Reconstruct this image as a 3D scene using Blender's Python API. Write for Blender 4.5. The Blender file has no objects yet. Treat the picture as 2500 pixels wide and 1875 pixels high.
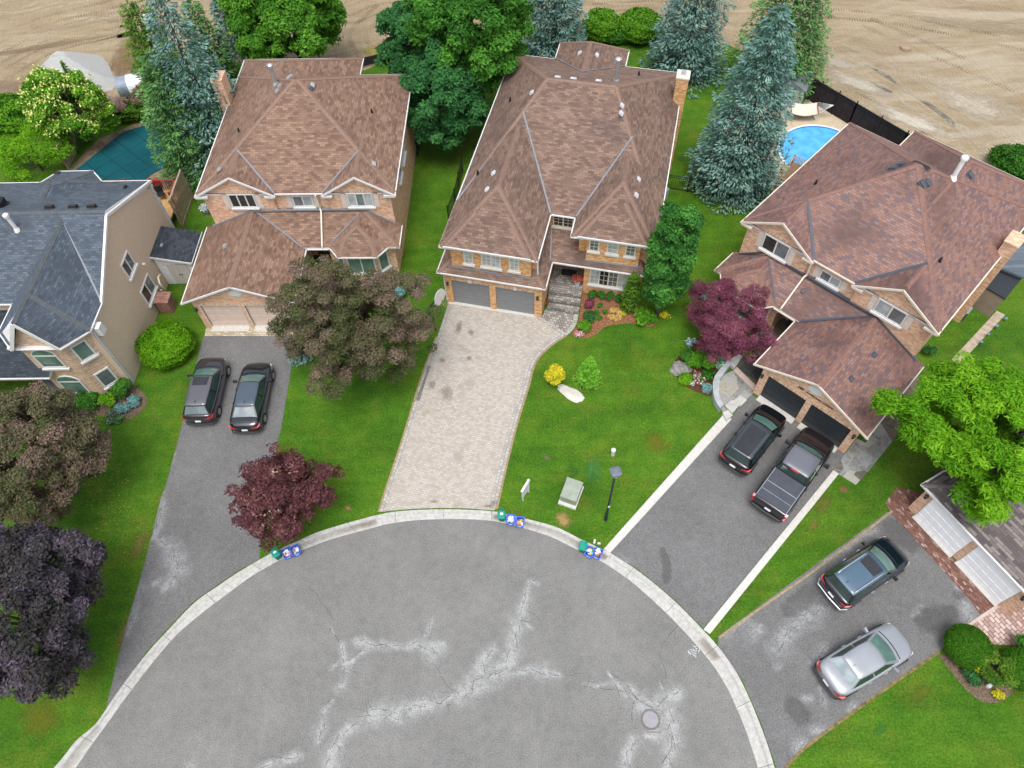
import bpy, bmesh, math, random
import numpy as np
from math import radians, sin, cos, pi, atan2, sqrt
from mathutils import Vector, Matrix
from mathutils.geometry import tessellate_polygon

S = bpy.context.scene
COL = S.collection

# ---------------------------------------------------------------- camera
CAM_H = 37.0; PITCH = radians(56.6); ROLL = radians(2.35); FPX = 1780.0
def _cam_axes():
    cp, sp = cos(PITCH), sin(PITCH)
    fwd = np.array([0, cp, -sp]); right = np.array([1, 0, 0.]); down = np.cross(fwd, right)
    cr, sr = cos(ROLL), sin(ROLL)
    return np.array([cr*right+sr*down, -sr*right+cr*down, fwd])
CR = _cam_axes()
def G(px, py, z=0.0):
    """survey helper: the point of the horizontal plane z seen at photo pixel (px,py) of 2500x1875"""
    d = np.array([(px-1250)/FPX, (py-937.5)/FPX, 1.]) @ CR
    t = (z-CAM_H)/d[2]
    return Vector((d[0]*t, d[1]*t, z))
def mpp(p):
    return float(CR[2] @ (np.array(p)-np.array([0, 0, CAM_H])))/FPX
def ZM(x0, y0, k):
    return lambda x, y: (x0+x/k, y0+y/k)
cd = bpy.data.cameras.new('camera'); cam = bpy.data.objects.new('camera', cd); COL.objects.link(cam)
cd.sensor_width = 36; cd.lens = FPX/2500*36; cd.clip_end = 2000; cd.clip_start = 0.5
m3 = Matrix([list(CR[0]), list(-CR[1]), list(-CR[2])]).transposed()
cam.matrix_world = Matrix.Translation((0, 0, CAM_H)) @ m3.to_4x4()
S.camera = cam

# ---------------------------------------------------------------- sky, sun, exposure
w = bpy.data.worlds.new('World'); S.world = w; w.use_nodes = True
nt = w.node_tree; bg = nt.nodes['Background']
sky = nt.nodes.new('ShaderNodeTexSky'); sky.sky_type = 'NISHITA'; sky.sun_disc = False
SUNV = Vector((-0.03, -0.33, 0.95)).normalized()      # towards the sun
sky.sun_elevation = math.asin(SUNV.z); sky.sun_rotation = atan2(SUNV.x, SUNV.y)
sky.air_density = 1.0; sky.dust_density = 4.0; sky.ozone_density = 1.0
hs = nt.nodes.new('ShaderNodeHueSaturation'); hs.inputs['Saturation'].default_value = 0.42
nt.links.new(sky.outputs[0], hs.inputs['Color']); nt.links.new(hs.outputs[0], bg.inputs[0])
bg.inputs[1].default_value = 0.15
sd = bpy.data.lights.new('sun', 'SUN'); sd.energy = 0.95; sd.angle = radians(26); sd.color = (1.0, 0.985, 0.955)
so = bpy.data.objects.new('sun', sd); COL.objects.link(so)
so.rotation_euler = SUNV.to_track_quat('Z', 'Y').to_euler()
S.view_settings.view_transform = 'Standard'; S.view_settings.look = 'None'
S.view_settings.exposure = 0.82; S.view_settings.gamma = 1

random.seed(5); RNG = np.random.default_rng(7)
# ---------------------------------------------------------------- materials
def srgb(r, g, b):
    f = lambda c: (c/255/12.92) if c/255 <= .04045 else ((c/255+.055)/1.055)**2.4
    return (f(r), f(g), f(b), 1)
class N:
    def __init__(s, name):
        s.m = bpy.data.materials.new(name); s.m.use_nodes = True; s.t = s.m.node_tree
        s.b = s.t.nodes['Principled BSDF']; s._c = {}
    def n(s, typ, **kw):
        x = s.t.nodes.new('ShaderNode'+typ)
        for k, v in kw.items():
            if k.startswith('_'): setattr(x, k[1:], v)
            else: x.inputs[k.replace('__', ' ')].default_value = v
        return x
    def l(s, a, b): s.t.links.new(a, b)
    def co(s, kind='Object'):
        if 'tc' not in s._c: s._c['tc'] = s.t.nodes.new('ShaderNodeTexCoord')
        return s._c['tc'].outputs[kind]
    def mapped(s, kind='Object', scale=(1, 1, 1), rot=0):
        m = s.n('Mapping'); m.inputs['Scale'].default_value = scale; m.inputs['Rotation'].default_value = (0, 0, rot)
        s.l(s.co(kind), m.inputs[0]); return m.outputs[0]
    def noise(s, scale, detail=3, vec=None, rough=.55, dist=0):
        x = s.n('TexNoise', Scale=scale, Detail=detail, Roughness=rough, Distortion=dist)
        s.l(vec if vec else s.co(), x.inputs['Vector']); return x.outputs['Fac']
    def ramp(s, fac, stops, interp='LINEAR'):
        r = s.t.nodes.new('ShaderNodeValToRGB'); e = r.color_ramp.elements; r.color_ramp.interpolation = interp
        while len(e) < len(stops): e.new(.5)
        for el, (p, c) in zip(e, stops):
            el.position = p; el.color = c if len(c) == 4 else (*c, 1)
        s.l(fac, r.inputs[0]); return r.outputs[0]
    def mix(s, fac, a, b, mode='MIX'):
        x = s.t.nodes.new('ShaderNodeMix'); x.data_type = 'RGBA'; x.blend_type = mode
        for v, i in ((fac, 0), (a, 6), (b, 7)):
            if hasattr(v, 'links'): s.l(v, x.inputs[i])
            else: x.inputs[i].default_value = v
        return x.outputs[2]
    def math(s, op, a, b=0.0):
        x = s.t.nodes.new('ShaderNodeMath'); x.operation = op
        for v, i in ((a, 0), (b, 1)):
            if hasattr(v, 'links'): s.l(v, x.inputs[i])
            else: x.inputs[i].default_value = v
        return x.outputs[0]
    def attr(s, name):
        x = s.t.nodes.new('ShaderNodeAttribute'); x.attribute_name = name; return x.outputs['Fac']
    def bump(s, h, strength=.4, dist=.02):
        x = s.n('Bump', Strength=strength, Distance=dist); s.l(h, x.inputs['Height']); s.l(x.outputs[0], s.b.inputs['Normal'])
    def out(s, col, rough=.85, metal=0, spec=.5):
        if hasattr(col, 'links'): s.l(col, s.b.inputs['Base Color'])
        else: s.b.inputs['Base Color'].default_value = col
        if hasattr(rough, 'links'): s.l(rough, s.b.inputs['Roughness'])
        else: s.b.inputs['Roughness'].default_value = rough
        s.b.inputs['Metallic'].default_value = metal; s.b.inputs['Specular IOR Level'].default_value = spec
        return s.m
MT = {}
def plain(name, c, rough=.6, metal=0, var=.12, scale=3, spec=.5, coat=0):
    """a colour with slight mottling"""
    if name in MT: return MT[name]
    s = N(name); f = s.noise(scale, 4)
    a = tuple(max(0, x*(1-var)) for x in c[:3])+(1,); b = tuple(min(1, x*(1+var)) for x in c[:3])+(1,)
    s.out(s.ramp(f, [(.3, a), (.7, b)]), rough, metal, spec)
    if coat: s.b.inputs['Coat Weight'].default_value = coat; s.b.inputs['Coat Roughness'].default_value = .04
    MT[name] = s.m; return s.m
def brickmat(name, stops, mortar, w, h, ms=.01, var=.5, big=.25, bigcol=None, bigscale=.35, rough=.85, kind='UV', off=.5, bump=.3, squash=1, stain=None, nsc=1.1):
    if name in MT: return MT[name]
    s = N(name)
    b = s.n('TexBrick', Scale=1.0); b.offset = off; b.inputs['Color1'].default_value = (0, 0, 0, 1); b.inputs['Color2'].default_value = (1, 1, 1, 1)
    b.inputs['Mortar'].default_value = (0.5, .5, .5, 1); b.inputs['Mortar Size'].default_value = ms
    b.inputs['Brick Width'].default_value = w; b.inputs['Row Height'].default_value = h; b.inputs['Mortar Smooth'].default_value = .2
    s.l(s.co(kind), b.inputs['Vector'])
    rnd = b.outputs['Color']
    n2 = s.noise(nsc, 3)
    f = s.math('ADD', s.math('MULTIPLY', rnd, var), s.math('MULTIPLY', n2, 1-var))
    c = s.ramp(f, stops)
    fine = s.noise(40, 2); c = s.mix(.16, c, s.ramp(fine, [(.3, (.25, .25, .25, 1)), (.7, (.95, .95, .95, 1))]), 'OVERLAY')
    if bigcol:
        bn = s.noise(bigscale, 4, rough=.6); c = s.mix(s.ramp(bn, [(.5, (0, 0, 0, 1)), (.68, (big, big, big, 1))]), c, bigcol)
    if stain:
        sn = s.noise(stain[0], 5, rough=.65, dist=.3); c = s.mix(s.ramp(sn, [(stain[1], (0, 0, 0, 1)), (stain[1]+.05, (stain[3],)*3+(1,))]), c, stain[2])
    c = s.mix(b.outputs['Fac'], c, mortar)
    s.bump(s.math('SUBTRACT', 1.0, b.outputs['Fac']), bump, .01)
    s.out(c, rough, spec=.35)
    MT[name] = s.m; return s.m
def grassmat(name, dark, mid, light, dry, dryamt=.5):
    s = N(name)
    a = s.noise(.22, 3); b = s.noise(1.3, 4, rough=.65); c = s.noise(9, 4, rough=.8); d = s.noise(26, 2)
    f = s.math('ADD', s.math('ADD', s.math('MULTIPLY', a, .45), s.math('MULTIPLY', b, .3)), s.math('MULTIPLY', c, .25))
    col = s.ramp(f, [(.36, dark), (.49, mid), (.6, light)])
    st = s.noise(1.0, 3, vec=s.mapped(scale=(.12, 1.5, 1), rot=radians(72)))
    col = s.mix(.14, col, s.ramp(st, [(.38, (.2, .2, .2, 1)), (.62, (.8, .8, .8, 1))]), 'OVERLAY')
    dn = s.noise(.5, 5, rough=.7, vec=s.mapped(scale=(1, 1, 1), rot=.4))
    col = s.mix(s.ramp(dn, [(.5, (0, 0, 0, 1)), (.72, (dryamt,)*3+(1,))]), col, dry)
    col = s.mix(.6, col, s.ramp(s.math('ADD', s.math('MULTIPLY', c, .5), s.math('MULTIPLY', d, .5)), [(.36, (.05, .05, .05, 1)), (.64, (1, 1, .95, 1))]), 'OVERLAY')
    s.bump(s.math('ADD', c, d), .9, .05)
    return s.out(col, .9, spec=.15)
def asphalt(name, base, light, crack=True):
    s = N(name)
    n1 = s.noise(.35, 4, rough=.6); n2 = s.noise(2.5, 4); n3 = s.noise(45, 2, rough=.8); n4 = s.noise(17, 3, rough=.8)
    f = s.math('ADD', s.math('MULTIPLY', n1, .6), s.math('MULTIPLY', n2, .4))
    d = tuple(x*.84 for x in base[:3])+(1,); e = tuple(x*1.13 for x in base[:3])+(1,)
    col = s.ramp(f, [(.35, d), (.65, e)])
    # fine lighter patching where the 'worn' attribute says so, ragged by noise
    wn = s.math('ADD', s.math('MULTIPLY', s.noise(1.6, 6, rough=.7), .6), s.math('MULTIPLY', s.noise(11, 4, rough=.75), .4))
    wv = s.math('ADD', s.attr('worn'), s.math('MULTIPLY', s.math('SUBTRACT', wn, .53), 3.2))
    wm = s.math('MULTIPLY', s.ramp(wv, [(.1, (0, 0, 0, 1)), (.5, (.16, .16, .16, 1)), (.85, (.42, .42, .42, 1)), (1.0, (.75, .75, .75, 1))]), s.ramp(s.attr('worn'), [(.05, (0, 0, 0, 1)), (.3, (1, 1, 1, 1))]))
    lc = s.ramp(s.noise(9, 4), [(.35, tuple(x*.8 for x in light[:3])+(1,)), (.65, light)])
    col = s.mix(wm, col, lc)
    dk = s.ramp(s.math('ADD', s.attr('dark'), s.math('MULTIPLY', s.math('SUBTRACT', s.noise(3, 4), .5), .8)), [(.4, (0, 0, 0, 1)), (.7, (.5, .5, .5, 1))])
    col = s.mix(dk, col, tuple(x*.35 for x in base[:3])+(1,))
    v = s.n('TexVoronoi', Scale=1.6); v.feature = 'DISTANCE_TO_EDGE'
    mv = s.n('VectorMath'); mv.operation = 'ADD'; nz = s.n('TexNoise', Scale=1.2, Detail=4); s.l(s.co(), nz.inputs['Vector'])
    s.l(s.co(), mv.inputs[0]); s.l(nz.outputs['Color'], mv.inputs[1]); s.l(mv.outputs[0], v.inputs['Vector'])
    cr = s.ramp(v.outputs['Distance'], [(.004, (.6, .6, .6, 1)), (.014, (0, 0, 0, 1))])
    cm = s.math('MULTIPLY', cr, s.ramp(s.attr('worn'), [(.6, (0, 0, 0, 1)), (1, (.8, .8, .8, 1))]))
    col = s.mix(cm, col, tuple(x*.3 for x in base[:3])+(1,))
    col = s.mix(.62, col, s.ramp(s.math('ADD', s.math('MULTIPLY', n3, .5), s.math('MULTIPLY', n4, .5)), [(.36, (.05, .05, .05, 1)), (.64, (.95, .95, .95, 1))]), 'OVERLAY')
    s.bump(n3, .5, .01)
    return s.out(col, .82, spec=.3)
def leafmat(name, stops, trans=.18):
    if name in MT: return MT[name]
    s = N(name); c = s.ramp(s.attr('tint'), stops)
    s.out(c, .75, spec=.15)
    tr = s.n('BsdfTranslucent'); s.l(c, tr.inputs[0]); mx = s.n('MixShader'); mx.inputs[0].default_value = trans
    s.l(s.b.outputs[0], mx.inputs[1]); s.l(tr.outputs[0], mx.inputs[2])
    s.l(mx.outputs[0], s.t.nodes['Material Output'].inputs[0])
    MT[name] = s.m; return s.m
def glass(name, c, rough=.05):
    if name in MT: return MT[name]
    s = N(name); s.out(s.ramp(s.noise(1.5, 2), [(.4, tuple(x*.7 for x in c[:3])+(1,)), (.6, c)]), rough, spec=.8); MT[name] = s.m; return s.m

WHITE = plain('white_paint', (.62, .62, .61), .5, var=.05)
CREAM = plain('cream_paint', (.62, .57, .48), .55, var=.06)
BEIGE = plain('beige_shutter', (.6, .52, .45), .6, var=.08)
DARKM = plain('black_metal', (.012, .012, .014), .45)
GREYM = plain('galvanised_metal', (.5, .52, .54), .35, .7)
FLASH = plain('grey_flashing', (.17, .185, .21), .5)
FLASHD = plain('dark_flashing', (.055, .065, .085), .5)
CONC = plain('concrete', (.5, .485, .45), .9, var=.12, scale=8)
WOOD = plain('grey_wood', (.3, .235, .17), .85, var=.35, scale=9)
WOODY = plain('yellow_wood', (.42, .25, .1), .8, var=.3, scale=8)
WOODR = plain('red_wood', (.2, .045, .025), .8, var=.3, scale=8)
BARK = plain('bark', (.07, .05, .038), .95, var=.4, scale=12)
BRICK_O = brickmat('orange_brick', [(.3, (.47, .21, .065)), (.5, (.62, .31, .11)), (.7, (.72, .41, .175))], (.52, .38, .24, 1), .22, .075, .01, var=.8, nsc=7)
BRICK_P = brickmat('pink_brick', [(.3, (.49, .255, .15)), (.5, (.62, .355, .22)), (.7, (.72, .46, .305))], (.62, .48, .36, 1), .22, .075, .01, var=.8, nsc=7)
BRICK_T = brickmat('pale_brick', [(.3, (.43, .27, .18)), (.5, (.54, .365, .25)), (.7, (.63, .46, .33))], (.57, .46, .35, 1), .22, .075, .01, var=.8, nsc=7)
s = N('tan_stucco'); s.bump(s.noise(25, 4), .8, .03); STUCCO = s.out(s.ramp(s.noise(14, 4, rough=.7), [(.35, (.52, .405, .295)), (.65, (.64, .515, .39))]), .95, spec=.2)
ROOF_B = brickmat('brown_shingles', [(.25, (.11, .07, .054)), (.42, (.152, .097, .073)), (.58, (.182, .117, .088)), (.75, (.235, .158, .122))], (.1, .064, .05, 1), .34, .145, .01, var=.48, big=.55, bigcol=(.075, .055, .05, 1), bigscale=.25, bump=.35, rough=.8)
ROOF_C = brickmat('warm_shingles', [(.25, (.125, .073, .051)), (.42, (.175, .105, .074)), (.58, (.21, .127, .09)), (.75, (.265, .17, .122))], (.11, .068, .047, 1), .34, .145, .01, var=.48, big=.5, bigcol=(.1, .06, .046, 1), bigscale=.24, bump=.35, rough=.8)
ROOF_R = brickmat('red_shingles', [(.25, (.12, .085, .092)), (.4, (.175, .098, .085)), (.52, (.198, .107, .09)), (.66, (.25, .13, .09)), (.75, (.225, .145, .13))], (.105, .062, .055, 1), .28, .14, .01, var=.58, big=.75, bigcol=(.075, .04, .036, 1), bigscale=.2, bump=.4, rough=.62)
ROOF_K = brickmat('slate_grey_shingles', [(.2, (.045, .06, .082)), (.5, (.066, .086, .112)), (.8, (.098, .122, .152))], (.045, .056, .07, 1), .3, .145, .012, var=.6, big=.6, bigcol=(.04, .048, .06, 1), bigscale=.3, bump=.6, rough=.7)
ROOF_D = brickmat('dark_brown_shingles', [(.25, (.075, .06, .062)), (.5, (.12, .1, .1)), (.75, (.2, .175, .16))], (.06, .05, .05, 1), .5, .15, .01, var=.85, big=.4, bigcol=(.1, .08, .075, 1), rough=.75)
GLASSD = glass('dark_glass', (.03, .035, .035, 1)); GLASSG = glass('green_glass', (.14, .22, .2, 1)); CURT = glass('curtained_glass', (.42, .47, .48, 1), .12)
GLASSM = glass('grey_glass', (.14, .165, .175, 1))
GRASS = grassmat('lawn_grass', (.028, .088, .006, 1), (.051, .135, .008, 1), (.084, .172, .012, 1), (.155, .15, .02, 1), .42)
STREET = asphalt('worn_asphalt', (.172, .171, .163, 1), (.38, .39, .385, 1))
DRIVE = asphalt('driveway_asphalt', (.135, .134, .133, 1), (.31, .32, .325, 1))

# ---------------------------------------------------------------- mesh helpers
MIRROR = [None]
class MB:
    def __init__(s): s.v = []; s.f = []; s.mi = []; s.m = 0
    def face(s, pts, m=None):
        i = len(s.v); s.v += [tuple(p) for p in pts]; s.f.append(list(range(i, i+len(pts)))); s.mi.append(s.m if m is None else m)
    def poly(s, vs, fs, m=None):
        i = len(s.v); s.v += [tuple(p) for p in vs]
        for f in fs: s.f.append([i+k for k in f]); s.mi.append(s.m if m is None else m)
    def box(s, x0, x1, y0, y1, z0, z1, m=None):
        s.poly([(x0, y0, z0), (x1, y0, z0), (x1, y1, z0), (x0, y1, z0), (x0, y0, z1), (x1, y0, z1), (x1, y1, z1), (x0, y1, z1)],
               [(3, 2, 1, 0), (4, 5, 6, 7), (0, 1, 5, 4), (1, 2, 6, 5), (2, 3, 7, 6), (3, 0, 4, 7)], m)
    def prism(s, pts, z0, z1, m=None):
        n = len(pts); a = sum(pts[i][0]*pts[(i+1) % n][1]-pts[(i+1) % n][0]*pts[i][1] for i in range(n))
        if a < 0: pts = pts[::-1]
        s.poly([(p[0], p[1], z0) for p in pts]+[(p[0], p[1], z1) for p in pts],
               [tuple(range(n-1, -1, -1)), tuple(range(n, 2*n))]+[(i, (i+1) % n, n+(i+1) % n, n+i) for i in range(n)], m)
    def bar(s, a, b, w, h, m=None, up=(0, 0, 1)):
        """box beam from a to b, width w (sideways), height h (along up)"""
        a = Vector(a); b = Vector(b); d = (b-a).normalized(); u = Vector(up)
        if abs(d.dot(u)) > .98: u = Vector((0, 1, 0))
        x = d.cross(u).normalized()*w/2; y = x.cross(d).normalized()*h/2
        s.poly([a-x-y, a+x-y, a+x+y, a-x+y, b-x-y, b+x-y, b+x+y, b-x+y],
               [(0, 1, 2, 3), (7, 6, 5, 4), (0, 4, 5, 1), (1, 5, 6, 2), (2, 6, 7, 3), (3, 7, 4, 0)], m)
    def tube(s, pts, rs, n=10, m=None, caps=True):
        pts = [Vector(p) for p in pts]; rings = []
        for i, p in enumerate(pts):
            d = (pts[min(i+1, len(pts)-1)]-pts[max(i-1, 0)]).normalized()
            u = Vector((0, 0, 1)) if abs(d.z) < .95 else Vector((1, 0, 0))
            x = d.cross(u).normalized(); y = x.cross(d).normalized(); r = rs[i] if hasattr(rs, '__len__') else rs
            rings.append([p+(x*cos(2*pi*k/n)+y*sin(2*pi*k/n))*r for k in range(n)])
        vs = [q for r in rings for q in r]; fs = []
        for i in range(len(pts)-1):
            for k in range(n): fs.append((i*n+k, (i+1)*n+k, (i+1)*n+(k+1) % n, i*n+(k+1) % n))
        if caps: fs.append(tuple(range(n))); fs.append(tuple((len(pts)-1)*n+k for k in range(n-1, -1, -1)))
        s.poly(vs, fs, m)
    def build(s, name, mats, parent=None, smooth=False, loc=None):
        me = bpy.data.meshes.new(name); vs = s.v; fs = s.f
        uv = []
        for f in fs:
            P = [Vector(vs[i]) for i in f]; nn = Vector((0, 0, 0))
            for i in range(len(P)):
                a, b = P[i], P[(i+1) % len(P)]; nn += Vector(((a.y-b.y)*(a.z+b.z), (a.z-b.z)*(a.x+b.x), (a.x-b.x)*(a.y+b.y)))
            if nn.length > 1e-12: nn.normalize()
            else: nn = Vector((0, 0, 1))
            if abs(nn.z) > .985: t = Vector((1, 0, 0)); q = Vector((0, 1, 0))
            else:
                t = Vector((-nn.y, nn.x, 0)).normalized(); q = nn.cross(t)
            uv += [(p.dot(t), p.dot(q)) for p in P]
        if MIRROR[0] is not None and parent is not None and parent.get('_mir'):
            c = MIRROR[0]; vs = [(c-p[0], p[1], p[2]) for p in vs]
            k = 0; nf = []; nuv = []
            for f in fs:
                nf.append(f[::-1]); nuv += uv[k:k+len(f)][::-1]; k += len(f)
            fs = nf; uv = nuv
        me.from_pydata(vs, [], fs)
        L = me.uv_layers.new(name='UVMap'); flat = [c for q in uv for c in q]
        L.data.foreach_set('uv', flat)
        for mt in (mats if isinstance(mats, (list, tuple)) else [mats]): me.materials.append(mt)
        me.polygons.foreach_set('material_index', s.mi)
        if smooth: me.polygons.foreach_set('use_smooth', [True]*len(fs))
        me.update()
        o = bpy.data.objects.new(name, me); COL.objects.link(o)
        if parent is not None:
            o.parent = parent
            if parent.get('_mir'): o['_mir'] = 1
        if loc is not None: o.location = loc
        return o
def tag(o, label=None, cat=None, group=None, kind=None):
    if label: o['label'] = label
    if cat: o['category'] = cat
    if group: o['group'] = group
    if kind: o['kind'] = kind
    return o
def thing(name, label, cat, loc=(0, 0, 0), rz=0, group=None, mir=False):
    o = bpy.data.objects.new(name, None); COL.objects.link(o); o.location = loc; o.rotation_euler = (0, 0, rz); o.empty_display_size = .2
    if mir: o['_mir'] = 1
    return tag(o, label, cat, group)
def copy_tree(o, parent=None):
    c = o.copy(); COL.objects.link(c); c.parent = parent
    for ch in [x for x in bpy.data.objects if x.parent == o]: copy_tree(ch, c)
    return c
def sheet(name, pix, z, mat, ang=0, kind='structure', skirt=.12, world=False, holes=()):
    """flat ground sheet from surveyed outline points; UV = metres turned by ang"""
    P = [Vector((p[0], p[1], z)) if world else G(p[0], p[1], z) for p in pix]
    tris = tessellate_polygon([P]); b = MB()
    ca, sa = cos(ang), sin(ang)
    me = bpy.data.meshes.new(name); vs = [tuple(p) for p in P]; fs = []
    for t in tris:
        a, bb, c = (P[i] for i in t)
        if (bb-a).cross(c-a).z < 0: t = t[::-1]
        fs.append(tuple(t))
    n = len(P)
    if skirt:
        vs += [(p.x, p.y, z-skirt) for p in P]
        ar = sum(P[i].x*P[(i+1) % n].y-P[(i+1) % n].x*P[i].y for i in range(n))
        for i in range(n):
            j = (i+1) % n; f = (i, i+n, j+n, j) if ar > 0 else (i, j, j+n, i+n); fs.append(f)
    me.from_pydata(vs, [], fs); L = me.uv_layers.new(name='UVMap')
    for lp in me.loops:
        v = me.vertices[lp.vertex_index].co; L.data[lp.index].uv = (v.x*ca+v.y*sa, -v.x*sa+v.y*ca)
    me.materials.append(mat); o = bpy.data.objects.new(name, me); COL.objects.link(o)
    if kind: o['kind'] = kind
    return o
def inpoly(X, Y, poly):
    ins = np.zeros(X.shape, bool); n = len(poly); j = n-1
    for i in range(n):
        xi, yi = poly[i]; xj, yj = poly[j]
        c = ((yi > Y) != (yj > Y)) & (X < (xj-xi)*(Y-yi)/(yj-yi+1e-12)+xi); ins ^= c; j = i
    return ins
def segdist(X, Y, pts):
    """1 inside the stroke, falling to 0 at twice its radius"""
    out = np.zeros(X.shape)
    for (x0, y0, r0), (x1, y1, r1) in zip(pts[:-1], pts[1:]):
        dx, dy = x1-x0, y1-y0; L = dx*dx+dy*dy+1e-9
        t = np.clip(((X-x0)*dx+(Y-y0)*dy)/L, 0, 1); d = np.hypot(X-x0-t*dx, Y-y0-t*dy); r = r0+(r1-r0)*t
        out = np.maximum(out, np.clip(1.2-d/r*.52, 0, 1))
    return out
def gridsheet(name, pix, z, mat, step, worn=(), dark=(), world=False):
    """asphalt sheet as a fine grid that carries where it is worn or stained"""
    P = [(p[0], p[1]) if world else tuple(G(*p)[:2]) for p in pix]
    xs = [p[0] for p in P]; ys = [p[1] for p in P]
    base = sheet(name, P, z, mat, world=True)
    me = base.data; bm = bmesh.new(); bm.from_mesh(me)
    x = math.ceil(min(xs)/step)*step
    while x < max(xs):
        bmesh.ops.bisect_plane(bm, geom=bm.verts[:]+bm.edges[:]+bm.faces[:], plane_co=(x, 0, 0), plane_no=(1, 0, 0)); x += step
    y = math.ceil(min(ys)/step)*step
    while y < max(ys):
        bmesh.ops.bisect_plane(bm, geom=bm.verts[:]+bm.edges[:]+bm.faces[:], plane_co=(0, y, 0), plane_no=(0, 1, 0)); y += step
    bm.to_mesh(me); bm.free()
    co = np.zeros(len(me.vertices)*3); me.vertices.foreach_get('co', co); co = co.reshape(-1, 3)
    for nm, strokes in (('worn', worn), ('dark', dark)):
        v = np.zeros(len(co))
        for st in strokes:
            st = [(*G(a, b)[:2], r) for a, b, r in st]
            if len(st) == 1: st = st*2
            v = np.maximum(v, segdist(co[:, 0], co[:, 1], st))
        at = me.attributes.new(nm, 'FLOAT', 'POINT'); at.data.foreach_set('value', v)
    return base
# ================================================================ GROUND
A = ZM(150, 1230, 2.5725); B = ZM(950, 1300, 2.765); E5 = ZM(1900, 1380, 3.687); Q = ZM(1680, 940, 2.698); C9 = ZM(0, 900, 3.16)
s = N('bare_field_soil')
def _warp(sc, rot, amt, ns):
    nz = s.n('TexNoise', Scale=ns, Detail=2); s.l(s.co(), nz.inputs['Vector']); v = s.n('VectorMath'); v.operation = 'MULTIPLY_ADD'; s.l(nz.outputs['Color'], v.inputs[0]); v.inputs[1].default_value = (amt, amt, 0); s.l(s.co(), v.inputs[2])
    m = s.n('Mapping'); m.inputs['Scale'].default_value = sc; m.inputs['Rotation'].default_value = (0, 0, rot); s.l(v.outputs[0], m.inputs[0]); return m.outputs[0]
mp2 = _warp((.16, .9, 1), radians(-14), 9, .06); mp3 = _warp((.1, .6, 1), radians(38), 10, .05)
n1 = s.noise(.1, 4); n2 = s.noise(1.1, 5, vec=mp2, rough=.65, dist=.6); n3 = s.noise(1.0, 5, vec=mp3, rough=.6); n4 = s.noise(9, 5, rough=.75); n5 = s.noise(30, 3)
f = s.math('ADD', s.math('ADD', s.math('MULTIPLY', n2, .5), s.math('MULTIPLY', n1, .25)), s.math('MULTIPLY', n4, .25))
c = s.ramp(f, [(.36, (.225, .17, .1, 1)), (.47, (.3, .235, .15, 1)), (.56, (.36, .29, .19, 1)), (.68, (.46, .385, .27, 1))])
sp = s.n('SeparateXYZ'); s.l(s.co(), sp.inputs[0])
east = s.ramp(s.math('ADD', s.math('MULTIPLY', sp.outputs[0], .03), s.math('MULTIPLY', n3, .9)), [(.98, (0, 0, 0, 1)), (1.0, (0, 0, 0, 1))])
xr = s.math('MULTIPLY', s.math('SUBTRACT', sp.outputs[0], 26), .12)
pale = s.math('MULTIPLY', s.ramp(xr, [(0, (0, 0, 0, 1)), (1, (1, 1, 1, 1))]), s.ramp(n3, [(.47, (0, 0, 0, 1)), (.6, (1, 1, 1, 1))]))
c = s.mix(s.math('MULTIPLY', pale, .45), c, (.48, .43, .34, 1))
wv = s.n('TexWave', Scale=.8, Distortion=14, Detail=4); s.l(s.mapped(scale=(1, .25, 1), rot=radians(-20)), wv.inputs['Vector']); wv.inputs['Detail Scale'].default_value = 1.2
c = s.mix(.06, c, s.ramp(wv.outputs['Fac'], [(.2, (.25, .25, .25, 1)), (.8, (.75, .75, .75, 1))]), 'OVERLAY')
c = s.mix(.4, c, s.ramp(n5, [(.35, (.2, .2, .2, 1)), (.65, (.8, .8, .8, 1))]), 'OVERLAY')
s.bump(s.math('ADD', s.math('ADD', n4, n2), s.math('MULTIPLY', wv.outputs['Fac'], .1)), .9, .15)
SOIL = s.out(c, .95, spec=.1)
b = MB(); b.face([(-400, -200, -.16), (400, -200, -.16), (400, 500, -.16), (-400, 500, -.16)]); o = b.build('ground', SOIL); o['kind'] = 'structure'

KO = [(-60, 2060), (70, 1945)]+[A(*p) for p in ((0, 1610), (100, 1485), (215, 1385), (350, 1190), (530, 950), (680, 785), (840, 620), (980, 520), (1130, 420), (1320, 312), (1480, 240), (1600, 185), (1740, 140), (1900, 95))]+[(950, 1252), (1010, 1246), (1074, 1244), (1140, 1245), (1209, 1250), (1282, 1267), (1358, 1288), (1419, 1318), (1473, 1343), (1499, 1356), (1565, 1400), (1641, 1463), (1713, 1535), (1770, 1602), (1810, 1665), (1853, 1763), (1888, 1865), (1925, 2010), (1950, 2160)]
KI = [(-20, 2075), (110, 1955)]+[A(*p) for p in ((75, 1659), (165, 1530), (270, 1390), (395, 1215), (560, 1000), (720, 815), (890, 670), (1030, 565), (1180, 455), (1380, 340), (1570, 260), (1680, 220), (1800, 185), (1930, 150))]+[(950, 1276), (1010, 1268), (1074, 1265), (1140, 1265), (1209, 1270), (1275, 1286), (1345, 1308), (1406, 1338), (1458, 1363), (1484, 1377), (1545, 1420), (1618, 1485), (1688, 1557), (1742, 1622), (1780, 1683), (1820, 1775), (1853, 1875), (1888, 2020), (1915, 2170)]
def Wp(l, z=0): return [G(p[0], p[1], z) for p in l]
WO, WI = Wp(KO), Wp(KI)
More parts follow.
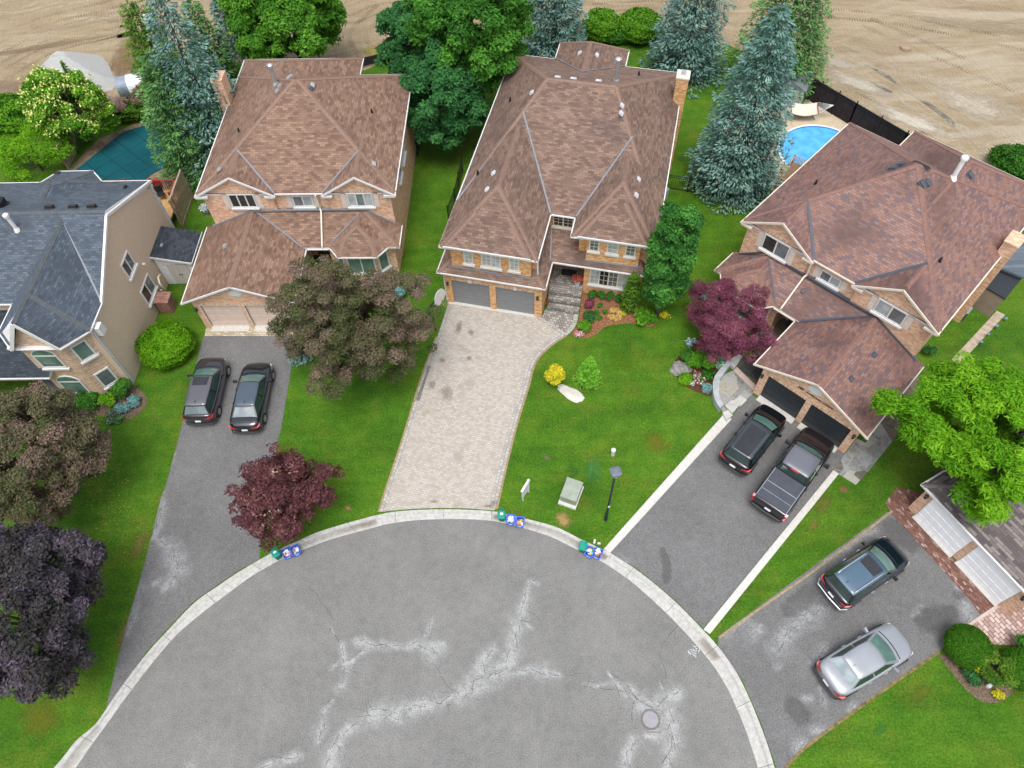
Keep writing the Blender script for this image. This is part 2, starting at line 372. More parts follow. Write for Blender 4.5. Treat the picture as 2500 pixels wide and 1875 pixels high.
# lawn: one turfed sheet round the court
rear = [(2900, 300), (2600, 330), (2480, 400), (2420, 440), (2200, 350), (1960, 195), (1780, 110), (1600, 72), (1450, 72), (1300, 92), (1000, 118), (890, 172), (700, 165), (560, 150), (430, 170), (290, 262), (200, 268), (-50, 262), (-500, 330)]
lawn = [(p.x, p.y) for p in WO]+[tuple(G(*p)[:2]) for p in [(2300, 2500), (3400, 2100), (3300, 900)]+rear+[(-900, 900), (-900, 1900), (-300, 2300)]]
sheet('lawn', lawn, 0, GRASS, world=True)
# street
street = KI+[(1900, 2300), (100, 2300)]
worn = [[(*B(x, y), r) for x, y, r in st] for st in (
 ((945, 330, .12), (925, 430, .22), (890, 560, .32), (850, 680, .34), (830, 800, .4), (800, 900, .5), (700, 930, .5), (640, 960, .5), (560, 1040, .5), (510, 1100, .42)),
 ((700, 790, .3), (640, 850, .3), (620, 940, .3)), ((850, 940, .25), (950, 925, .22), (1060, 940, .3), (1150, 960, .15)),
 ((430, 1100, .08), (350, 1160, .2), (250, 1160, .45), (150, 1190, .42), (50, 1220, .35), (-50, 1230, .3)), ((80, 1250, .25), (20, 1240, .2)),
 ((-60, 740, .12), (30, 765, .13), (120, 765, .16), (200, 750, .25), (290, 780, .5), (290, 840, .3)), ((235, 720, .09), (290, 580, .09)), ((330, 760, .3), (350, 750, .2)),
 ((1480, 940, .05), (1520, 1000, .1), (1600, 1090, .2)), ((1620, 1040, .22), (1700, 1150, .45), (1800, 1170, .3), (1900, 1100, .42), (1950, 1090, .3)),
 ((1890, 1180, .28), (1910, 1280, .42), (1920, 1380, .35), (1890, 1500, .25), (1870, 1590, .18)), ((1840, 1360, .3), (1740, 1370, .15)), ((1650, 1400, .25), (1610, 1480, .25), (1590, 1600, .22)),
 ((1310, 1020, .07), (1400, 1035, .09), (1500, 1010, .07)), ((1830, 1010, .05), (1850, 1060, .1)), ((960, 320, .1), (1010, 345, .08)), ((900, 600, .1), (960, 640, .1)))]
worn += [[(*A(x, y), r) for x, y, r in st] for st in (
 ((1690, 780, .08), (1710, 820, .06)), ((1850, 860, .2), (1900, 870, .25), (1980, 895, .2), (2058, 900, .15)), ((1760, 880, .16), (1770, 960, .16), (1790, 1060, .2), (1750, 1150, .25)),
 ((1700, 1240, .09), (1640, 1300, .14), (1620, 1430, .28), (1600, 1500, .12)), ((1480, 1590, .22), (1300, 1640, .18), (1200, 1680, .12)), ((1690, 1030, .1), (1740, 990, .12)), ((1890, 930, .1), (1800, 1000, .12)),
 ((2058, 1300, .4), (1950, 1330, .35), (1850, 1370, .25), (1760, 1450, .25), (1700, 1560, .35), (1680, 1640, .3)), ((800, 1650, .25), (790, 1670, .2)))]
dark = [[(*B(1850, 120), .15), (*B(1880, 250), .2), (*B(1870, 330), .15)]]
gridsheet('street', street, -.115, STREET, .09, worn, [])
# kerb: lip + gutter pan in one concrete strip
s = N('kerb_concrete'); f = s.noise(6, 5, rough=.7)
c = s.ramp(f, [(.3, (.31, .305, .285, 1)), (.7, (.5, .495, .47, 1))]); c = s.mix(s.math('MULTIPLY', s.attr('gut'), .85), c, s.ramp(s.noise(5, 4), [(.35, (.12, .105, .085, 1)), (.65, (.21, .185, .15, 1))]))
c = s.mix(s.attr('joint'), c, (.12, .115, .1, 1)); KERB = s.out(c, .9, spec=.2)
def resample(a, step):
    out = [a[0]]; 
    for p, q in zip(a[:-1], a[1:]):
        n = max(1, int((q-p).length/step)); out += [p.lerp(q, (k+1)/n) for k in range(n)]
    return out
def smoothline(a, n=6):
    o = []
    for i in range(len(a)-1):
        p0, p1, p2, p3 = a[max(i-1, 0)], a[i], a[i+1], a[min(i+2, len(a)-1)]
        for k in range(n):
            t = k/n; o.append(.5*((2*p1)+(p2-p0)*t+(2*p0-5*p1+4*p2-p3)*t*t+(3*p1-p0-3*p2+p3)*t**3))
    return o+[a[-1]]
so_, si_ = smoothline(WO, 8), smoothline(WI, 8)
lowd = [(233, 1768, 663, 1351), (915, 1258, 1209, 1250), (1490, 1352, 1722, 1540), (1765, 1600, 1900, 1900)]
def isdrop(p):
    for x0, y0, x1, y1 in lowd:
        a, b2 = G(x0, y0), G(x1, y1)
        lo, hi = min(a.x, b2.x), max(a.x, b2.x)
        if lo < p.x < hi: return True
    return False
vs = []; fs = []; gut = []; jnt = []; acc = 0
for i, (po, pi_) in enumerate(zip(so_, si_)):
    if i: acc += (so_[i]-so_[i-1]).length
    d = isdrop(po); h = .035 if d else .07
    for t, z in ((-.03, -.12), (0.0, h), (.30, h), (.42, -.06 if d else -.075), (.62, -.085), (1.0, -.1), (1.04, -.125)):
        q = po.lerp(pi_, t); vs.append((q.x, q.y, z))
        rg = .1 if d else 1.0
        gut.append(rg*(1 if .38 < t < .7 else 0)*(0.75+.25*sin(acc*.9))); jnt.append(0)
m = 7
for i in range(len(so_)-1):
    for k in range(m-1): fs.append((i*m+k, i*m+k+1, (i+1)*m+k+1, (i+1)*m+k))
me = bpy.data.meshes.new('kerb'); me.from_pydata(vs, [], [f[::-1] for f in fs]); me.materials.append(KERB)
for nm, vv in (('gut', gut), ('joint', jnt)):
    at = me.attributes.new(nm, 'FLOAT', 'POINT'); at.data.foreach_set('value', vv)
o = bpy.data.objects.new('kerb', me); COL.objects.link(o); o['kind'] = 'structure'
# expansion joints of the kerb: narrow dark slots proud 2 mm
b = MB(); acc = 0
for i in range(1, len(so_)):
    acc += (so_[i]-so_[i-1]).length
    if acc > 2.6:
        acc = 0; po, pi_ = so_[i], si_[i]; d = isdrop(po); h = .035 if d else .07; tv = (so_[i]-so_[i-1]).normalized()*.011
        pr = [(po.lerp(pi_, t), z) for t, z in ((0, h+.004), (.3, h+.004), (.42, (-.06 if d else -.075)+.004), (.62, -.081), (1, -.096))]
        for (p, z0), (q, z1) in zip(pr[:-1], pr[1:]):
            b.face([(p.x-tv.x, p.y-tv.y, z0), (q.x-tv.x, q.y-tv.y, z1), (q.x+tv.x, q.y+tv.y, z1), (p.x+tv.x, p.y+tv.y, z0)][::-1])
o = b.build('kerb_joints', plain('joint_tar', (.1, .095, .085), .9)); o['kind'] = 'structure'

# driveway of the second house (asphalt)
d1 = [(499.6, 819), (492.6, 832), (452, 1009), (435, 1075), (403.5, 1190), (392, 1220), (357.6, 1359), (305, 1541), (262, 1716), (262, 1731), (300, 1680)]+[(p[0]-3, p[1]-3) for p in (A(530, 950), A(680, 785), A(840, 620), A(1130, 420))]+[(634, 1366), (634, 1352), (676, 1086), (687, 1044), (711, 900), (722, 819)]
w1 = [[(*A(x, y), r) for x, y, r in st] for st in (((620, 240, .25), (680, 260, .4), (720, 350, .5), (740, 430, .42), (690, 490, .36), (640, 545, .15)), ((500, 520, .15), (480, 600, .2), (460, 700, .22), (415, 820, .12)), ((632, 10, .12), (600, 120, .18), (585, 210, .22)), ((580, 500, .15), (620, 480, .12)))]
w1 += [[(*C9(x, y), r) for x, y, r in st] for st in (((1355, 650, .08), (1340, 720, .1)), ((1260, 960, .12), (1250, 1100, .22), (1220, 1240, .25)))]
gridsheet('driveway_asphalt_sheet', d1, .012, DRIVE, .12, w1, [])
PAVY = brickmat('yellow_pavers', [(.3, (.33, .29, .2)), (.5, (.42, .37, .26)), (.7, (.5, .45, .34))], (.2, .16, .09, 1), .3, .15, .014, var=.6, rough=.9)
sheet('paver_apron', [(503, 799), (499.6, 820), (722, 820), (722, 796)], .016, PAVY, radians(-2.7))
# interlock driveway of the third house
PAVG = brickmat('pink_interlock_pavers', [(.3, (.33, .3, .26)), (.5, (.38, .345, .305)), (.7, (.43, .395, .355))], (.29, .26, .22, 1), .2, .13, .012, var=.4, rough=.9, bump=.4, nsc=3, stain=(.5, .6, (.26, .235, .17, 1), .5))
PAVB = brickmat('grey_border_pavers', [(.3, (.3, .285, .26)), (.5, (.345, .33, .3)), (.7, (.39, .375, .35))], (.2, .19, .165, 1), .22, .18, .014, var=.7, rough=.9, bump=.6)
d3 = [(1096, 742), (1067.6, 822), (1030, 923), (985, 1070), (945, 1190), (926, 1249), (1010, 1242), (1074, 1240), (1140, 1241), (1207, 1246), (1228, 1165), (1259, 1040), (1289, 940), (1297.6, 903), (1313.6, 871), (1348, 839), (1378, 819), (1306, 769)]
sheet('interlock_driveway', d3, .014, PAVG, radians(-14.7))
def band(name, px, w, z, mat, left=True, ang=0):
    P = smoothline(Wp(px), 4); b = MB(); prev = None
    L = 0
    me_v = []; uvs = []
    for i, p in enumerate(P):
        d = (P[min(i+1, len(P)-1)]-P[max(i-1, 0)]).normalized(); nrm = Vector((-d.y, d.x, 0))*(w if left else -w)
        if i: L += (P[i]-P[i-1]).length
        me_v.append((Vector((p.x, p.y, z)), Vector((p.x+nrm.x, p.y+nrm.y, z)), L))
    me = bpy.data.meshes.new(name); vs = []; fs = []; uvv = []
    for a, c2, l in me_v: vs += [a, c2]
    for i in range(len(me_v)-1):
        f = [2*i, 2*i+1, 2*i+3, 2*i+2]; u = [(me_v[i][2], 0), (me_v[i][2], w), (me_v[i+1][2], w), (me_v[i+1][2], 0)]
        if left: f = f[::-1]; u = u[::-1]
        fs.append(f); uvv += u
    me.from_pydata([tuple(v) for v in vs], [], fs); Lr = me.uv_layers.new(name='UVMap')
    for i, u in enumerate(uvv): Lr.data[i].uv = u
    me.materials.append(mat); o = bpy.data.objects.new(name, me); COL.objects.link(o); o['kind'] = 'structure'; return o
SAND = plain('sandy_edge', (.27, .21, .12), .95, var=.3, scale=6)
band('driveway_border', [(1210, 1244), (1228, 1165), (1259, 1040), (1289, 940), (1297.6, 903), (1313.6, 871), (1348, 839), (1380, 819)], .36, .019, PAVB, True)
band('driveway_border_west', [(1093, 745), (1067.6, 822), (1030, 923), (985, 1070), (945, 1190), (927, 1248)], .3, .019, PAVB, True)
band('sand_edge', [(1216, 1244), (1233, 1165), (1264, 1040), (1294, 942), (1303, 905), (1318, 874), (1352, 842), (1384, 821)], .13, .024, SAND, True)
band('sand_edge_west', [(1063, 822), (1026, 923), (981, 1070), (941, 1190), (922, 1249)], .12, .024, SAND, True)
# driveway of the fourth house
d4 = [(1783, 1024), (1555, 1276), (1488, 1349), (1560, 1392), (1641, 1459), (1717, 1534), (2036, 1151), (2066, 1106), (1838, 966), (1835, 955)]
gridsheet('driveway_asphalt_sheet_east', d4, .012, DRIVE, .2, [[(*B(1560, 160), .1), (*B(1600, 190), .12)]], dark)
b = MB()
def kstrip(l):
    P = Wp(l); b.prism([(p.x, p.y) for p in P], -.05, .06)
kstrip([(1767, 1012), (1786, 1024), (1488, 1352), (1474, 1341)])
kstrip([(2034, 1149), (2047, 1158), (1733, 1548), (1717, 1537)])
o = b.build('kerb_strip', CONC); o['kind'] = 'structure'
# driveway of the fifth house
d5 = [(2166, 1250), (1754, 1553), (1752, 1578), (1814, 1663), (1857, 1763), (1892, 1865), (1900, 1890), (2049, 1757), (2198, 1651), (2300, 1585), (2352, 1535), (2440, 1478), (2180, 1250)]
w5 = [[(*E5(x, y), r) for x, y, r in st] for st in (((360, 370, .35), (300, 420, .5), (210, 480, .45), (130, 570, .35), (50, 680, .38), (-30, 760, .35)), ((420, 750, .22), (390, 790, .25), (345, 820, .2)), ((290, 880, .14),), ((380, 1110, .13), (400, 1180, .16), (415, 1240, .15)), ((250, 1200, .18), (300, 1210, .13)),
   ((1275, 370, .13), (1250, 420, .15), (1210, 455, .1)), ((1600, 200, .1), (1640, 320, .2), (1700, 400, .4), (1740, 450, .4), (1700, 500, .3)), ((690, 1260, .17), (640, 1300, .12)), ((400, 1490, .2), (330, 1500, .2)), ((230, 1590, .2), (160, 1640, .25)), ((10, 900, .17), (-15, 930, .15)))]
w5 += [[(*Q(x, y), r) for x, y, r in st] for st in (((1230, 960, .14), (1130, 1000, .14), (1050, 1070, .12), (900, 1160, .08)), ((470, 1600, .25), (420, 1640, .3)), ((400, 1545, .12), (330, 1590, .12), (250, 1650, .15)))]
k5 = [[(*E5(x, y), r) for x, y, r in st] for st in (((520, 340, .4), (300, 240, .4), (100, 400, .35)), ((190, 1340, .4), (120, 1260, .3)), ((560, 1150, .3), (420, 1000, .25)), ((1350, 500, .5), (1560, 420, .3)), ((1620, 270, .2),))]+[[(*Q(1370, 960), .6), (*Q(1460, 1030), .5)]]
gridsheet('driveway_asphalt_sheet_south', d5, .012, DRIVE, .12, w5, k5)
band('sand_edge_north', [(2176, 1246), (1990, 1388), (1875, 1468), (1754, 1555)], .11, .02, SAND, True)
band('sand_edge_south', [(2290, 1588), (2198, 1651), (2049, 1757), (1954, 1830), (1895, 1895)], .14, .02, plain('orange_moss', (.16, .125, .05), .95, var=.55, scale=5), True)
PAVR = brickmat('red_brick_pavers', [(.3, (.12, .055, .042)), (.55, (.175, .08, .06)), (.8, (.23, .12, .095)), (.92, (.4, .33, .29))], (.1, .06, .045, 1), .2, .1, .01, var=.8, rough=.85)
PAVP = brickmat('rose_pavers', [(.3, (.32, .21, .18)), (.5, (.42, .31, .27)), (.72, (.52, .42, .38))], (.19, .12, .1, 1), .32, .2, .02, var=.75, rough=.85, bump=.6)
sheet('brick_apron', [Q(*p) for p in ((1330, 835), (1300, 770), (1380, 670), (1470, 690), (1560, 720), (1460, 830), (1490, 870), (2040, 1455), (1920, 1510), (1860, 1420))], .018, PAVR, radians(-63))
sheet('rose_patio', [Q(*p) for p in ((2040, 1455), (1815, 1605), (1900, 1700), (2250, 1720), (2600, 1500), (2500, 1200))], .02, PAVP, radians(-63))
sheet('patio_coping', [Q(*p) for p in ((2030, 1447), (1805, 1600), (1822, 1612), (2050, 1462))], .028, plain('pink_coping', (.5, .4, .35), .9))
# flagstones
def flagmat(name, stops, mortar, scale):
    s = N(name); v = s.n('TexVoronoi', Scale=scale); v.distance = 'CHEBYCHEV'; s.l(s.mapped('UV'), v.inputs['Vector'])
    v2 = s.n('TexVoronoi', Scale=scale); v2.distance = 'EUCLIDEAN'; v2.feature = 'DISTANCE_TO_EDGE'; s.l(s.mapped('UV'), v2.inputs['Vector'])
    sx = s.n('SeparateColor'); s.l(v.outputs['Color'], sx.inputs[0])
    f = s.math('ADD', s.math('MULTIPLY', sx.outputs[0], .45), s.math('MULTIPLY', s.noise(2.6, 5, rough=.7, dist=1.5), .55))
    c = s.mix(s.ramp(v2.outputs['Distance'], [(.012, (.8, .8, .8, 1)), (.03, (0, 0, 0, 1))]), s.ramp(f, stops), mortar)
    return s.out(c, .75, spec=.4)
FLAG = flagmat('pale_flagstone', [(.3, (.09, .088, .07)), (.42, (.17, .17, .16)), (.55, (.25, .26, .265)), (.68, (.33, .32, .28)), (.8, (.24, .2, .13))], (.27, .26, .24, 1), 1.1)
FLAGD = flagmat('dark_flagstone', [(.3, (.045, .045, .045)), (.5, (.085, .085, .08)), (.65, (.14, .115, .07)), (.8, (.16, .16, .17))], (.1, .095, .085, 1), 1.1)
sheet('flagstone_side_patio', [Q(*p) for p in ((1040, 445), (958, 565), (1105, 657), (1195, 560), (1345, 370), (1260, 235), (1170, 380), (1110, 350))], .02, FLAG, radians(-46))
sheet('side_path', [Q(*p) for p in ((1195, 560), (1345, 370), (1600, 20), (1500, -60), (1250, 240))], .014, plain('wet_side_path', (.13, .105, .08), .85, var=.4, scale=4), 0)
Zw = ZM(1640, 560, 3.456)
sheet('flagstone_porch', [Zw(*p) for p in ((520, 1185), (580, 1075), (760, 800), (900, 640), (1120, 760), (1060, 900), (800, 1230), (700, 1370))], .05, FLAGD, radians(-46))
sheet('flagstone_landing', [Zw(*p) for p in ((515, 1190), (705, 1365), (560, 1500), (430, 1545), (385, 1440), (375, 1330), (430, 1230))], .03, FLAG, radians(-46))
MULCH = None
s = N('bark_mulch'); MULCH = s.out(s.ramp(s.noise(11, 5, rough=.85, vec=s.mapped(scale=(1, 1.7, 1), rot=.6)), [(.36, (.06, .028, .014)), (.5, (.2, .09, .045)), (.62, (.4, .22, .12))]), .95, spec=.1)
s = N('dark_mulch'); MULCHD = s.out(s.ramp(s.noise(20, 5, rough=.8), [(.35, (.03, .015, .01)), (.5, (.09, .035, .022)), (.65, (.16, .07, .045))]), .95, spec=.1)
s = N('bed_soil'); BEDS = s.out(s.ramp(s.noise(12, 5, rough=.8), [(.35, (.06, .045, .032)), (.5, (.13, .095, .065)), (.65, (.22, .17, .12))]), .95, spec=.1)
Z3 = ZM(1030, 460, 3.456)
def rounded(px, n=4): return [(p.x, p.y) for p in smoothline([Vector((*p, 0)) for p in px]+[Vector((*px[0], 0))], n)[:-1]]
sheet('mulch_bed', [Z3(*p) for p in rounded([(1355, 880), (1500, 905), (1740, 942), (1790, 960), (1960, 1060), (1990, 1120), (1930, 1165), (1840, 1150), (1760, 1135), (1640, 1145), (1540, 1170), (1470, 1230), (1380, 1262), (1270, 1240), (1310, 1150), (1335, 1050), (1340, 960)])], .022, MULCH)
sheet('mulch_ring', [Z3(*p) for p in rounded([(1300, 1540), (1280, 1600), (1320, 1680), (1420, 1700), (1500, 1670), (1525, 1610), (1490, 1555), (1400, 1530)])], .02, MULCHD)
sheet('mulch_bed_maple', [Zw(*p) for p in rounded([(170, 960), (100, 1050), (30, 1100), (20, 1180), (70, 1290), (170, 1350), (330, 1405), (340, 1290), (440, 1150), (520, 1100), (640, 900), (500, 800), (330, 840)])], .022, MULCHD)
K0 = ZM(0, 780, 5.267)
sheet('soil_bed_bay', [K0(*p) for p in rounded([(1740, 850), (1870, 980), (1880, 1100), (1760, 1230), (1620, 1300), (1480, 1330), (1330, 1250), (1100, 1180), (930, 1130), (900, 1000), (1300, 1000), (1600, 900)])], .02, BEDS)
K6 = ZM(2180, 1440, 5.925)
sheet('soil_bed_south', [K6(*p) for p in rounded([(660, 950), (900, 1260), (1100, 1480), (1300, 1620), (1500, 1630), (1650, 1560), (1780, 1440), (1960, 1370), (2300, 1250), (2300, 700), (1500, 900), (1200, 850), (900, 900)])], .02, BEDS)
# right: pool deck; left: pool surround; sheds' path
sheet('pool_deck', [(1810, 225), (1930, 190), (1955, 235), (2080, 300), (2140, 340), (2040, 420), (1890, 470), (1830, 390), (1760, 330)], .014, plain('pool_deck_concrete', (.46, .38, .27), .9, var=.15, scale=1.2))
sheet('pool_surround', [(150, 440), (180, 400), (240, 340), (310, 310), (400, 270), (470, 300), (480, 440), (430, 470)], .014, plain('dark_paving', (.17, .125, .08), .9, var=.35, scale=3))
STONE = plain('stepping_stone_grey', (.36, .295, .225), .9, var=.25, scale=3)
gp = None
PTH = ZM(2250, 500, 4.147)
for k in range(11):
    a = [PTH(760, 1075), PTH(845, 1115), PTH(375, 1625), PTH(300, 1570)]
    t0, t1 = k/11+.002, (k+1)/11-.002
    P = [G(*q) for q in a]; q = [P[0].lerp(P[3], t0), P[1].lerp(P[2], t0), P[1].lerp(P[2], t1), P[0].lerp(P[3], t1)]
    b = MB(); b.prism([(v.x, v.y) for v in q], -.02, .03+.004*(k % 3)); o = b.build('path_slab', STONE)
    o['kind'] = 'structure'

def patch(name, px, r, col, z=.006, seed=0, ax=1.0, rz=0, dens=.5, kind='structure', nsc=2.2, world=False):
    """ragged worn spot lying on the ground, edge broken up by noise"""
    key = 'patch_'+name+str(seed)
    s = N(key); co = s.co('Object'); ln = s.n('VectorMath'); ln.operation = 'LENGTH'; s.l(co, ln.inputs[0])
    f = s.math('ADD', s.math('MULTIPLY', ln.outputs['Value'], -1.0), s.math('MULTIPLY', s.math('SUBTRACT', s.noise(nsc, 6, rough=.75), .5), 1.5))
    al = s.ramp(s.math('ADD', f, 1.0), [(.4, (0, 0, 0, 1)), (.8, (dens*1.5,)*3+(1,))])
    c = s.ramp(s.noise(14, 4, rough=.8), [(.35, tuple(x*.6 for x in col)+(1,)), (.65, tuple(min(1, x*1.25) for x in col)+(1,))])
    s.l(al, s.b.inputs['Alpha']); m = s.out(c, .95, spec=.1)
    p = px if world else G(*px); b = MB(); b.face([(-1.6, -1.6, 0), (1.6, -1.6, 0), (1.6, 1.6, 0), (-1.6, 1.6, 0)]); o = b.build(name, m)
    o.location = (p[0], p[1], z); o.scale = (r, r*ax, 1); o.rotation_euler = (0, 0, rz); o['kind'] = kind; return o
for i, (px, r, col, ax, rz, dn) in enumerate((((1375, 1268), .75, (.3, .22, .08), 1.3, 0, .6), ((1448, 1150), .9, (.06, .2, .05), 2.0, -.3, .4), ((1400, 1150), .6, (.07, .17, .05), 1.2, .5, .35), ((1335, 1118), .35, (.2, .19, .1), 1, 0, .35), ((850, 1240), .35, (.32, .2, .1), 1, 0, .5), ((2010, 1230), 1.3, (.14, .15, .03), .6, .9, .4), ((1990, 1280), .9, (.2, .17, .04), .6, .9, .4), ((2060, 1195), .5, (.25, .14, .06), 1, 0, .4), ((2250, 1690), 1.2, (.12, .15, .02), .5, .6, .4), ((2150, 1780), .8, (.05, .17, .03), .5, .6, .4), ((340, 1330), .7, (.2, .17, .05), 2.5, -.3, .4), ((310, 1540), .8, (.2, .17, .05), 2.4, -.3, .4), ((100, 1750), 1.8, (.15, .15, .02), 1, 0, .35), ((690, 1120), 1.4, (.14, .14, .015), 1.4, 0, .35), ((1600, 1080), 1.2, (.17, .15, .02), 1.2, 0, .3), ((1520, 880), 1.4, (.08, .17, .01), 1.2, 0, .3))):
    patch('worn_turf', px, r, col, .006, i, ax, rz, dn)
for i, (px, r, col, ax, rz) in enumerate((((1120, 800), .45, (.2, .155, .1), 2.6, -.3), ((1150, 812), .4, (.2, .155, .1), 1.3, 0), ((1145, 875), .35, (.17, .125, .08), 1.2, 0), ((1080, 880), .35, (.2, .13, .08), 1, 0), ((1190, 1236), .45, (.2, .13, .09), .4, 0), ((1060, 1225), .5, (.22, .16, .1), .4, 0), ((1090, 960), .8, (.28, .24, .18), 1.6, 0), ((1055, 940), .4, (.2, .15, .08), 2, -.3))):
    patch('paver_stain', px, r, col, .019, 20+i, ax, rz, .28, nsc=3.5)
for i, (px, r, col, ax, rz, dn) in enumerate((((320, 130), 3.2, (.2, .13, .07), 2.0, -.25, .5), ((335, 95), 1.2, (.11, .07, .04), 2.4, .15, .6), ((330, 160), .8, (.1, .065, .04), 3, .1, .6), ((920, 120), 2.6, (.25, .22, .06), .7, .3, .6), ((2100, 200), 5, (.46, .42, .34), .35, -.6, .5), ((2230, 290), 6, (.5, .455, .365), .3, -.65, .55), ((2380, 250), 6, (.47, .42, .33), .5, -.6, .45), ((2050, 150), 3, (.45, .4, .32), .5, -.5, .4), ((2080, 270), 4, (.22, .175, .1), .25, -.6, .5), ((2250, 350), 5, (.24, .19, .11), .2, -.62, .5), ((150, 60), 9, (.38, .3, .2), .12, .25, .35), ((100, 110), 9, (.22, .16, .1), .1, .25, .4), ((200, 90), 8, (.38, .3, .2), .08, .25, .35), ((60, 200), 6, (.24, .17, .12), .4, .4, .35), ((2400, 60), 10, (.3, .24, .16), .2, -.25, .4))):
    patch('field_rut', px, r, col, -.1-.002*i, 40+i, ax, rz, dn, nsc=1.3)
# hairline cracks of the road, thin tar-dark ribbons just above the surface
def cracks(name, strokes, z, seed, wd=.009):
    rg = random.Random(seed); b = MB()
    def run(a, d, L, w_):
        p = a.copy(); ang = atan2(d.y, d.x)
        n = int(L/.09)
        for k in range(n):
            ang += rg.uniform(-.45, .45); ang = .75*ang+.25*atan2(d.y, d.x); q = p+Vector((cos(ang), sin(ang), 0))*.09; s2 = Vector((-sin(ang), cos(ang), 0))*w_*(.5+rg.random())
            b.face([p-s2, q-s2, q+s2, p+s2]); p = q
            if rg.random() < .05 and w_ > .004: run(q, Vector((cos(ang+rg.choice((-1, 1))*1.1), sin(ang+rg.choice((-1, 1))*1.1), 0)), rg.uniform(.25, .9), w_*.7)
    for st in strokes:
        P = [G(x[0], x[1], z) for x in st]
        for a, c in zip(P[:-1], P[1:]):
            if (c-a).length > .05:
                off = Vector((rg.uniform(-.1, .1), rg.uniform(-.1, .1), 0)); run(a+off, (c-a).normalized(), (c-a).length, wd)
    o = b.build(name, plain('crack_tar', (.06, .058, .055), .95)); o['kind'] = 'structure'
cracks('road_cracks', worn, -.1105, 4)
cracks('road_cracks_fine', [[B(430, 1100), B(340, 960), B(290, 880)], [B(1840, 760), B(1900, 680), B(1950, 630)], [B(1660, 1130), B(1650, 1300), B(1690, 1360)], [B(1880, 1290), B(1870, 1450), B(1890, 1590)], [B(1180, 970), B(1310, 1020)], [A(1680, 780), A(1750, 880)], [A(1560, 520), A(1680, 780)], [B(1830, 760), B(1830, 1010)]], -.1105, 6, .008)
cracks('driveway_cracks', w1+w5, .0165, 8, .009)

# tyre tracks pressed into the bare field
s = N('tyre_tread'); wv = s.n('TexWave', Scale=1.4, Distortion=5, Detail=3); wv.bands_direction = 'X'; s.l(s.co('UV'), wv.inputs['Vector'])
f_ = s.math('ADD', s.math('MULTIPLY', wv.outputs['Fac'], .5), s.math('MULTIPLY', s.noise(3, 4), .5)); s.l(s.ramp(s.math('MULTIPLY', f_, s.ramp(s.noise(.25, 4), [(.4, (.5, .5, .5, 1)), (.6, (1, 1, 1, 1))])), [(.3, (0, 0, 0, 1)), (.7, (.5, .5, .5, 1))]), s.b.inputs['Alpha'])
TREAD = s.out(s.ramp(s.noise(2, 4), [(.35, (.17, .125, .078)), (.65, (.25, .19, .12))]), .95, spec=.1)
s = N('pale_tread'); wv = s.n('TexWave', Scale=1.6, Distortion=6, Detail=3); wv.bands_direction = 'X'; s.l(s.co('UV'), wv.inputs['Vector'])
s.l(s.ramp(s.math('ADD', s.math('MULTIPLY', wv.outputs['Fac'], .35), s.math('MULTIPLY', s.noise(1.2, 5, rough=.7), .65)), [(.45, (0, 0, 0, 1)), (.68, (.6, .6, .6, 1))]), s.b.inputs['Alpha'])
TREADP = s.out(s.ramp(s.noise(2, 4), [(.35, (.4, .345, .26)), (.65, (.5, .45, .35))]), .95, spec=.1)
k = 0
for px, w_, mt, n in (([(-40, 175), (120, 95), (260, 55), (420, 20)], .45, TREAD, 2), ([(-40, 120), (110, 60), (250, 25), (400, -15)], .45, TREAD, 2), ([(-40, 230), (60, 165), (150, 120), (330, 75)], .4, TREAD, 2), ([(-40, 60), (130, 20), (300, -20)], .5, TREADP, 2), ([(-40, 148), (120, 78), (300, 30), (420, 5)], .7, TREADP, 1),
    ([(1990, 150), (2100, 215), (2230, 310), (2330, 400), (2500, 520)], .5, TREADP, 3), ([(2010, 120), (2160, 190), (2320, 300), (2560, 450)], .8, TREADP, 2), ([(2060, 240), (2150, 290), (2290, 380)], .4, TREAD, 2), ([(2100, 60), (2260, 130), (2540, 250)], .5, TREAD, 2), ([(1990, 40), (2200, 60), (2540, 130)], .4, TREAD, 2), ([(2230, 190), (2330, 215), (2560, 320)], 1.3, TREADP, 1),
    ([(1450, 30), (1600, 22), (1800, 40)], .4, TREAD, 3), ([(860, 60), (930, 30), (1000, 20)], .4, TREAD, 3), ([(930, 130), (900, 80), (960, 20)], .5, TREAD, 2)):
    for j in range(n):
        P = [G(x, y+j*0.0) for x, y in px]; off = j*(w_+1.0); q = []
        for i, p in enumerate(P):
            d = (P[min(i+1, len(P)-1)]-P[max(i-1, 0)]).normalized(); q.append((p.x-d.y*off, p.y+d.x*off))
        def Gi(l): return [Vector((a, b2, 0)) for a, b2 in l]
        _W = Wp; Wp = Gi; band('tyre_track', q, w_, -.125-.0015*(k % 9), mt, True); Wp = _W; k += 1
CAPM = {'brown_shingles': plain('brown_cap', (.195, .122, .09), .8, var=.15, scale=6), 'warm_shingles': plain('warm_cap', (.2, .125, .09), .8, var=.15, scale=6), 'red_shingles': plain('red_cap', (.19, .103, .083), .8, var=.2, scale=6), 'slate_grey_shingles': plain('slate_cap', (.07, .082, .09), .8, var=.2, scale=6), 'dark_brown_shingles': plain('dark_cap', (.12, .1, .1), .8, var=.2, scale=6)}
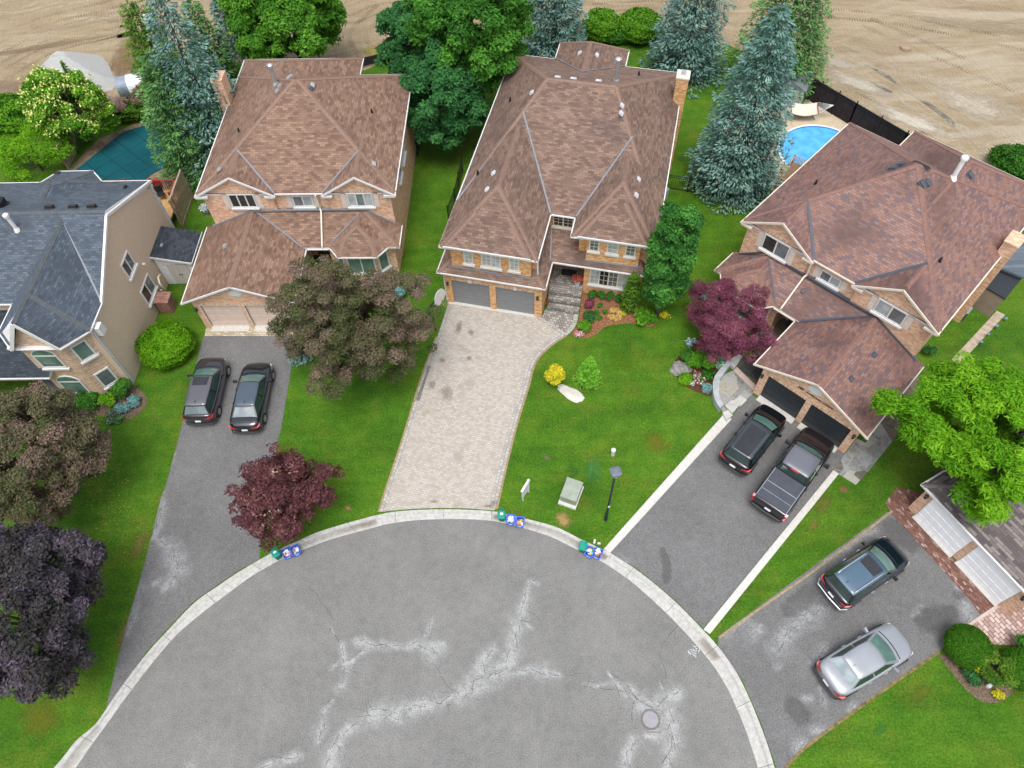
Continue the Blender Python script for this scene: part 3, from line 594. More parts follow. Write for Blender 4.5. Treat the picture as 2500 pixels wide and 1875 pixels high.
# ================================================================ HOUSE KIT
def clip_solid(poly, z0, z1, planes):
    """convex prism cut by planes (point, normal pointing out); returns polygons"""
    n = len(poly)
    F = [[Vector((x, y, z0)) for x, y in poly[::-1]], [Vector((x, y, z1)) for x, y in poly]]
    for i in range(n):
        a, b = poly[i], poly[(i+1) % n]
        F.append([Vector((*a, z0)), Vector((*b, z0)), Vector((*b, z1)), Vector((*a, z1))])
    for co, no in planes:
        co = Vector(co); no = Vector(no).normalized(); out = []; cut = []
        for f in F:
            g = []; 
            for i in range(len(f)):
                p, q = f[i], f[(i+1) % len(f)]; dp = (p-co).dot(no); dq = (q-co).dot(no)
                if dp <= 1e-6: g.append(p)
                if (dp < -1e-6 and dq > 1e-6) or (dp > 1e-6 and dq < -1e-6):
                    x = p.lerp(q, dp/(dp-dq)); g.append(x); cut.append(x)
                elif abs(dp) <= 1e-6: cut.append(p)
            if len(g) >= 3: out.append(g)
        u = []
        for c in cut:
            if all((c-d).length > 1e-4 for d in u): u.append(c)
        if len(u) >= 3:
            cen = sum(u, Vector())/len(u); ax = (u[0]-cen).normalized(); ay = no.cross(ax)
            u.sort(key=lambda p: atan2((p-cen).dot(ay), (p-cen).dot(ax))); out.append(u)
        F = out
    G2 = []
    for f in F:
        g = [p for i, p in enumerate(f) if (p-f[i-1]).length > 1e-4]
        if len(g) >= 3: G2.append(g)
    return G2
def fnorm(f):
    n = Vector()
    for i in range(len(f)): n += f[i].cross(f[(i+1) % len(f)])
    return n.normalized()
class Roof:
    """roof blocks as hipped/gabled solids; collects ridge caps and gutters"""
    def __init__(s): s.mb = MB(); s.cap = MB(); s.gut = MB(); s.fl = MB()
    def block(s, poly, ze, slopes, capw=.16, zmax=20, caps=True, th=.14):
        """poly CCW (u,v); slopes per edge, None = vertical cut"""
        n = len(poly); pl = []
        for i, sl in enumerate(slopes):
            if sl is None: continue
            a, b = Vector((*poly[i], ze)), Vector((*poly[(i+1) % n], ze)); e = (b-a).normalized(); out = Vector((e.y, -e.x, 0))
            pl.append((a, Vector((out.x*sl, out.y*sl, 1))))
        F = clip_solid(poly, ze-th, zmax, pl)
        for f in F:
            nz = fnorm(f).z
            s.mb.face(f, 0 if nz > .05 else 1)
        if caps:
            T = [f for f in F if .05 < fnorm(f).z]
            for i in range(len(T)):
                for j in range(i+1, len(T)):
                    sh = [p for p in T[i] if any((p-q).length < 1e-3 for q in T[j])]
                    if len(sh) >= 2 and (sh[0]-sh[1]).length > .3:
                        s.ridge(sh[0], sh[1], fnorm(T[i]), fnorm(T[j]), T[i], T[j], capw)
        return F
    def rect(s, u0, u1, v0, v1, ze, sf, sr, sb, sl, **k):
        return s.block([(u0, v0), (u1, v0), (u1, v1), (u0, v1)], ze, [sf, sr, sb, sl], **k)
    def ridge(s, a, b, n1, n2, f1, f2, w):
        d = (b-a).normalized()
        for n, f in ((n1, f1), (n2, f2)):
            t = n.cross(d).normalized(); c = sum(f, Vector())/len(f)
            if (c-a).dot(t) < 0: t = -t
            up = n*.022; e = (n1+n2).normalized()*.03
            q = [a+e, b+e, b+t*w+up, a+t*w+up]
            if (q[1]-q[0]).cross(q[2]-q[1]).dot(n) < 0: q = q[::-1]
            s.cap.face(q)
            lo = [a+t*w+up, b+t*w+up, b+t*(w+.004), a+t*(w+.004)]; s.cap.face(lo)
    def valley(s, a, b, w=.11, m=0, lift=.045):
        a = Vector(a); b = Vector(b); a.z += lift; b.z += lift
        s.fl.bar(a, b, w, .02, m)
    def gutter(s, pts, z, w=.065, h=.08, closed=False):
        P = [Vector((p[0], p[1], p[2] if len(p) > 2 else z)) for p in pts]
        if closed: P.append(P[0])
        for a, b in zip(P[:-1], P[1:]):
            d = (b-a).normalized()*.03; s.gut.bar(a-d, b+d, w, h)
    def rake(s, ur, zr, ul, zl, v0, ov, th=.1, w=.12):
        """gable overhang: one sloping slab from ridge (ur,zr) to eave (ul,zl) standing out from v0 to v0-ov, with white barge board"""
        A, B2 = Vector((ur, 0, zr)), Vector((ul, 0, zl)); nn = Vector((-(zl-zr), 0, (ul-ur))).normalized()
        if nn.z < 0: nn = -nn
        dn = -nn*th; v1 = v0-ov
        def V(p, v): return Vector((p.x, v, p.z))
        top = [V(A, v0), V(A, v1), V(B2, v1), V(B2, v0)]
        if (top[1]-top[0]).cross(top[2]-top[1]).z < 0: top = top[::-1]
        s.mb.face(top, 0); s.mb.face([p+dn for p in top[::-1]], 1)
        dd = (B2-A).normalized()
        s.gut.bar(V(A, v1-.03)+nn*.015-nn*w/2+dd*0.0, V(B2, v1-.03)+nn*.015-nn*w/2+dd*.12, .06, w, up=tuple(nn))
    def finish(s, root, mroof, mgut=WHITE, mfl=FLASH, capmat=None):
        r = s.mb.build('roof', [mroof, WHITE], root)
        if s.cap.v: s.cap.build('ridge_cap', capmat or CAPM.get(mroof.name, mroof), r)
        if s.fl.v: s.fl.build('flashing', mfl, r)
        if s.gut.v: s.gut.build('gutter', mgut, root)
        return r
class Wall:
    """vertical plane: origin (u,v) at z 0, direction t; outward normal to the right of t"""
    def __init__(s, o, t=(1, 0)):
        s.o = Vector((*o, 0)); s.t = Vector((*t, 0)).normalized(); s.n = Vector((s.t.y, -s.t.x, 0))
    def P(s, u, z, d=0): return s.o+s.t*u+s.n*d+Vector((0, 0, z))
    def slab(s, mb, u0, u1, z0, z1, d0, d1, m=0):
        vs = [s.P(u0, z0, d1), s.P(u1, z0, d1), s.P(u1, z1, d1), s.P(u0, z1, d1), s.P(u0, z0, d0), s.P(u1, z0, d0), s.P(u1, z1, d0), s.P(u0, z1, d0)]
        mb.poly(vs, [(0, 1, 2, 3), (5, 4, 7, 6), (4, 0, 3, 7), (1, 5, 6, 2), (3, 2, 6, 7), (4, 5, 1, 0)], m)
    def tri(s, mb, pts, d0, d1, m=0):
        n = len(pts); a = [s.P(u, z, d1) for u, z in pts]; b = [s.P(u, z, d0) for u, z in pts]
        mb.poly(a+b, [tuple(range(n)), tuple(range(2*n-1, n-1, -1))]+[(i, n+i, n+(i+1) % n, (i+1) % n) for i in range(n)], m)
def window(root, W, u0, u1, z0, z1, panes=2, frame=WHITE, pmats=(GLASSD,), fw=.075, sill=True, grid=None, shutters=None, shm=BEIGE, arch=0, sillm=None, head=None):
    b = MB(); d = .07
    W.slab(b, u0, u1, z0, z0+fw, 0, d); W.slab(b, u0, u1, z1-fw, z1, 0, d)
    W.slab(b, u0, u0+fw, z0+fw, z1-fw, 0, d); W.slab(b, u1-fw, u1, z0+fw, z1-fw, 0, d)
    iw = (u1-u0-fw)/panes
    for k in range(1, panes): W.slab(b, u0+fw/2+k*iw-fw/2, u0+fw/2+k*iw+fw/2, z0+fw, z1-fw, 0, d-.006)
    if grid:
        for k in range(panes):
            a0, a1 = u0+fw+k*iw, u0+k*iw+iw
            for i in range(1, grid[0]): x = a0+(a1-a0)*i/grid[0]; W.slab(b, x-.013, x+.013, z0+fw, z1-fw, 0, .045)
            for i in range(1, grid[1]): z = z0+fw+(z1-z0-2*fw)*i/grid[1]; W.slab(b, a0, a1, z-.013, z+.013, 0, .041)
    f = b.build('window', frame, root)
    for k in range(panes):
        p = MB(); W.slab(p, u0+fw*.6+k*iw, u0+fw*.4+(k+1)*iw, z0+fw*.5, z1-fw*.5, 0, .028)
        p.build('pane', pmats[k % len(pmats)], f)
    if arch:
        p = MB(); c = (u0+u1)/2; r = (u1-u0)/2; n = 12
        W.tri(p, [(c+r*cos(pi*i/n), z1-.01+arch*sin(pi*i/n)) for i in range(n+1)], 0, .06)
        a = p.build('arch_frame', frame, f)
        p = MB(); W.tri(p, [(c+(r-.09)*cos(pi*i/n), z1+.06+(arch-.13)*sin(pi*i/n)) for i in range(n+1)], 0, .07); p.build('arch_pane', pmats[0], f)
    if sill:
        p = MB(); W.slab(p, u0-.08, u1+.08, z0-.13, z0-.004, 0, .15); p.build('sill', sillm or frame, f)
    if shutters:
        for x0, x1 in ((u0-shutters-.03, u0-.03), (u1+.03, u1+shutters+.03)):
            p = MB(); W.slab(p, x0, x1, z0-.08, z1+.03, 0, .05)
            for zz in (z0+.02, (z0+z1)/2+.02): W.slab(p, x0+.06, x1-.06, zz, zz+(z1-z0)/2-.1, .05, .062)
            p.build('shutter', shm, root)
    if head:
        p = MB(); W.slab(p, u0-.1, u1+.1, z1+.01, z1+.23, 0, .02); p.build('lintel', head, f)
    return f
SOLD = brickmat('soldier_course_bricks', [(.3, (.42, .23, .12)), (.5, (.58, .35, .2)), (.7, (.68, .46, .3))], (.55, .46, .37, 1), .075, .22, .01, var=.8)
def garage_door(root, W, u0, u1, h, mat, rows=4, cols=4, rec=-.12, frame=None, sill=True):
    b = MB(); W.slab(b, u0, u1, 0.0, h, rec-.05, rec)
    pw = (u1-u0)/cols; ph = h/rows
    for i in range(rows):
        for j in range(cols):
            W.slab(b, u0+j*pw+.05, u0+(j+1)*pw-.05, i*ph+.05, (i+1)*ph-.05, rec, rec+.018)
    d = b.build('garage_door', mat, root)
    if frame:
        p = MB(); W.slab(p, u0-.07, u0, 0, h+.07, rec, .02); W.slab(p, u1, u1+.07, 0, h+.07, rec, .02); W.slab(p, u0, u1, h, h+.07, rec, .02); p.build('door_frame', frame, d)
    return d
def vent_box(root, p, mat, sz=(.24, .28, .12), tilt=(0, 0, 1), rz=0, name='roof_vent'):
    """low square vent on a slope: p point on the roof, tilt slope normal"""
    n = Vector(tilt).normalized(); x = Vector((cos(rz), sin(rz), 0)); x = (x-n*x.dot(n)).normalized(); y = n.cross(x)
    p = Vector(p); a, b2, h = sz; q = []
    for zz, k in ((-.03, 1.15), (.03, 1.15), (.05, .95), (h*.8, 1.0), (h, .75)):
        for sx, sy in ((-1, -1), (1, -1), (1, 1), (-1, 1)): q.append(p+x*(sx*a/2*k)+y*(sy*b2/2*k)+n*zz)
    f = [(3, 2, 1, 0), (16, 17, 18, 19)]
    for r in range(4):
        for k in range(4): f.append((r*4+k, r*4+(k+1) % 4, r*4+4+(k+1) % 4, r*4+4+k))
    m = MB(); m.poly(q, f); return m.build(name, mat, root)
def flue(root, p, h, r, mat, cap=True, name='flue_pipe', base=True):
    p = Vector(p); m = MB(); m.tube([p-Vector((0, 0, .4)), p+Vector((0, 0, h))], r, 14)
    if base: m.tube([p-Vector((0, 0, .1)), p+Vector((0, 0, .12))], [r*1.9, r*1.2], 14)
    if cap: m.tube([p+Vector((0, 0, h+.03)), p+Vector((0, 0, h+.05)), p+Vector((0, 0, h+.2)), p+Vector((0, 0, h+.28))], [r*1.25, r*1.55, r*1.55, r*.6], 14)
    return m.build(name, mat, root, smooth=False)
def lamp_wall(root, W, u, z, mat=DARKM):
    m = MB(); c = W.P(u, z, .13); m.tube([W.P(u, z+.1, 0), W.P(u, z+.1, .13)], .02, 6)
    m.tube([c+Vector((0, 0, .16)), c+Vector((0, 0, .1)), c+Vector((0, 0, -.14)), c+Vector((0, 0, -.19))], [.02, .1, .07, .03], 8)
    return m.build('wall_lamp', mat, root)
def downpipe(root, pts, mat=CREAM, r=.045):
    m = MB()
    for a, b in zip(pts[:-1], pts[1:]): m.bar(a, b, r*2, r*2)
    return m.build('downpipe', mat, root)

# ================================================================ second and fourth house (same plan, the fourth mirrored)
def twin_house(name, label, origin, yaw, mir, W2, dv, roofm, gdoor, flm, winL, winM, winR, gR, soff, cream, vents):
    root = thing(name, label, 'house', (origin[0], origin[1], 0), radians(yaw), mir=mir)
    BR = BRICK_P
    F0 = Wall((0, 0)); zE = 5.75
    # --- walls, one brick mesh
    b = MB()
    b.box(0, .24, 0, 6, 0, 2.72); b.box(5.82, 6.05, 0, 6, 0, 2.72); b.box(2.85, 3.2, 0, .3, 0, 2.2); b.box(.24, 5.82, 0, .3, 2.2, 2.72)
    b.box(.24, .42, 0, .3, 0, 2.2); b.box(5.62, 5.82, 0, .3, 0, 2.2)
    F0.tri(b, [(0, 2.7), (6.05, 2.7), (6.05, 2.8), (3.05, 4.14), (0, 2.8)], -.25, .004)
    vm = 6.3+dv
    b.box(.3, W2-.35, vm, 18.1+dv, 0, zE-.1)
    ga = 4.75; gb = gR[0]+.25
    b.box(.3, ga, vm-.15, vm+.3, 0, zE-.12); b.box(gb, W2-.35, vm-.15, vm+.3, 0, zE-.12)
    b.box(.3, 8.4, 18.1+dv, 20.1+dv, 0, zE-.1)
    GW = Wall((0, vm-.15))
    zr1 = zE+.56*2.6; zr2 = zE+gR[3]*(gR[1]-gR[0])
    GW.tri(b, [(.3, zE-.15), (4.95-.1, zE-.15), (4.7, zE-.02), (2.6, zr1-.14), (.3, zE+.02)], -.25, .003)
    GW.tri(b, [(gR[0]+.15, zE-.15), (W2-.3, zE-.15), (W2-.35, zE), (gR[1], zr2-.14), (gR[0]+.25, zE)], -.25, .003)
    # ground-floor room right of the porch with its bay
    b.box(7.85, W2-.4, 4.55+dv, vm, 0, 2.78)
    b.prism([(8.2, 4.6+dv), (8.95, 3.85+dv), (11.0, 3.85+dv), (11.7, 4.6+dv)], .1, 2.78)
    b.build('wall', BR, root)
    # --- soldier courses
    for WW, a0, a1, c0, c1 in ((F0, .24, 2.85, 2.2, 2.42), (F0, 3.2, 5.82, 2.2, 2.42), (GW, winL[0]-.1, winL[1]+.1, winL[3]+.01, winL[3]+.24), (GW, winR[0]-.1, winR[1]+.1, winR[3]+.01, winR[3]+.24)):
        b = MB(); WW.slab(b, a0, a1, c0, c1, .005, .018); b.build('soldier_course', SOLD, root)
    garage_door(root, F0, .42, 2.85, 2.2, gdoor, 4, 4 if not mir else 1, frame=None if mir else BEIGE)
    garage_door(root, F0, 3.2, 5.62, 2.2, gdoor, 4, 4 if not mir else 1, frame=None if mir else BEIGE)
    b = MB(); b.box(.42, 2.85, -.35, .28, -.02, .045); b.box(3.2, 5.62, -.35, .28, -.02, .045); b.build('garage_sill', CONC, root)
    # oval plaque in the garage gable
    b = MB(); n = 20; F0.tri(b, [(3.05+.42*cos(2*pi*i/n), 3.38+.3*sin(2*pi*i/n)) for i in range(n)], 0, .05)
    F0.tri(b, [(3.05+.32*cos(2*pi*i/n), 3.38+.21*sin(2*pi*i/n)) for i in range(n)], .05, .07); b.build('gable_plaque', WHITE, root)
    # --- roofs
    R = Roof()
    # garage
    R.rect(-.42, 6.52, 0.02, vm, 2.78, None, .43, None, .43)
    zg = 2.78+.43*3.47
    R.rake(3.05, zg, -.42, 2.78, .02, .3); R.rake(3.05, zg, 6.52, 2.78, .02, .3)
    R.cap.face([(3.05, -.32, zg+.03), (3.05, 0, zg+.03), (3.21, 0, zg-.05), (3.21, -.32, zg-.05)][::-1]); R.cap.face([(3.05, -.32, zg+.03), (3.05, 0, zg+.03), (2.89, 0, zg-.05), (2.89, -.32, zg-.05)])
    # porch strip and front room
    v0 = 4.2+dv
    R.rect(3.0, W2, v0, vm, 2.88, (4.32-2.88)/(vm-v0), .62, None, None)
    zt = 4.3
    b0 = 3.35+dv
    R.block([(8.0, v0+.1), (8.75, b0), (11.2, b0), (11.9, v0+.1), (11.9, vm), (8.0, vm)], 2.885, [.8, .73, .8, .62, None, .62])
    # main body
    sl = (9.64-zE)/6.275
    R.rect(0, W2, vm-.2, vm+12.1, zE, sl, sl, sl, sl)
    R.rect(0.02, 8.75, vm+5, 20.45+dv, zE-.006, None, sl, sl, sl)
    # rear ground-floor bay roof
    R.block([(3.2, 20.0+dv), (8.2, 20.0+dv), (8.2, 21.4+dv), (7.4, 22.1+dv), (4.0, 22.1+dv), (3.2, 21.4+dv)], 4.6, [None, .5, .5, .5, .5, .5])
    # gabled corner bays
    vg = vm-.15
    R.rect(0.0, 4.95, vg+.03, vm+5, zE-.01, None, (zr1-zE)/(4.95-2.6), None, .56, caps=True)
    R.rake(2.6, zr1-.01, 0.0, zE-.01, vg+.03, .26); R.rake(2.6, zr1-.01, 4.95, zE-.01, vg+.03, .26)
    R.rect(gR[0], W2, vg+.03, vm+5, zE-.01, None, (zr2-zE)/(W2-gR[1]), None, gR[3])
    R.rake(gR[1], zr2-.01, gR[0], zE-.01, vg+.03, .26); R.rake(gR[1], zr2-.01, W2, zE-.01, vg+.03, .26)
    # eave returns
    for x0, x1 in ((-.02, .75), (4.35, 4.97), (gR[0]-.02, gR[0]+.6), (W2-.7, W2+.02)): R.gut.box(x0, x1, vg-.3, vg-.02, zE-.2, zE-.06)
    R.gutter([(4.95, vm-.24), (gR[0], vm-.24)], zE-.05)
    R.gutter([(0-.04, vg-.2), (0-.04, 20.45+dv), (8.8, 20.45+dv), (8.8, vm+12.1), (W2+.04, vm+12.1), (W2+.04, vg-.2)], zE-.05)
    R.gutter([(-.46, -.25), (-.46, vm-.05), (.25, vm-.05)], 2.74); R.gutter([(6.56, -.25), (6.56, v0-.05), (8.0, v0-.05)], 2.76)
    R.gutter([(8.0, v0+.05), (8.72, b0-.04), (11.22, b0-.04), (11.92, v0+.03), (W2+.04, v0-.03), (W2+.04, vm-.1), (W2-.4, vm-.05)], 2.84)
    # valleys
    def zmain(v): return zE+sl*(v-(vm-.2))
    for (ue, ur, zr) in ((4.95, 2.6, zr1), (gR[0], gR[1], zr2)):
        vv = (vm-.2)+(zr-zE)/sl; R.valley((ue, vm-.2, zE), (ur, vv, zr), .12 if not mir else .17)
    sp_ = (4.32-2.88)/(vm-v0)
    for ue, ur in ((6.52, 3.05),):
        vv = v0+(4.27-2.88)/sp_; vlo = v0
        R.valley((6.3, v0+.02, 2.9), (ur+.1, vm-.05, 4.25), .11 if not mir else .17)
    for ue, ur in (((8.0, 9.6),) if not mir else ((8.0, 9.6),)):
        R.valley((8.0, v0+.1, 2.9), (10.0, vm-.35, 4.12), .1)
    # flashings along the wall feet
    R.fl.box(.35, W2-.4, vm-.25, vm-.1, 4.22, 4.4) if False else None
    for (x0, z0, x1, z1) in ((.1, 2.98, 3.05, 4.28), (3.05, 4.28, 10.3, 4.36), (10.3, 4.36, W2-.4, 3.1)):
        R.fl.bar((x0, vm-.19, z0+.03), (x1, vm-.19, z1+.03), .14, .1, 0)
    r = R.finish(root, roofm, cream if cream else WHITE, flm)
    # windows
    M = Wall((0, vm))
    window(root, GW, *winL[:2], winL[2], winL[3], winL[4], pmats=winL[5], shutters=.36)
    window(root, M, *winM[:2], winM[2], winM[3], winM[4], pmats=winM[5], shutters=.36)
    window(root, GW, *winR[:2], winR[2], winR[3], winR[4], pmats=winR[5], shutters=.36)
    d = sqrt(.5)
    for (o, t, L) in (((8.2, 4.6+dv), (1, -1), 1.06), ((8.95, 3.85+dv), (1, 0), 2.05), ((11.0, 3.85+dv), (.7, .75), 1.02)):
        window(root, Wall(o, t), .12, L-.12, .9, 2.4, 1 if L < 1.5 else 2, pmats=(GLASSG,), sill=True)
    # side windows on the outer long wall
    SW = Wall((W2-.35, vm-.15), (0, 1))
    window(root, SW, 5.2, 6.6, 3.5, 4.9, 2, pmats=(CURT,)); window(root, SW, 3.2, 4.4, 3.6, 4.9, 1, pmats=(GLASSD,))
    # front door in the recess
    b = MB(); Wall((0, vm)).slab(b, 6.35, 7.45, .1, 2.2, 0, .05); b.build('front_door', plain('dark_door', (.06, .04, .035), .5), root)
    lamp_wall(root, F0, -.02 if False else .12, 1.95); lamp_wall(root, F0, 5.93, 1.95)
    # long downpipe across the porch roof
    downpipe(root, [(7.55, vm-.3, zE-.1), (7.55, vm-.22, 4.5), (7.62, vm-.4, 4.33), (7.62, v0+.02, 3.0), (7.62, v0, 2.85)], cream or CREAM)
    for v in vents: v(root, lambda u, vv: zE+sl*min(u, W2-u, vv-(vm-.2), 99), vm, sl, zE, W2)
    return root
def top_z(p): return p
# second house
o2 = (-19.649, 29.771)
def v_h2(root, zf, vm, sl, zE, W2):
    flue(root, (4.5, 13.3, zf(4.5, 13.3)), 1.15, .13, GREYM)
    nl = (-sl, 0, 1); nf = (0, -sl, 1); nr = (sl, 0, 1)
    for u, v, n, m in ((5.0, 12.6, nl, GREYM), (4.9, 12.15, nl, GREYM), (7.2, 12.35, nr, GREYM), (7.15, 11.95, nr, FLASHD), (1.6, 7.2, nl, GREYM), (11.2, 7.8, nr, GREYM)):
        vent_box(root, (u, v, zf(u, 99)), m, tilt=n)
    vent_box(root, (5.7, 12.9, zf(5.7, 99)), GREYM, sz=(.4, .2, .1), tilt=nl); vent_box(root, (1.7, 3.6, 2.78+.43*2.12), GREYM, tilt=(-.43, 0, 1))
    for u, v in ((2.3, 10.3), (10.6, 12.4)): flue(root, (u, v, zf(u, 99)), .28, .05, DARKM, cap=False, name='vent_stub')
    # chimney on the west wall
    b = MB(); b.box(-.5, .25, 14.9, 16.0, 0, 7.7); c = b.build('chimney', BRICK_P, root)
    b = MB(); b.box(-.53, .28, 14.87, 16.03, 7.7, 7.78); b.build('chimney_cap', BRICK_P, c)
    b = MB(); b.tube([(-.13, 15.45, 7.8), (-.13, 15.45, 8.15)], .12, 10); b.build('chimney_pot', DARKM, c)
H2 = twin_house('brown_roof_house', 'brick house with orange-brown roof, pale pink double garage doors, behind the purple maple', o2, -2.7, False, 12.55, 0, ROOF_C,
    plain('pale_pink_door', (.62, .5, .42), .6, var=.04), FLASH,
    (1.95, 3.6, 4.6, 5.72, 3, (GLASSD,)), (5.9, 7.2, 4.5, 5.4, 2, (GLASSM, CURT)), (9.46, 11.08, 4.6, 5.72, 3, (CURT, GLASSG, CURT)), (8.02, 10.28, 12.55, .62), None, None, [v_h2])
# fourth house
MIRROR[0] = 5.85
o4 = Vector((14.511, 22.958)); 
def v_h4(root, zf, vm, sl, zE, W2):
    nl = (sl, 0, 1)
    flue(root, (4.45, 13.7, zf(4.45, 99)), 1.25, .13, plain('white_flue', (.75, .77, .78), .3)); nl = (-sl, 0, 1); nr = (sl, 0, 1)
    for u, v, n in ((5.2, 11.7, nl), (5.35, 11.3, nl), (6.95, 12.0, nr), (7.15, 11.6, nr), (3.9, 15.0, nl)): vent_box(root, (u, v, zf(u, 99)), FLASHD, sz=(.4, .34, .16), tilt=n)
    vent_box(root, (6.0, 12.25, zf(6.0, 99)-.05), DARKM, sz=(.9, .14, .1), tilt=(0, sl, 1), name='ridge_vent')
    for u, v in ((10.4, 10.0), (2.2, 8.9)): flue(root, (u, v, zf(u, 99)), .3, .06, DARKM, cap=False, name='vent_stub')
    for u, v, z, n in ((1.9, 3.9, 3.8, (-.43, 0, 1)), (2.0, 1.6, 3.82, (-.43, 0, 1)), (6.1+1.1, 5.3, 3.75, (0, -.7, 1)), (10.9, 5.6, 3.68, (.4, -.4, 1))): vent_box(root, (u, v, z), FLASHD, tilt=n)
    b = MB(); b.box(-.45, .3, 13.2, 14.3, 0, 6.7); c = b.build('chimney', BRICK_P, root); b = MB(); b.box(-.49, .34, 13.16, 14.34, 6.7, 6.78); b.build('chimney_cap', BRICK_P, c)
H4 = twin_house('red_roof_house', 'brick house with reddish brown roof and black garage doors behind the black pickup truck', (o4.x, o4.y), -45.9, True, 12.28, -.25, ROOF_R,
    plain('black_garage_door', (.022, .028, .034), .45, var=.2), FLASHD,
    (1.75, 3.45, 4.62, 5.68, 2, (GLASSM, CURT)), (5.65, 6.95, 4.55, 5.28, 2, (CURT, GLASSM)), (9.05, 10.75, 4.5, 5.68, 2, (GLASSM, GLASSD)), (7.55, 9.92, 12.28, .61), None, CREAM, [v_h4])
def text_obj(parent, body, size, loc, rot, mat, shear=0., name='lettering', ext=.006, align='CENTER', off=0.0):
    cu = bpy.data.curves.new(name, 'FONT'); cu.body = body; cu.size = size; cu.shear = shear; cu.extrude = ext; cu.align_x = align; cu.align_y = 'CENTER'; cu.offset = off
    o = bpy.data.objects.new(name, cu); COL.objects.link(o); bpy.context.view_layer.update()
    me = bpy.data.meshes.new_from_object(o.evaluated_get(bpy.context.evaluated_depsgraph_get())); bpy.data.objects.remove(o)
    o = bpy.data.objects.new(name, me); COL.objects.link(o); me.materials.clear(); me.materials.append(mat)
    o.location = loc; o.rotation_euler = rot
    if parent: o.parent = parent
    return o
text_obj(H4, '386  Anderson Court', .245, (2.95, -.018, 2.86), (radians(90), 0, 0), DARKM, .45, off=.003)

# ================================================================ third house
o3 = (-3.990, 31.047)
H3 = thing('hip_roof_house', 'orange brick house with big brown hipped roof and two grey garage doors', 'house', (*o3, 0), radians(-14.7))
GREYD = plain('grey_garage_door', (.2, .205, .21), .5, var=.06)
b = MB()
F0 = Wall((0, 0))
b.box(0, .42, 0, 4, 0, 2.95); b.box(5.8, 6.28, 0, 4, 0, 2.95); b.box(2.9, 3.3, 0, .35, 0, 2.3); b.box(.42, 5.8, 0, .35, 2.3, 2.95)
b.box(.6, 5.55, .13, 4, 2.9, 5.78); b.box(.4, 5.8, .5, 4, 2.9, 5.45)
b.box(.45, 12.2, 4.15, 19.1, 0, 5.42)
b.box(8.5, 12.0, 2.58, 4.3, 0, 3.0); b.box(8.52, 11.77, 2.42, 4.3, 2.9, 5.78); b.box(8.0, 12.25, 2.9, 4.3, 2.9, 5.42)
b.box(3.7, 8.2, 19.0, 21.3, 0, 5.42)
b.build('wall', BRICK_O, H3)
for a0, a1, k0 in ((.42, 2.9, 1.55), (3.3, 5.8, 4.45)):
    b = MB(); F0.slab(b, a0, a1, 2.3, 2.58, 0, .012); b.build('soldier_course', SOLD, H3)
    b = MB(); F0.slab(b, k0, k0+.22, 2.28, 2.6, .012, .035); b.build('keystone', WHITE, H3)
garage_door(H3, F0, .42, 2.9, 2.3, GREYD, 8, 1); garage_door(H3, F0, 3.3, 5.8, 2.3, GREYD, 8, 1)
b = MB(); b.box(.0, 6.2, -.12, .3, -.02, .05); b.build('garage_sill', CONC, H3)
R = Roof()
# lower skirt roof over the garage and the porch
R.rect(-.28, 6.52, -.3, 2.2, 3.2, .85, .85, None, .85)
R.rect(-.1, 6.4, 1.5, 4.2, 3.2, None, .85, None, .85)
R.rect(5.2, 12.3, 1.97, 4.25, 3.2, .37, .7, None, None)
# wings
R.rect(.12, 6.02, -.27, 8.2, 5.5, .86, .88, None, .88)
R.rect(.42, 5.62, -.42, 1.2, 5.72, .95, .95, None, .95)
R.rect(7.6, 12.62, 2.1, 7.2, 5.5, .86, .92, None, .92)
R.rect(8.0, 12.12, 1.95, 3.6, 5.72, .95, .95, None, .95)
R.rect(.12, 12.62, 3.7, 19.5, 5.5, .445, .89, .47, .9)
R.rect(3.3, 8.4, 14.6, 21.6, 5.5, None, .75, .75, .75)
R.rect(.05, .3, -.2, 3.7, 5.48, None, None, None, None, zmax=5.52, caps=False)
R.gutter([(.42, -.46), (5.62, -.46)], 5.7); R.gutter([(.06, 3.7), (.06, -.3), (.8, -.3)], 5.44); R.gutter([(5.3, -.3), (6.06, -.3), (6.06, 3.66), (7.56, 3.66)], 5.44)
R.gutter([(7.56, 3.66), (7.56, 2.06), (8.3, 2.06)], 5.44); R.gutter([(8.0, 1.91), (12.12, 1.91)], 5.7); R.gutter([(11.9, 2.06), (12.66, 2.06), (12.66, 19.54), (8.44, 19.54), (8.44, 21.64), (3.26, 21.64), (3.26, 19.54), (.06, 19.54), (.06, 3.75)], 5.44)
R.gutter([(-.32, 4.0), (-.32, -.34), (6.56, -.34), (6.56, 1.93), (12.34, 1.93), (12.34, 4.0)], 3.15)
# valleys of the big front slope
zm = lambda v: 5.5+.445*(v-3.7)
R.valley((6.02, 3.72, 5.52), (3.07, 3.7+2.6/.445, 8.1), .11); R.valley((7.6, 3.72, 5.52), (10.1, 3.7+2.3/.445, 7.8), .11)
R.valley((6.4, 1.95, 3.22), (6.05, 4.1, 3.95), .09, lift=.06); R.valley((.12, 3.72, 5.53), (3.07, 3.7+2.6/.445, 8.1), .1, lift=.0)
R.valley((3.3, 19.5, 5.52), (5.85, 15.4, 7.42), .09); R.valley((8.4, 19.5, 5.52), (5.85, 15.4, 7.42), .09)
for a, b2 in (((.55, .06, 3.52), (5.6, .06, 3.52)), ((8.5, 2.36, 3.37), (11.8, 2.36, 3.37)), ((5.6, 4.08, 3.98), (8.05, 4.08, 3.98)), ((11.84, 2.36, 3.4), (11.84, 4.0, 3.5))): R.fl.bar(a, b2, .12, .06)
r3 = R.finish(H3, ROOF_B, WHITE, FLASH)
WU = Wall((0, .13)); cg = dict(grid=(2, 4), sillm=WHITE)
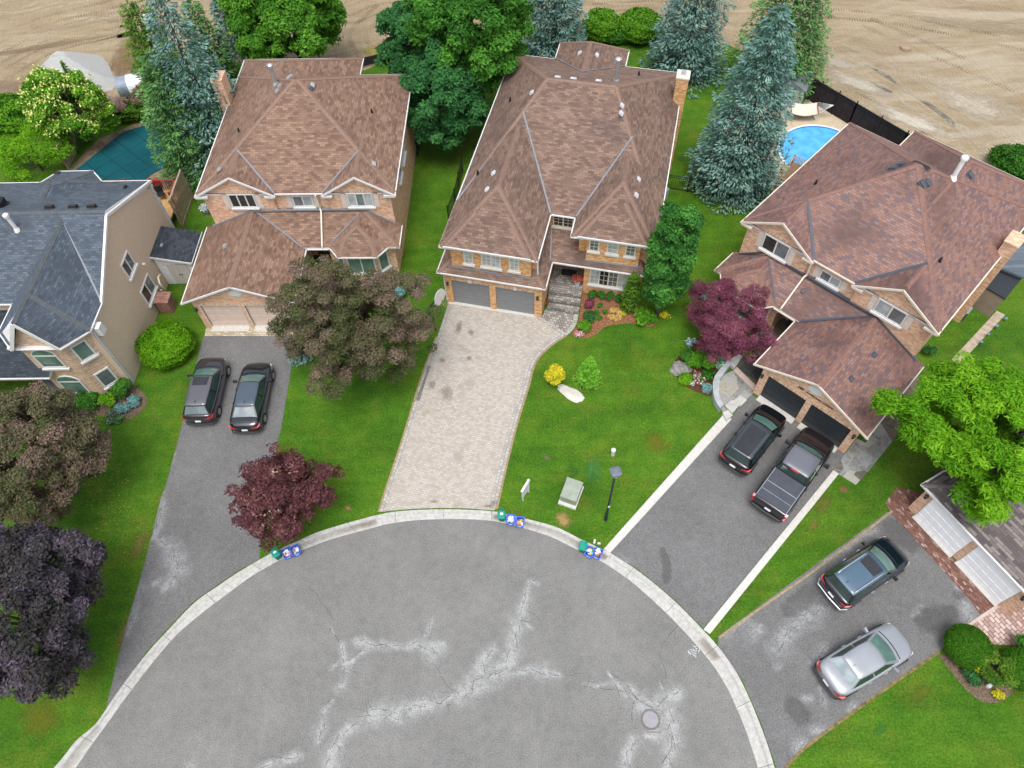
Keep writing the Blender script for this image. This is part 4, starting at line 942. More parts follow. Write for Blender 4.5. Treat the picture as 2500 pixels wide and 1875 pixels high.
window(H3, WU, 1.4, 2.0, 3.95, 5.35, 1, CREAM, (CURT,), **cg); window(H3, WU, 2.5, 3.72, 3.95, 5.35, 2, CREAM, (CURT,), **cg); window(H3, WU, 4.22, 4.86, 3.95, 5.35, 1, CREAM, (CURT,), **cg)
WU = Wall((0, 2.42))
window(H3, WU, 8.68, 9.3, 4.23, 5.56, 1, CREAM, (GLASSM,), **cg); window(H3, WU, 9.76, 10.46, 4.23, 5.56, 1, CREAM, (CURT,), **cg); window(H3, WU, 10.88, 11.5, 4.23, 5.56, 1, CREAM, (GLASSM,), **cg)
window(H3, Wall((0, 4.15)), 6.12, 7.42, 4.15, 5.1, 2, CREAM, (GLASSD,), grid=(2, 3))
window(H3, Wall((0, 2.58)), 8.87, 11.3, 1.05, 2.5, 4, CREAM, (CURT, GLASSD, GLASSM, CURT), grid=(2, 3), sillm=WHITE)
lamp_wall(H3, F0, .2, 2.0); lamp_wall(H3, F0, 6.02, 1.95)
text_obj(H3, '382', .17, (3.12, -.02, 2.78), (radians(90), 0, 0), DARKM, off=.004, name='house_number')
downpipe(H3, [(6.0, -.2, 5.35), (5.95, .2, 5.0), (5.95, .3, 3.75)], WHITE); downpipe(H3, [(12.3, 2.7, 5.35), (12.25, 2.8, 3.4)], WHITE); downpipe(H3, [(-.05, .1, 3.1), (-.05, .1, .1)], WHITE)
b = MB(); Wall((0, 4.15)).slab(b, 6.7, 8.1, .75, 2.8, 0, .06); b.build('front_door', plain('dark_door', (.06, .04, .035), .5), H3)
# porch slab and steps
NOSE = brickmat('dark_nosing_blocks', [(.3, (.1, .1, .092)), (.7, (.2, .195, .18))], (.06, .06, .05, 1), .3, .3, .02, var=.7)
PV3 = brickmat('grey_pink_step_pavers', [(.3, (.2, .185, .165)), (.5, (.28, .26, .235)), (.7, (.36, .335, .3))], (.12, .108, .09, 1), .24, .2, .02, var=.65, rough=.9, bump=.6)
def hp(u, v): 
    a = radians(-14.7); return (o3[0]+u*cos(a)-v*sin(a), o3[1]+u*sin(a)+v*cos(a))
steps = [((6.32, 2.3, 8.48, 4.2), .6), ((6.36, 1.75, 8.5, 2.32), .45), ((6.42, 1.2, 8.54, 1.78), .3), ((6.5, .66, 8.56, 1.23), .15)]
sr = thing('entrance_steps', 'paved stone steps climbing to the dark front door between two brick wings', 'steps', (*o3, 0), radians(-14.7))
for (u0, v0, u1, v1), z in steps:
    b = MB(); b.box(u0, u1, v0, v1, -.02, z); st = b.build('step', PV3, sr)
    if z < .6:
        b = MB(); b.box(u0+.003, u1-.003, v0-.004, v0+.18, z-.11, z+.006); b.build('nosing', NOSE, st)
sheet('walkway', [hp(*p) for p in ((6.3, .1), (6.4, .68), (8.56, .86), (8.55, .0), (8.4, -.6), (8.08, -1.15), (7.4, -.85), (5.84, 0.0), (6.28, .02))], .05, PV3, radians(-14.7), world=True)
sheet('walkway_border', [hp(*p) for p in ((8.3, .8), (8.58, .86), (8.6, -.1), (8.42, -.7), (8.08, -1.2), (5.8, -.02), (5.95, .1), (8.0, -.92), (8.2, -.5), (8.32, 0))], .058, PAVB, radians(-14.7), world=True)
# roof furniture
nl = (-.9, 0, 1); nr = (.89, 0, 1); nb = (0, .47, 1)
zl = lambda u: 5.5+.9*(u-.12); zr = lambda u: 5.5+.89*(12.62-u); zb = lambda v: 5.5+.47*(19.5-v)
WV = plain('white_vent', (.5, .515, .54), .4)
for u, v in ((3.3, 11.2),): vent_box(H3, (u, v, zl(u)), WV, tilt=nl, rz=0)
for u, v in ((9.1, 10.6), (9.15, 9.9), (10.9, 6.0)): vent_box(H3, (u, v, zr(u)), WV, tilt=nr)
for u, v in ((4.7, 12.5), (5.7, 12.6), (7.3, 12.8)): vent_box(H3, (u, v, zb(v)), WV, tilt=nb, sz=(.36, .2, .1))
zw = lambda u: 5.5+.88*(u-.12)
for u, v in ((2.4, 4.3), (2.35, 2.9)): vent_box(H3, (u, v, zw(u)), WV, tilt=(-.88, 0, 1))
vent_box(H3, (10.95, 4.6, 5.5+.92*(12.62-10.95)), WV, tilt=(.92, 0, 1))
for u, s2 in ((5.25, -1), (6.45, 1)): vent_box(H3, (u, 18.2, 5.5+.75*(min(u-3.3, 8.4-u))), WV, tilt=(.75*s2, 0, 1))
flue(H3, (8.35, 13.6, zb(13.6)), 1.35, .14, GREYM)
for u, v in ((1.6, 12.2), (1.1, 5.3)): flue(H3, (u, v, zl(u)), .3, .06, DARKM, cap=False, name='vent_stub')
flue(H3, (9.6, 16.5, zb(16.5)), .3, .06, DARKM, cap=False, name='vent_stub')
b = MB(); b.box(12.15, 12.95, 15.7, 16.6, 0, 7.5); c = b.build('chimney', BRICK_O, H3)
b = MB(); b.box(12.11, 12.99, 15.66, 16.64, 7.5, 7.6); b.build('chimney_cap', CREAM, c); b = MB(); b.box(12.4, 12.7, 16.0, 16.3, 7.6, 7.85); b.build('chimney_pot', GREYM, c)

# ================================================================ first house (slate roof, stucco side)
o1 = (-23.389, 25.515)
H1 = thing('slate_roof_house', 'tan stucco house with blue-grey shingle roof and arched bay windows at the left edge', 'house', (*o1, 0), radians(-2))
b = MB()
b.box(-16, .1, 2.2, 11.9, 0, 5.0); b.poly([(.1, 2.2, 5.0), (.1, 11.9, 5.0), (.1, 11.9, 5.1), (.1, 6.6, 7.62), (.1, 2.2, 5.4), (-.15, 2.2, 5.0), (-.15, 11.9, 5.0), (-.15, 11.9, 5.1), (-.15, 6.6, 7.62), (-.15, 2.2, 5.4)], [(0, 1, 2, 3, 4), (9, 8, 7, 6, 5), (0, 4, 9, 5), (4, 3, 8, 9), (3, 2, 7, 8), (2, 1, 6, 7), (1, 0, 5, 6)])
b.box(-.35, .103, .0, 2.25, 0, 5.42)
b.build('wall', STUCCO, H1)
b = MB(); b.prism([(-4.75, 2.3), (-4.75, .15), (-3.65, -.95), (-1.3, -.95), (-.05, .18), (-.05, 2.3)], 0, 5.42)
Wall((0, -.95)).tri(b, [(-3.65, 5.3), (-1.3, 5.3), (-1.32, 5.6), (-2.48, 7.3), (-3.63, 5.6)], -.2, .004)
b.prism([(-16, 2.4), (-16, .4), (-5.9, .4), (-5.9, 2.4)], 0, 2.9) 
b.build('brick_bay', BRICK_T, H1)
b = MB(); cap = MB(); gut = MB()
zR, ur = 7.66, -2.45
R0 = (ur, 6.9, zR); R1 = (ur, .8, zR); Pk = (ur, -1.2, zR); Ae = (-1.15, -1.25, 5.5); Be = (.14, -.0, 5.46); Ce = (.16, 2.1, 5.46)
Al = (-3.75, -1.25, 5.5); Bl = (-4.95, -.0, 5.46); Cl = (-4.95, 2.1, 5.46)
for f in ([R0, R1, Be, Ce, (.16, 2.3, 5.5)], [R1, Pk, Ae, Be]): b.face(f[::-1])
for f in ([R0, R1, Bl, Cl, (-4.95, 2.3, 5.5)], [R1, Pk, Al, Bl]): b.face(f)
b.face([(x, y, z-.16) for x, y, z in (Pk, R1, Be, Ae)], 1); b.face([(x, y, z-.16) for x, y, z in (Pk, Al, Bl, R1)], 1)
b.face([(x, y, z-.14) for x, y, z in (Ae, Be, Ce, Cl, Bl, Al)], 1)
RR = Roof(); RR.mb = b; RR.cap = cap; RR.gut = gut
RR.block([(-16, 2.0), (.07, 2.0), (.07, 12.15), (-16, 12.15)], 5.46, [.5, None, .455, None], th=.14)
RR.block([(-7.0, 8.9), (-3.0, 8.9), (-3.0, 12.1), (-3.95, 13.2), (-6.2, 13.2), (-7.0, 12.1)], 5.45, [None, .75, .6, .5, .6, .75])
RR.block([(-16, -1.45), (-5.75, -1.45), (-3.0, -1.45), (-3.0, 2.3), (-16, 2.3)], 3.0, [.45, .45, None, None, None])
for a, c2, n1, n2 in ((R1, R0, (.83, 0, 1), (-.83, 0, 1)), (Pk, R1, (.83, 0, 1), (-.83, 0, 1))):
    a, c2 = Vector(a), Vector(c2)
    for n, sx in ((n1, 1), (n2, -1)):
        n = Vector(n).normalized(); t = Vector((sx, 0, -.83)).normalized(); e = Vector((0, 0, .03)); q = [a+e, c2+e, c2+t*.18+n*.022, a+t*.18+n*.022]
        if (q[1]-q[0]).cross(q[2]-q[1]).z < 0: q = q[::-1]
        cap.face(q)
cap.bar(Vector(R1)+Vector((0, 0, .02)), Vector(Be)+Vector((0, 0, .03)), .3, .02)
for a, c2 in (((Pk), (Ae)), ((Pk), (Al))):
    a, c2 = Vector(a), Vector(c2); gut.bar(a+Vector((0, -.03, -.1)), c2+Vector((0, -.03, -.08)), .06, .2)
for x0, x1 in ((-4.05, -3.4), (-1.5, -1.05)): gut.box(x0, x1, -1.22, -.96, 5.32, 5.46)
RR.gutter([(-1.1, -1.3), (.18, -.03), (.2, 2.0)], 5.4); RR.gutter([(-3.8, -1.3), (-5.0, -.03), (-5.0, 2.0)], 5.4)
RR.gut.bar((.15, 2.0, 5.4), (.15, 6.6, 7.7), .14, .16, up=(0, -.5, 1)); RR.gut.bar((.15, 12.2, 5.38), (.15, 6.6, 7.7), .14, .16, up=(0, .5, 1))
RR.gutter([(.2, 12.2), (-3.0, 12.2), (-3.95, 13.25), (-6.2, 13.25), (-7.05, 12.2), (-16, 12.2)], 5.4); RR.gutter([(-5.8, -1.5), (-3.0, -1.5)], 2.95); RR.gutter([(-16, 1.95), (-5, 1.95)], 5.4)
RR.valley((.1, 2.15, 5.52), (ur, 6.5, 7.66), .1, lift=.03)
rf = RR.finish(H1, ROOF_K, WHITE, FLASH)
SWL = Wall((.1, 0), (0, 1)); 
window(H1, SWL, 5.15, 6.45, 3.85, 5.05, 2, WHITE, (GLASSD, GLASSM), fw=.09); window(H1, SWL, 5.25, 6.9, 1.2, 2.5, 2, WHITE, (GLASSD, GLASSM), fw=.09)
FB = Wall((-3.65, -.95)); AB = Wall((-1.3, -.95), (1.25, 1.13))
window(H1, FB, .35, 1.75, 3.3, 4.5, 1, WHITE, (GLASSG,), arch=.55, fw=.1); window(H1, FB, .35, 1.75, .6, 1.9, 1, WHITE, (GLASSG,), arch=.55, fw=.1)
window(H1, AB, .3, 1.2, 3.5, 4.9, 1, WHITE, (GLASSG,), fw=.1); window(H1, AB, .3, 1.2, .8, 2.2, 1, WHITE, (GLASSM,), fw=.1)
downpipe(H1, [(.14, -.05, 5.3), (.14, .12, 5.0), (.14, .12, .1)], plain('grey_pipe', (.42, .45, .5), .5)); downpipe(H1, [(.2, 12.0, 5.3), (.16, 11.9, 5.0), (.16, 11.9, 1.5)], plain('grey_pipe', (.42, .45, .5), .5), .06)
zf = lambda v: 5.46+.5*(v-2.0); zbk = lambda v: 5.46+.455*(12.15-v)
flue(H1, (-5.0, 5.9, zf(5.9)), .95, .11, WHITE)
for u in (-1.0, -2.1, -3.5): vent_box(H1, (u, 7.4, zbk(7.4)), DARKM, sz=(.5, .25, .2), tilt=(0, .455, 1))
vent_box(H1, (-6.9, 7.9, zbk(7.9)), DARKM, sz=(.9, .7, .5), tilt=(0, 0, 1), name='attic_fan')
vent_box(H1, (-.75, 10.8, zbk(10.8)), DARKM, sz=(.12, .3, .16), tilt=(0, .455, 1)); vent_box(H1, (-5.9, 12.6, 5.75), DARKM, sz=(.3, .16, .14), tilt=(0, .5, 1))
# little side things of the stucco wall
b = MB(); SWL.slab(b, -.05+.3, .75, 4.6, 5.25, 0, .35); b.build('bracket', WHITE, H1)
b = MB(); b.tube([(.12, 7.0, 3.2), (.3, 7.0, 3.2)], .09, 10); b.build('wall_vent', CREAM, H1)
b = MB(); b.tube([(.12, 6.9, .8), (.4, 6.9, .8), (.5, 6.9, 1.0), (.5, 6.9, 1.5), (.4, 7.2, 1.7), (.4, 7.6, 1.6)], .07, 10); b.build('exhaust_pipe', CREAM, H1, smooth=True)
b = MB(); b.tube([(.1, 9.1, 1.2), (.45, 9.1, 1.25), (.5, 9.1, 1.3), (.5, 9.1, 2.5)], .11, 12); b.tube([(.5, 9.1, 2.5), (.5, 9.1, 2.75)], .16, 12); b.build('flue_pipe', GREYM, H1, smooth=False)
b = MB(); b.box(.35, 1.15, 5.6, 6.4, 0, 1.05); b.box(.28, 1.22, 5.53, 6.47, 1.05, 1.15); b.build('brick_stack', brickmat('red_brick', [(.3, (.2, .08, .06)), (.5, (.28, .12, .09)), (.7, (.36, .18, .14))], (.3, .2, .16, 1), .22, .075, .01, var=.7), H1)
b = MB(); b.box(-5.9, -3.0, -1.2, 2.2, -.02, .25); b.build('porch_floor', plain('dark_blue_tile', (.1, .12, .15), .6), H1)
b = MB(); Wall((0, 2.18)).slab(b, -4.9, -3.9, .3, 2.3, 0, .05) if False else b.box(-5.85, -4.95, 2.1, 2.19, .3, 2.3); b.build('front_door', plain('grey_door', (.2, .22, .23), .5), H1)

# ================================================================ shed beside the first house
sh = thing('garden_shed', 'narrow white clapboard shed with dark sloping roof and grey double doors against the tan wall', 'shed', (*o1, 0), radians(-2))
b = MB(); b.poly([(.14, 8.15, 0), (2.45, 8.15, 0), (2.45, 10.6, 0), (.14, 10.6, 0), (.14, 8.15, 2.66), (2.45, 8.15, 2.08), (2.45, 10.6, 2.08), (.14, 10.6, 2.66)], [(3, 2, 1, 0), (4, 5, 6, 7), (0, 1, 5, 4), (1, 2, 6, 5), (2, 3, 7, 6), (3, 0, 4, 7)])
CLAP = brickmat('white_clapboard', [(.3, (.66, .67, .68)), (.7, (.78, .78, .79))], (.38, .39, .4, 1), 4, .12, .012, var=.3, rough=.6)
b.build('wall', CLAP, sh)
b = MB(); b.poly([(.12, 7.95, 2.72), (2.62, 7.95, 2.1), (2.62, 10.75, 2.1), (.12, 10.75, 2.72), (.12, 7.95, 2.84), (2.62, 7.95, 2.22), (2.62, 10.75, 2.22), (.12, 10.75, 2.84)], [(3, 2, 1, 0), (4, 5, 6, 7), (0, 1, 5, 4), (1, 2, 6, 5), (2, 3, 7, 6), (3, 0, 4, 7)])
sr2 = b.build('roof', brickmat('charcoal_shingles', [(.3, (.02, .026, .036)), (.7, (.045, .055, .07))], (.015, .02, .026, 1), .3, .15, .01), sh)
b = MB(); b.bar((.12, 7.93, 2.78), (2.62, 7.93, 2.16), .04, .14); b.bar((2.64, 7.93, 2.16), (2.64, 10.77, 2.16), .04, .14); b.build('fascia', WHITE, sh)
for x0 in (.75, 1.42):
    b = MB(); b.box(x0, x0+.65, 8.09, 8.15, .08, 1.95); d = b.build('door', plain('greige_door', (.5, .46, .43), .6, var=.05), sh)
    b = MB(); b.box(x0+(.55 if x0 < 1 else .04), x0+(.6 if x0 < 1 else .09), 8.05, 8.09, .95, 1.05); b.build('handle', DARKM, d)

# ================================================================ fifth house (garage at the right edge)
o5 = (21.168, 14.855)
H5 = thing('dark_roof_house', 'brick garage with dark brown roof and two white sectional doors at the right edge', 'house', (*o5, 0), radians(-63))
b = MB(); F5 = Wall((0, .13))
b.box(-.5, 0.0, .13, 9, 0, 2.3); b.box(0, 5.5, .6, 9, 0, 2.3); b.box(2.6, 2.9, .13, .62, 0, 2.2); b.box(5.5, 6.1, .13, 9, 0, 2.3); b.box(6.0, 14, 3.0, 9, 0, 2.8)
b.build('wall', BRICK_P, H5)
b = MB(); b.box(-.5, 6.1, .1, .62, 2.2, 2.4); b.build('lintel', WHITE, H5)
WD = plain('white_sectional_door', (.86, .87, .88), .4, var=.03)
garage_door(H5, F5, .02, 2.58, 2.2, WD, 4, 6, rec=.02, frame=None); garage_door(H5, F5, 2.92, 5.48, 2.2, WD, 4, 6, rec=.02, frame=None)
b = MB(); b.box(0, 2.6, -.1, .14, -.02, .06); b.box(2.9, 5.5, -.1, .14, -.02, .06); b.build('garage_sill', CONC, H5)
R = Roof(); R.rect(-.75, 6.5, -.02, 9, 2.55, .42, .5, None, .5); R.rect(3, 18, 1.6, 12, 2.9, .42, .5, .5, .5)
R.gutter([(-.79, 5), (-.79, -.06), (6.54, -.06)], 2.5, w=.1, h=.1); r5 = R.finish(H5, ROOF_D, WHITE, FLASH)
lamp_wall(H5, F5, -.25, 2.0); lamp_wall(H5, F5, 5.78, 2.0)
# ================================================================ VEHICLES
def loft(st, closed=True):
    """st: list of (x, [(y,z)...half section from bottom centre to top centre])"""
    m = MB(); n = None; vs = []; 
    for x, h in st:
        ring = [(x, y, z) for y, z in h]+[(x, -y, z) for y, z in h[-2:0:-1]]
        n = len(ring); vs += ring
    fs = []
    for i in range(len(st)-1):
        for k in range(n): fs.append((i*n+k, (i+1)*n+k, (i+1)*n+(k+1) % n, i*n+(k+1) % n))
    fs.append(tuple(range(n))); fs.append(tuple((len(st)-1)*n+k for k in range(n-1, -1, -1)))
    m.poly(vs, fs); return m
def subsurf(o, lv=2):
    md = o.modifiers.new('sub', 'SUBSURF'); md.levels = lv; md.render_levels = lv
    for p in o.data.polygons: p.use_smooth = True
TYRE = plain('tyre_rubber', (.015, .015, .015), .85); RIM = plain('alloy_rim', (.4, .41, .42), .3, .8); CHROME = plain('chrome', (.65, .66, .68), .15, .9)
RED = plain('red_lamp', (.42, .012, .02), .15, coat=1); LAMPC = plain('clear_lamp', (.6, .62, .64), .1, coat=1); PLATE = plain('number_plate', (.7, .72, .75), .4); PLAST = plain('black_plastic', (.02, .02, .022), .6)
CARG = glass('car_glass', (.03, .055, .05, 1), .03); SKYG = glass('windscreen_glass', (.1, .2, .175, 1), .04)
def paint(name, c, metal=.4, rough=.25): return plain(name, c, rough, metal, var=.05, scale=1.5, coat=1)
def car(name, label, pr, pf, z, L, Wd, H, belt, body, cab, pnt, roofm=None, rails=None, fin=True, sunroof=False, group=None, truck=False, tail=None, plate=True, glassr=CARG, glassf=SKYG, handles=None):
    """pr, pf photo positions of the tail and nose centres at height z"""
    a, b = G(*pr, z), G(*pf, z); c = (a+b)/2; d = (b-a).normalized(); rz = atan2(d.y, d.x)
    root = thing(name, label, 'pickup truck' if truck else 'car', (c.x, c.y, .014), rz, group)
    hw = Wd/2; st = []
    for x, wf, zb, zs, zt in body:
        w_ = hw*wf; st.append((x*L-L/2, [(0, zb), (w_*.8, zb), (w_*.97, zb+.12), (w_, (zb+zs)/2), (w_*.985, zs-.06), (w_*.94, zs), (w_*.8, zt-.02), (w_*.45, zt), (0, zt+.008)]))
    o = loft(st).build('body', pnt, root); subsurf(o, 2)
    # greenhouse: base outline and roof outline
    rb, rt, ft, fb, wb, wt, bulr, bulf = cab      # rear base, rear top, front top, front base (fractions of L), half widths, bulge of ends
    def outline(x0, x1, w0, w1, z, br, bf, n=6):
        P = []
        for k in range(n+1): t = -1+2*k/n; P.append(Vector((x0-br*(1-t*t), t*w0, z)))            # rear, from -y to +y
        for k in range(1, 6): t = k/6; P.append(Vector((x0+(x1-x0)*t, w0+(w1-w0)*t+.035*sin(pi*t), z)))
        for k in range(n+1): t = 1-2*k/n; P.append(Vector((x1+bf*(1-t*t), t*w1, z)))
        for k in range(1, 6): t = k/6; P.append(Vector((x1+(x0-x1)*t, -(w1+(w0-w1)*t+.035*sin(pi*t)), z)))
        return P
    X = lambda f: f*L-L/2
    Bs = outline(X(rb), X(fb), wb, wb*.97, belt-.03, bulr, bulf); Rs = outline(X(rt), X(ft), wt*.96, wt, H-.07, bulr*.5, bulf*.55)
    N2 = len(Bs); parts = {'rear_window': MB(), 'windshield': MB(), 'side_window': MB(), 'side_window2': MB(), 'pillar': MB()}
    def inb(P, Q, t): return P.lerp(Q, t)
    for k in range(N2):
        j = (k+1) % N2
        q = [Bs[k], Bs[j], Rs[j], Rs[k]]
        if 0 <= k < 6: nm = 'rear_window' if 0 < k < 5 or True else 'pillar'
        elif 6 <= k < 12: nm = 'side_window'
        elif 12 <= k < 18: nm = 'windshield'
        else: nm = 'side_window2'
        parts['pillar'].face(q[::-1])
        # glass panes stand 6 mm proud of the pillars, inset from the edges
        lo, hi = .1, .9
        g0, g1, h1, h0 = inb(q[0], q[3], lo), inb(q[1], q[2], lo), inb(q[1], q[2], hi), inb(q[0], q[3], hi)
        fr = k-{'rear_window': 0, 'side_window': 6, 'windshield': 12, 'side_window2': 18}[nm]
        if fr == 0: g0, h0 = inb(g0, g1, .35), inb(h0, h1, .35)
        if fr == 5: g1, h1 = inb(g1, g0, .35), inb(h1, h0, .35)
        if nm.startswith('side') and fr == 2: g1, h1 = inb(g1, g0, .12), inb(h1, h0, .12)
        if nm.startswith('side') and fr == 3: g0, h0 = inb(g0, g1, .12), inb(h0, h1, .12)
        nn = (g1-g0).cross(h0-g0).normalized()
        cen = (g0+g1+h0+h1)/4
        if nn.dot(Vector((cen.x-X((rb+fb)/2), cen.y, .2))) < 0: nn = -nn
        f = [p+nn*.007 for p in (g0, g1, h1, h0)]
        if (f[1]-f[0]).cross(f[2]-f[1]).dot(nn) < 0: f = f[::-1]
        parts[nm].face(f)
    parts['pillar'].build('pillar', pnt if not truck else PLAST, root)
    parts['rear_window'].build('rear_window', glassr, root); parts['windshield'].build('windshield', glassf, root)
    parts['side_window'].build('side_window', CARG, root); parts['side_window2'].build('side_window', CARG, root)
    # roof skin: three shrinking rings
    cx = sum((p for p in Rs), Vector())/N2; m = MB(); rings = []
    for sc, dz in ((1.02, -.012), (1.0, .02), (.93, .05), (.6, .068), (.25, .075)):
        rings.append([Vector((cx.x+(p.x-cx.x)*sc, (p.y)*sc, H-.07+dz)) for p in Rs])
    vs = [p for r in rings for p in r]; fs = []
    for i in range(len(rings)-1):
        for k in range(N2): fs.append((i*N2+k, i*N2+(k+1) % N2, (i+1)*N2+(k+1) % N2, (i+1)*N2+k))
    fs = [f[::-1] for f in fs]; fs.append(tuple(range((len(rings)-1)*N2+N2-1, (len(rings)-1)*N2-1, -1)))
    m.poly(vs, fs); ro = m.build('roof', roofm or pnt, root, smooth=True)
    bm = bmesh.new(); bm.from_mesh(ro.data); bmesh.ops.recalc_face_normals(bm, faces=bm.faces); bm.to_mesh(ro.data); bm.free()
    zr = H+.003
    if sunroof:
        m = MB(); x0, x1 = sunroof; m.prism([(X(x0), -wt*.7), (X(x1), -wt*.74), (X(x1)+.03, 0), (X(x1), wt*.74), (X(x0), wt*.7)], zr-.02, zr+.008); m.build('sunroof', glass('sunroof_glass', (.02, .022, .025, 1), .03), ro)
    if rails:
        for sy in (-1, 1):
            m = MB(); m.tube([(X(rt)+.15, sy*wt*.86, H-.03), (X(rt)+.3, sy*wt*.87, H+.045), (X(ft)-.35, sy*wt*.88, H+.045), (X(ft)-.15, sy*wt*.88, H-.02)], .03, 8); m.build('roof_rail', rails, root)
    if fin:
        m = MB(); x = X(rt)+.22; m.poly([(x-.09, -.02, zr-.02), (x+.09, -.02, zr-.02), (x+.09, .02, zr-.02), (x-.09, .02, zr-.02), (x-.08, 0, zr+.07)], [(0, 1, 4), (1, 2, 4), (2, 3, 4), (3, 0, 4)]); m.build('aerial_fin', pnt if not truck else PLAST, root)
    # mirrors, lamps, plate, bumper, wheels
    for sy in (-1, 1):
        m = MB(); mx = X(fb)-.42; k = 1.35 if truck else 1
        m.poly([(mx-.07*k, sy*(hw-.02), belt-.02), (mx+.07*k, sy*(hw-.02), belt-.02), (mx+.1*k, sy*(hw+.2*k), belt), (mx-.1*k, sy*(hw+.2*k), belt), (mx-.05*k, sy*(hw-.02), belt+.09*k), (mx+.05*k, sy*(hw-.02), belt+.09*k), (mx+.06*k, sy*(hw+.2*k), belt+.15*k), (mx-.06*k, sy*(hw+.2*k), belt+.15*k)],
               [(0, 1, 2, 3), (4, 7, 6, 5), (0, 4, 5, 1), (1, 5, 6, 2), (2, 6, 7, 3), (3, 7, 4, 0)]); m.build('wing_mirror', pnt if not truck else PLAST, root)
        if tail:
            m = MB(); 
            for q in tail: m.poly([(X(0)+p[0], sy*p[1]*hw, p[2]) for p in q], [tuple(range(len(q)))] if sy > 0 else [tuple(range(len(q)))[::-1]])
            m.build('tail_light', RED, root)
        m = MB(); zf = body[-3][3]; m.poly([(X(1)-.62, sy*hw*.94, zf+.03), (X(1)-.25, sy*hw*.86, zf-.03), (X(1)-.12, sy*hw*.62, zf-.06), (X(1)-.3, sy*hw*.62, zf+.05)], [(0, 1, 2, 3)] if sy < 0 else [(3, 2, 1, 0)]); m.build('headlight', LAMPC, root)
    if plate:
        m = MB(); zp = (body[0][2]+body[0][3])/2+.06; m.poly([(X(0)-.035, -.17, zp-.06), (X(0)-.035, .17, zp-.06), (X(0)-.0, .17, zp+.07), (X(0)-.0, -.17, zp+.07)], [(0, 3, 2, 1)]); m.build('number_plate', PLATE, root)
    m = MB(); zb0 = body[1][2]; w0 = hw*.93
    m.tube([(X(0)+.28, -w0*1.035, zb0+.12), (X(0)-.01, -w0*.86, zb0+.12), (X(0)-.06, 0, zb0+.12), (X(0)-.01, w0*.86, zb0+.12), (X(0)+.28, w0*1.035, zb0+.12)], .045 if not truck else .09, 8)
    m.build('bumper', CHROME if handles == 'chrome' else PLAST, root)
    r = .37 if truck else .335
    for x in (.19 if not truck else .2, .82 if not truck else .83):
        for sy in (-1, 1):
            m = MB(); m.tube([(X(x), sy*(hw-.2), r), (X(x), sy*(hw+.018), r)], r, 24); ty = m.build('wheel', TYRE, root)
            m = MB(); m.tube([(X(x), sy*(hw+.01), r), (X(x), sy*(hw+.026), r)], [r*.68, r*.62], 16); m.build('rim', RIM, ty)
    for sy in (-1, 1):
        for x in (.34, .54):
            m = MB(); m.bar((X(x), sy*(hw+.004), belt-.14), (X(x)+.2, sy*(hw+.004), belt-.14), .03, .03); m.build('door_handle', CHROME if handles else pnt, root)
    # bonnet seam
    m = MB(); zc = body[-5][4]; xf = X(fb)+bulf+.05
    m.tube([(xf-.08, -hw*.78, zc-.005), (xf, -hw*.4, zc+.012), (xf+.02, 0, zc+.02), (xf, hw*.4, zc+.012), (xf-.08, hw*.78, zc-.005)], .02, 6); m.build('wiper_cowl', PLAST, root)
    return root
SED = [(0, .6, .36, .78, .86), (.02, .82, .26, .9, .98), (.07, .95, .2, .96, 1.06), (.16, .99, .17, .96, 1.07), (.3, 1, .17, .95, .98), (.5, 1, .17, .94, .96), (.68, 1, .17, .92, .98), (.78, .99, .17, .88, .96), (.9, .95, .19, .8, .87), (.96, .82, .22, .7, .77), (.988, .62, .28, .58, .64), (1, .4, .34, .5, .54)]
SUV = [(0, .64, .42, .9, 1.0), (.02, .86, .3, 1.04, 1.14), (.05, .97, .26, 1.08, 1.16), (.16, 1, .24, 1.06, 1.1), (.3, 1, .24, 1.04, 1.05), (.5, 1, .24, 1.03, 1.04), (.68, 1, .24, 1.02, 1.08), (.78, .99, .24, 1.0, 1.09), (.9, .95, .26, .93, 1.01), (.96, .83, .3, .84, .9), (.988, .64, .36, .7, .76), (1, .42, .42, .6, .64)]
TRK = [(0, .93, .5, 1.2, 1.25), (.012, .985, .45, 1.3, 1.33), (.05, .99, .42, 1.31, 1.34), (.2, 1, .4, 1.31, 1.33), (.36, 1, .4, 1.3, 1.31), (.5, 1, .4, 1.28, 1.28), (.68, 1, .4, 1.27, 1.3), (.8, .99, .4, 1.24, 1.33), (.92, .96, .42, 1.17, 1.25), (.965, .9, .45, 1.08, 1.16), (.99, .8, .5, .92, 1.0), (1, .66, .56, .8, .84)]
Z4 = ZM(400, 820, 2.861)
TS = [[(-.01, .45, .78), (.0, .8, .8), (.12, .965, .84), (.3, .985, .9), (.26, .93, .98), (.06, .82, .95), (-.0, .5, .88)]]
TU = [[(-.03, .5, .92), (-.0, .84, .93), (.13, .975, .96), (.34, .995, 1.0), (.28, .95, 1.1), (.05, .86, 1.09), (-.02, .55, 1.02)]]
c1 = car('silver_sedan', 'silver four-door saloon with grey roof parked nearest the brick steps on the right-hand driveway', E5(455, 1040), E5(1130, 640), .75, 4.75, 1.86, 1.45, .97, SED, (.12, .235, .555, .735, .8, .6, .05, .16), paint('silver_paint', (.3, .32, .345), .35, .3), tail=TS, glassr=glass('pale_rear_glass', (.3, .36, .37, 1), .05), group='cars parked on the driveways')
c1['label'] = 'silver saloon parked below the navy estate with roof rails'
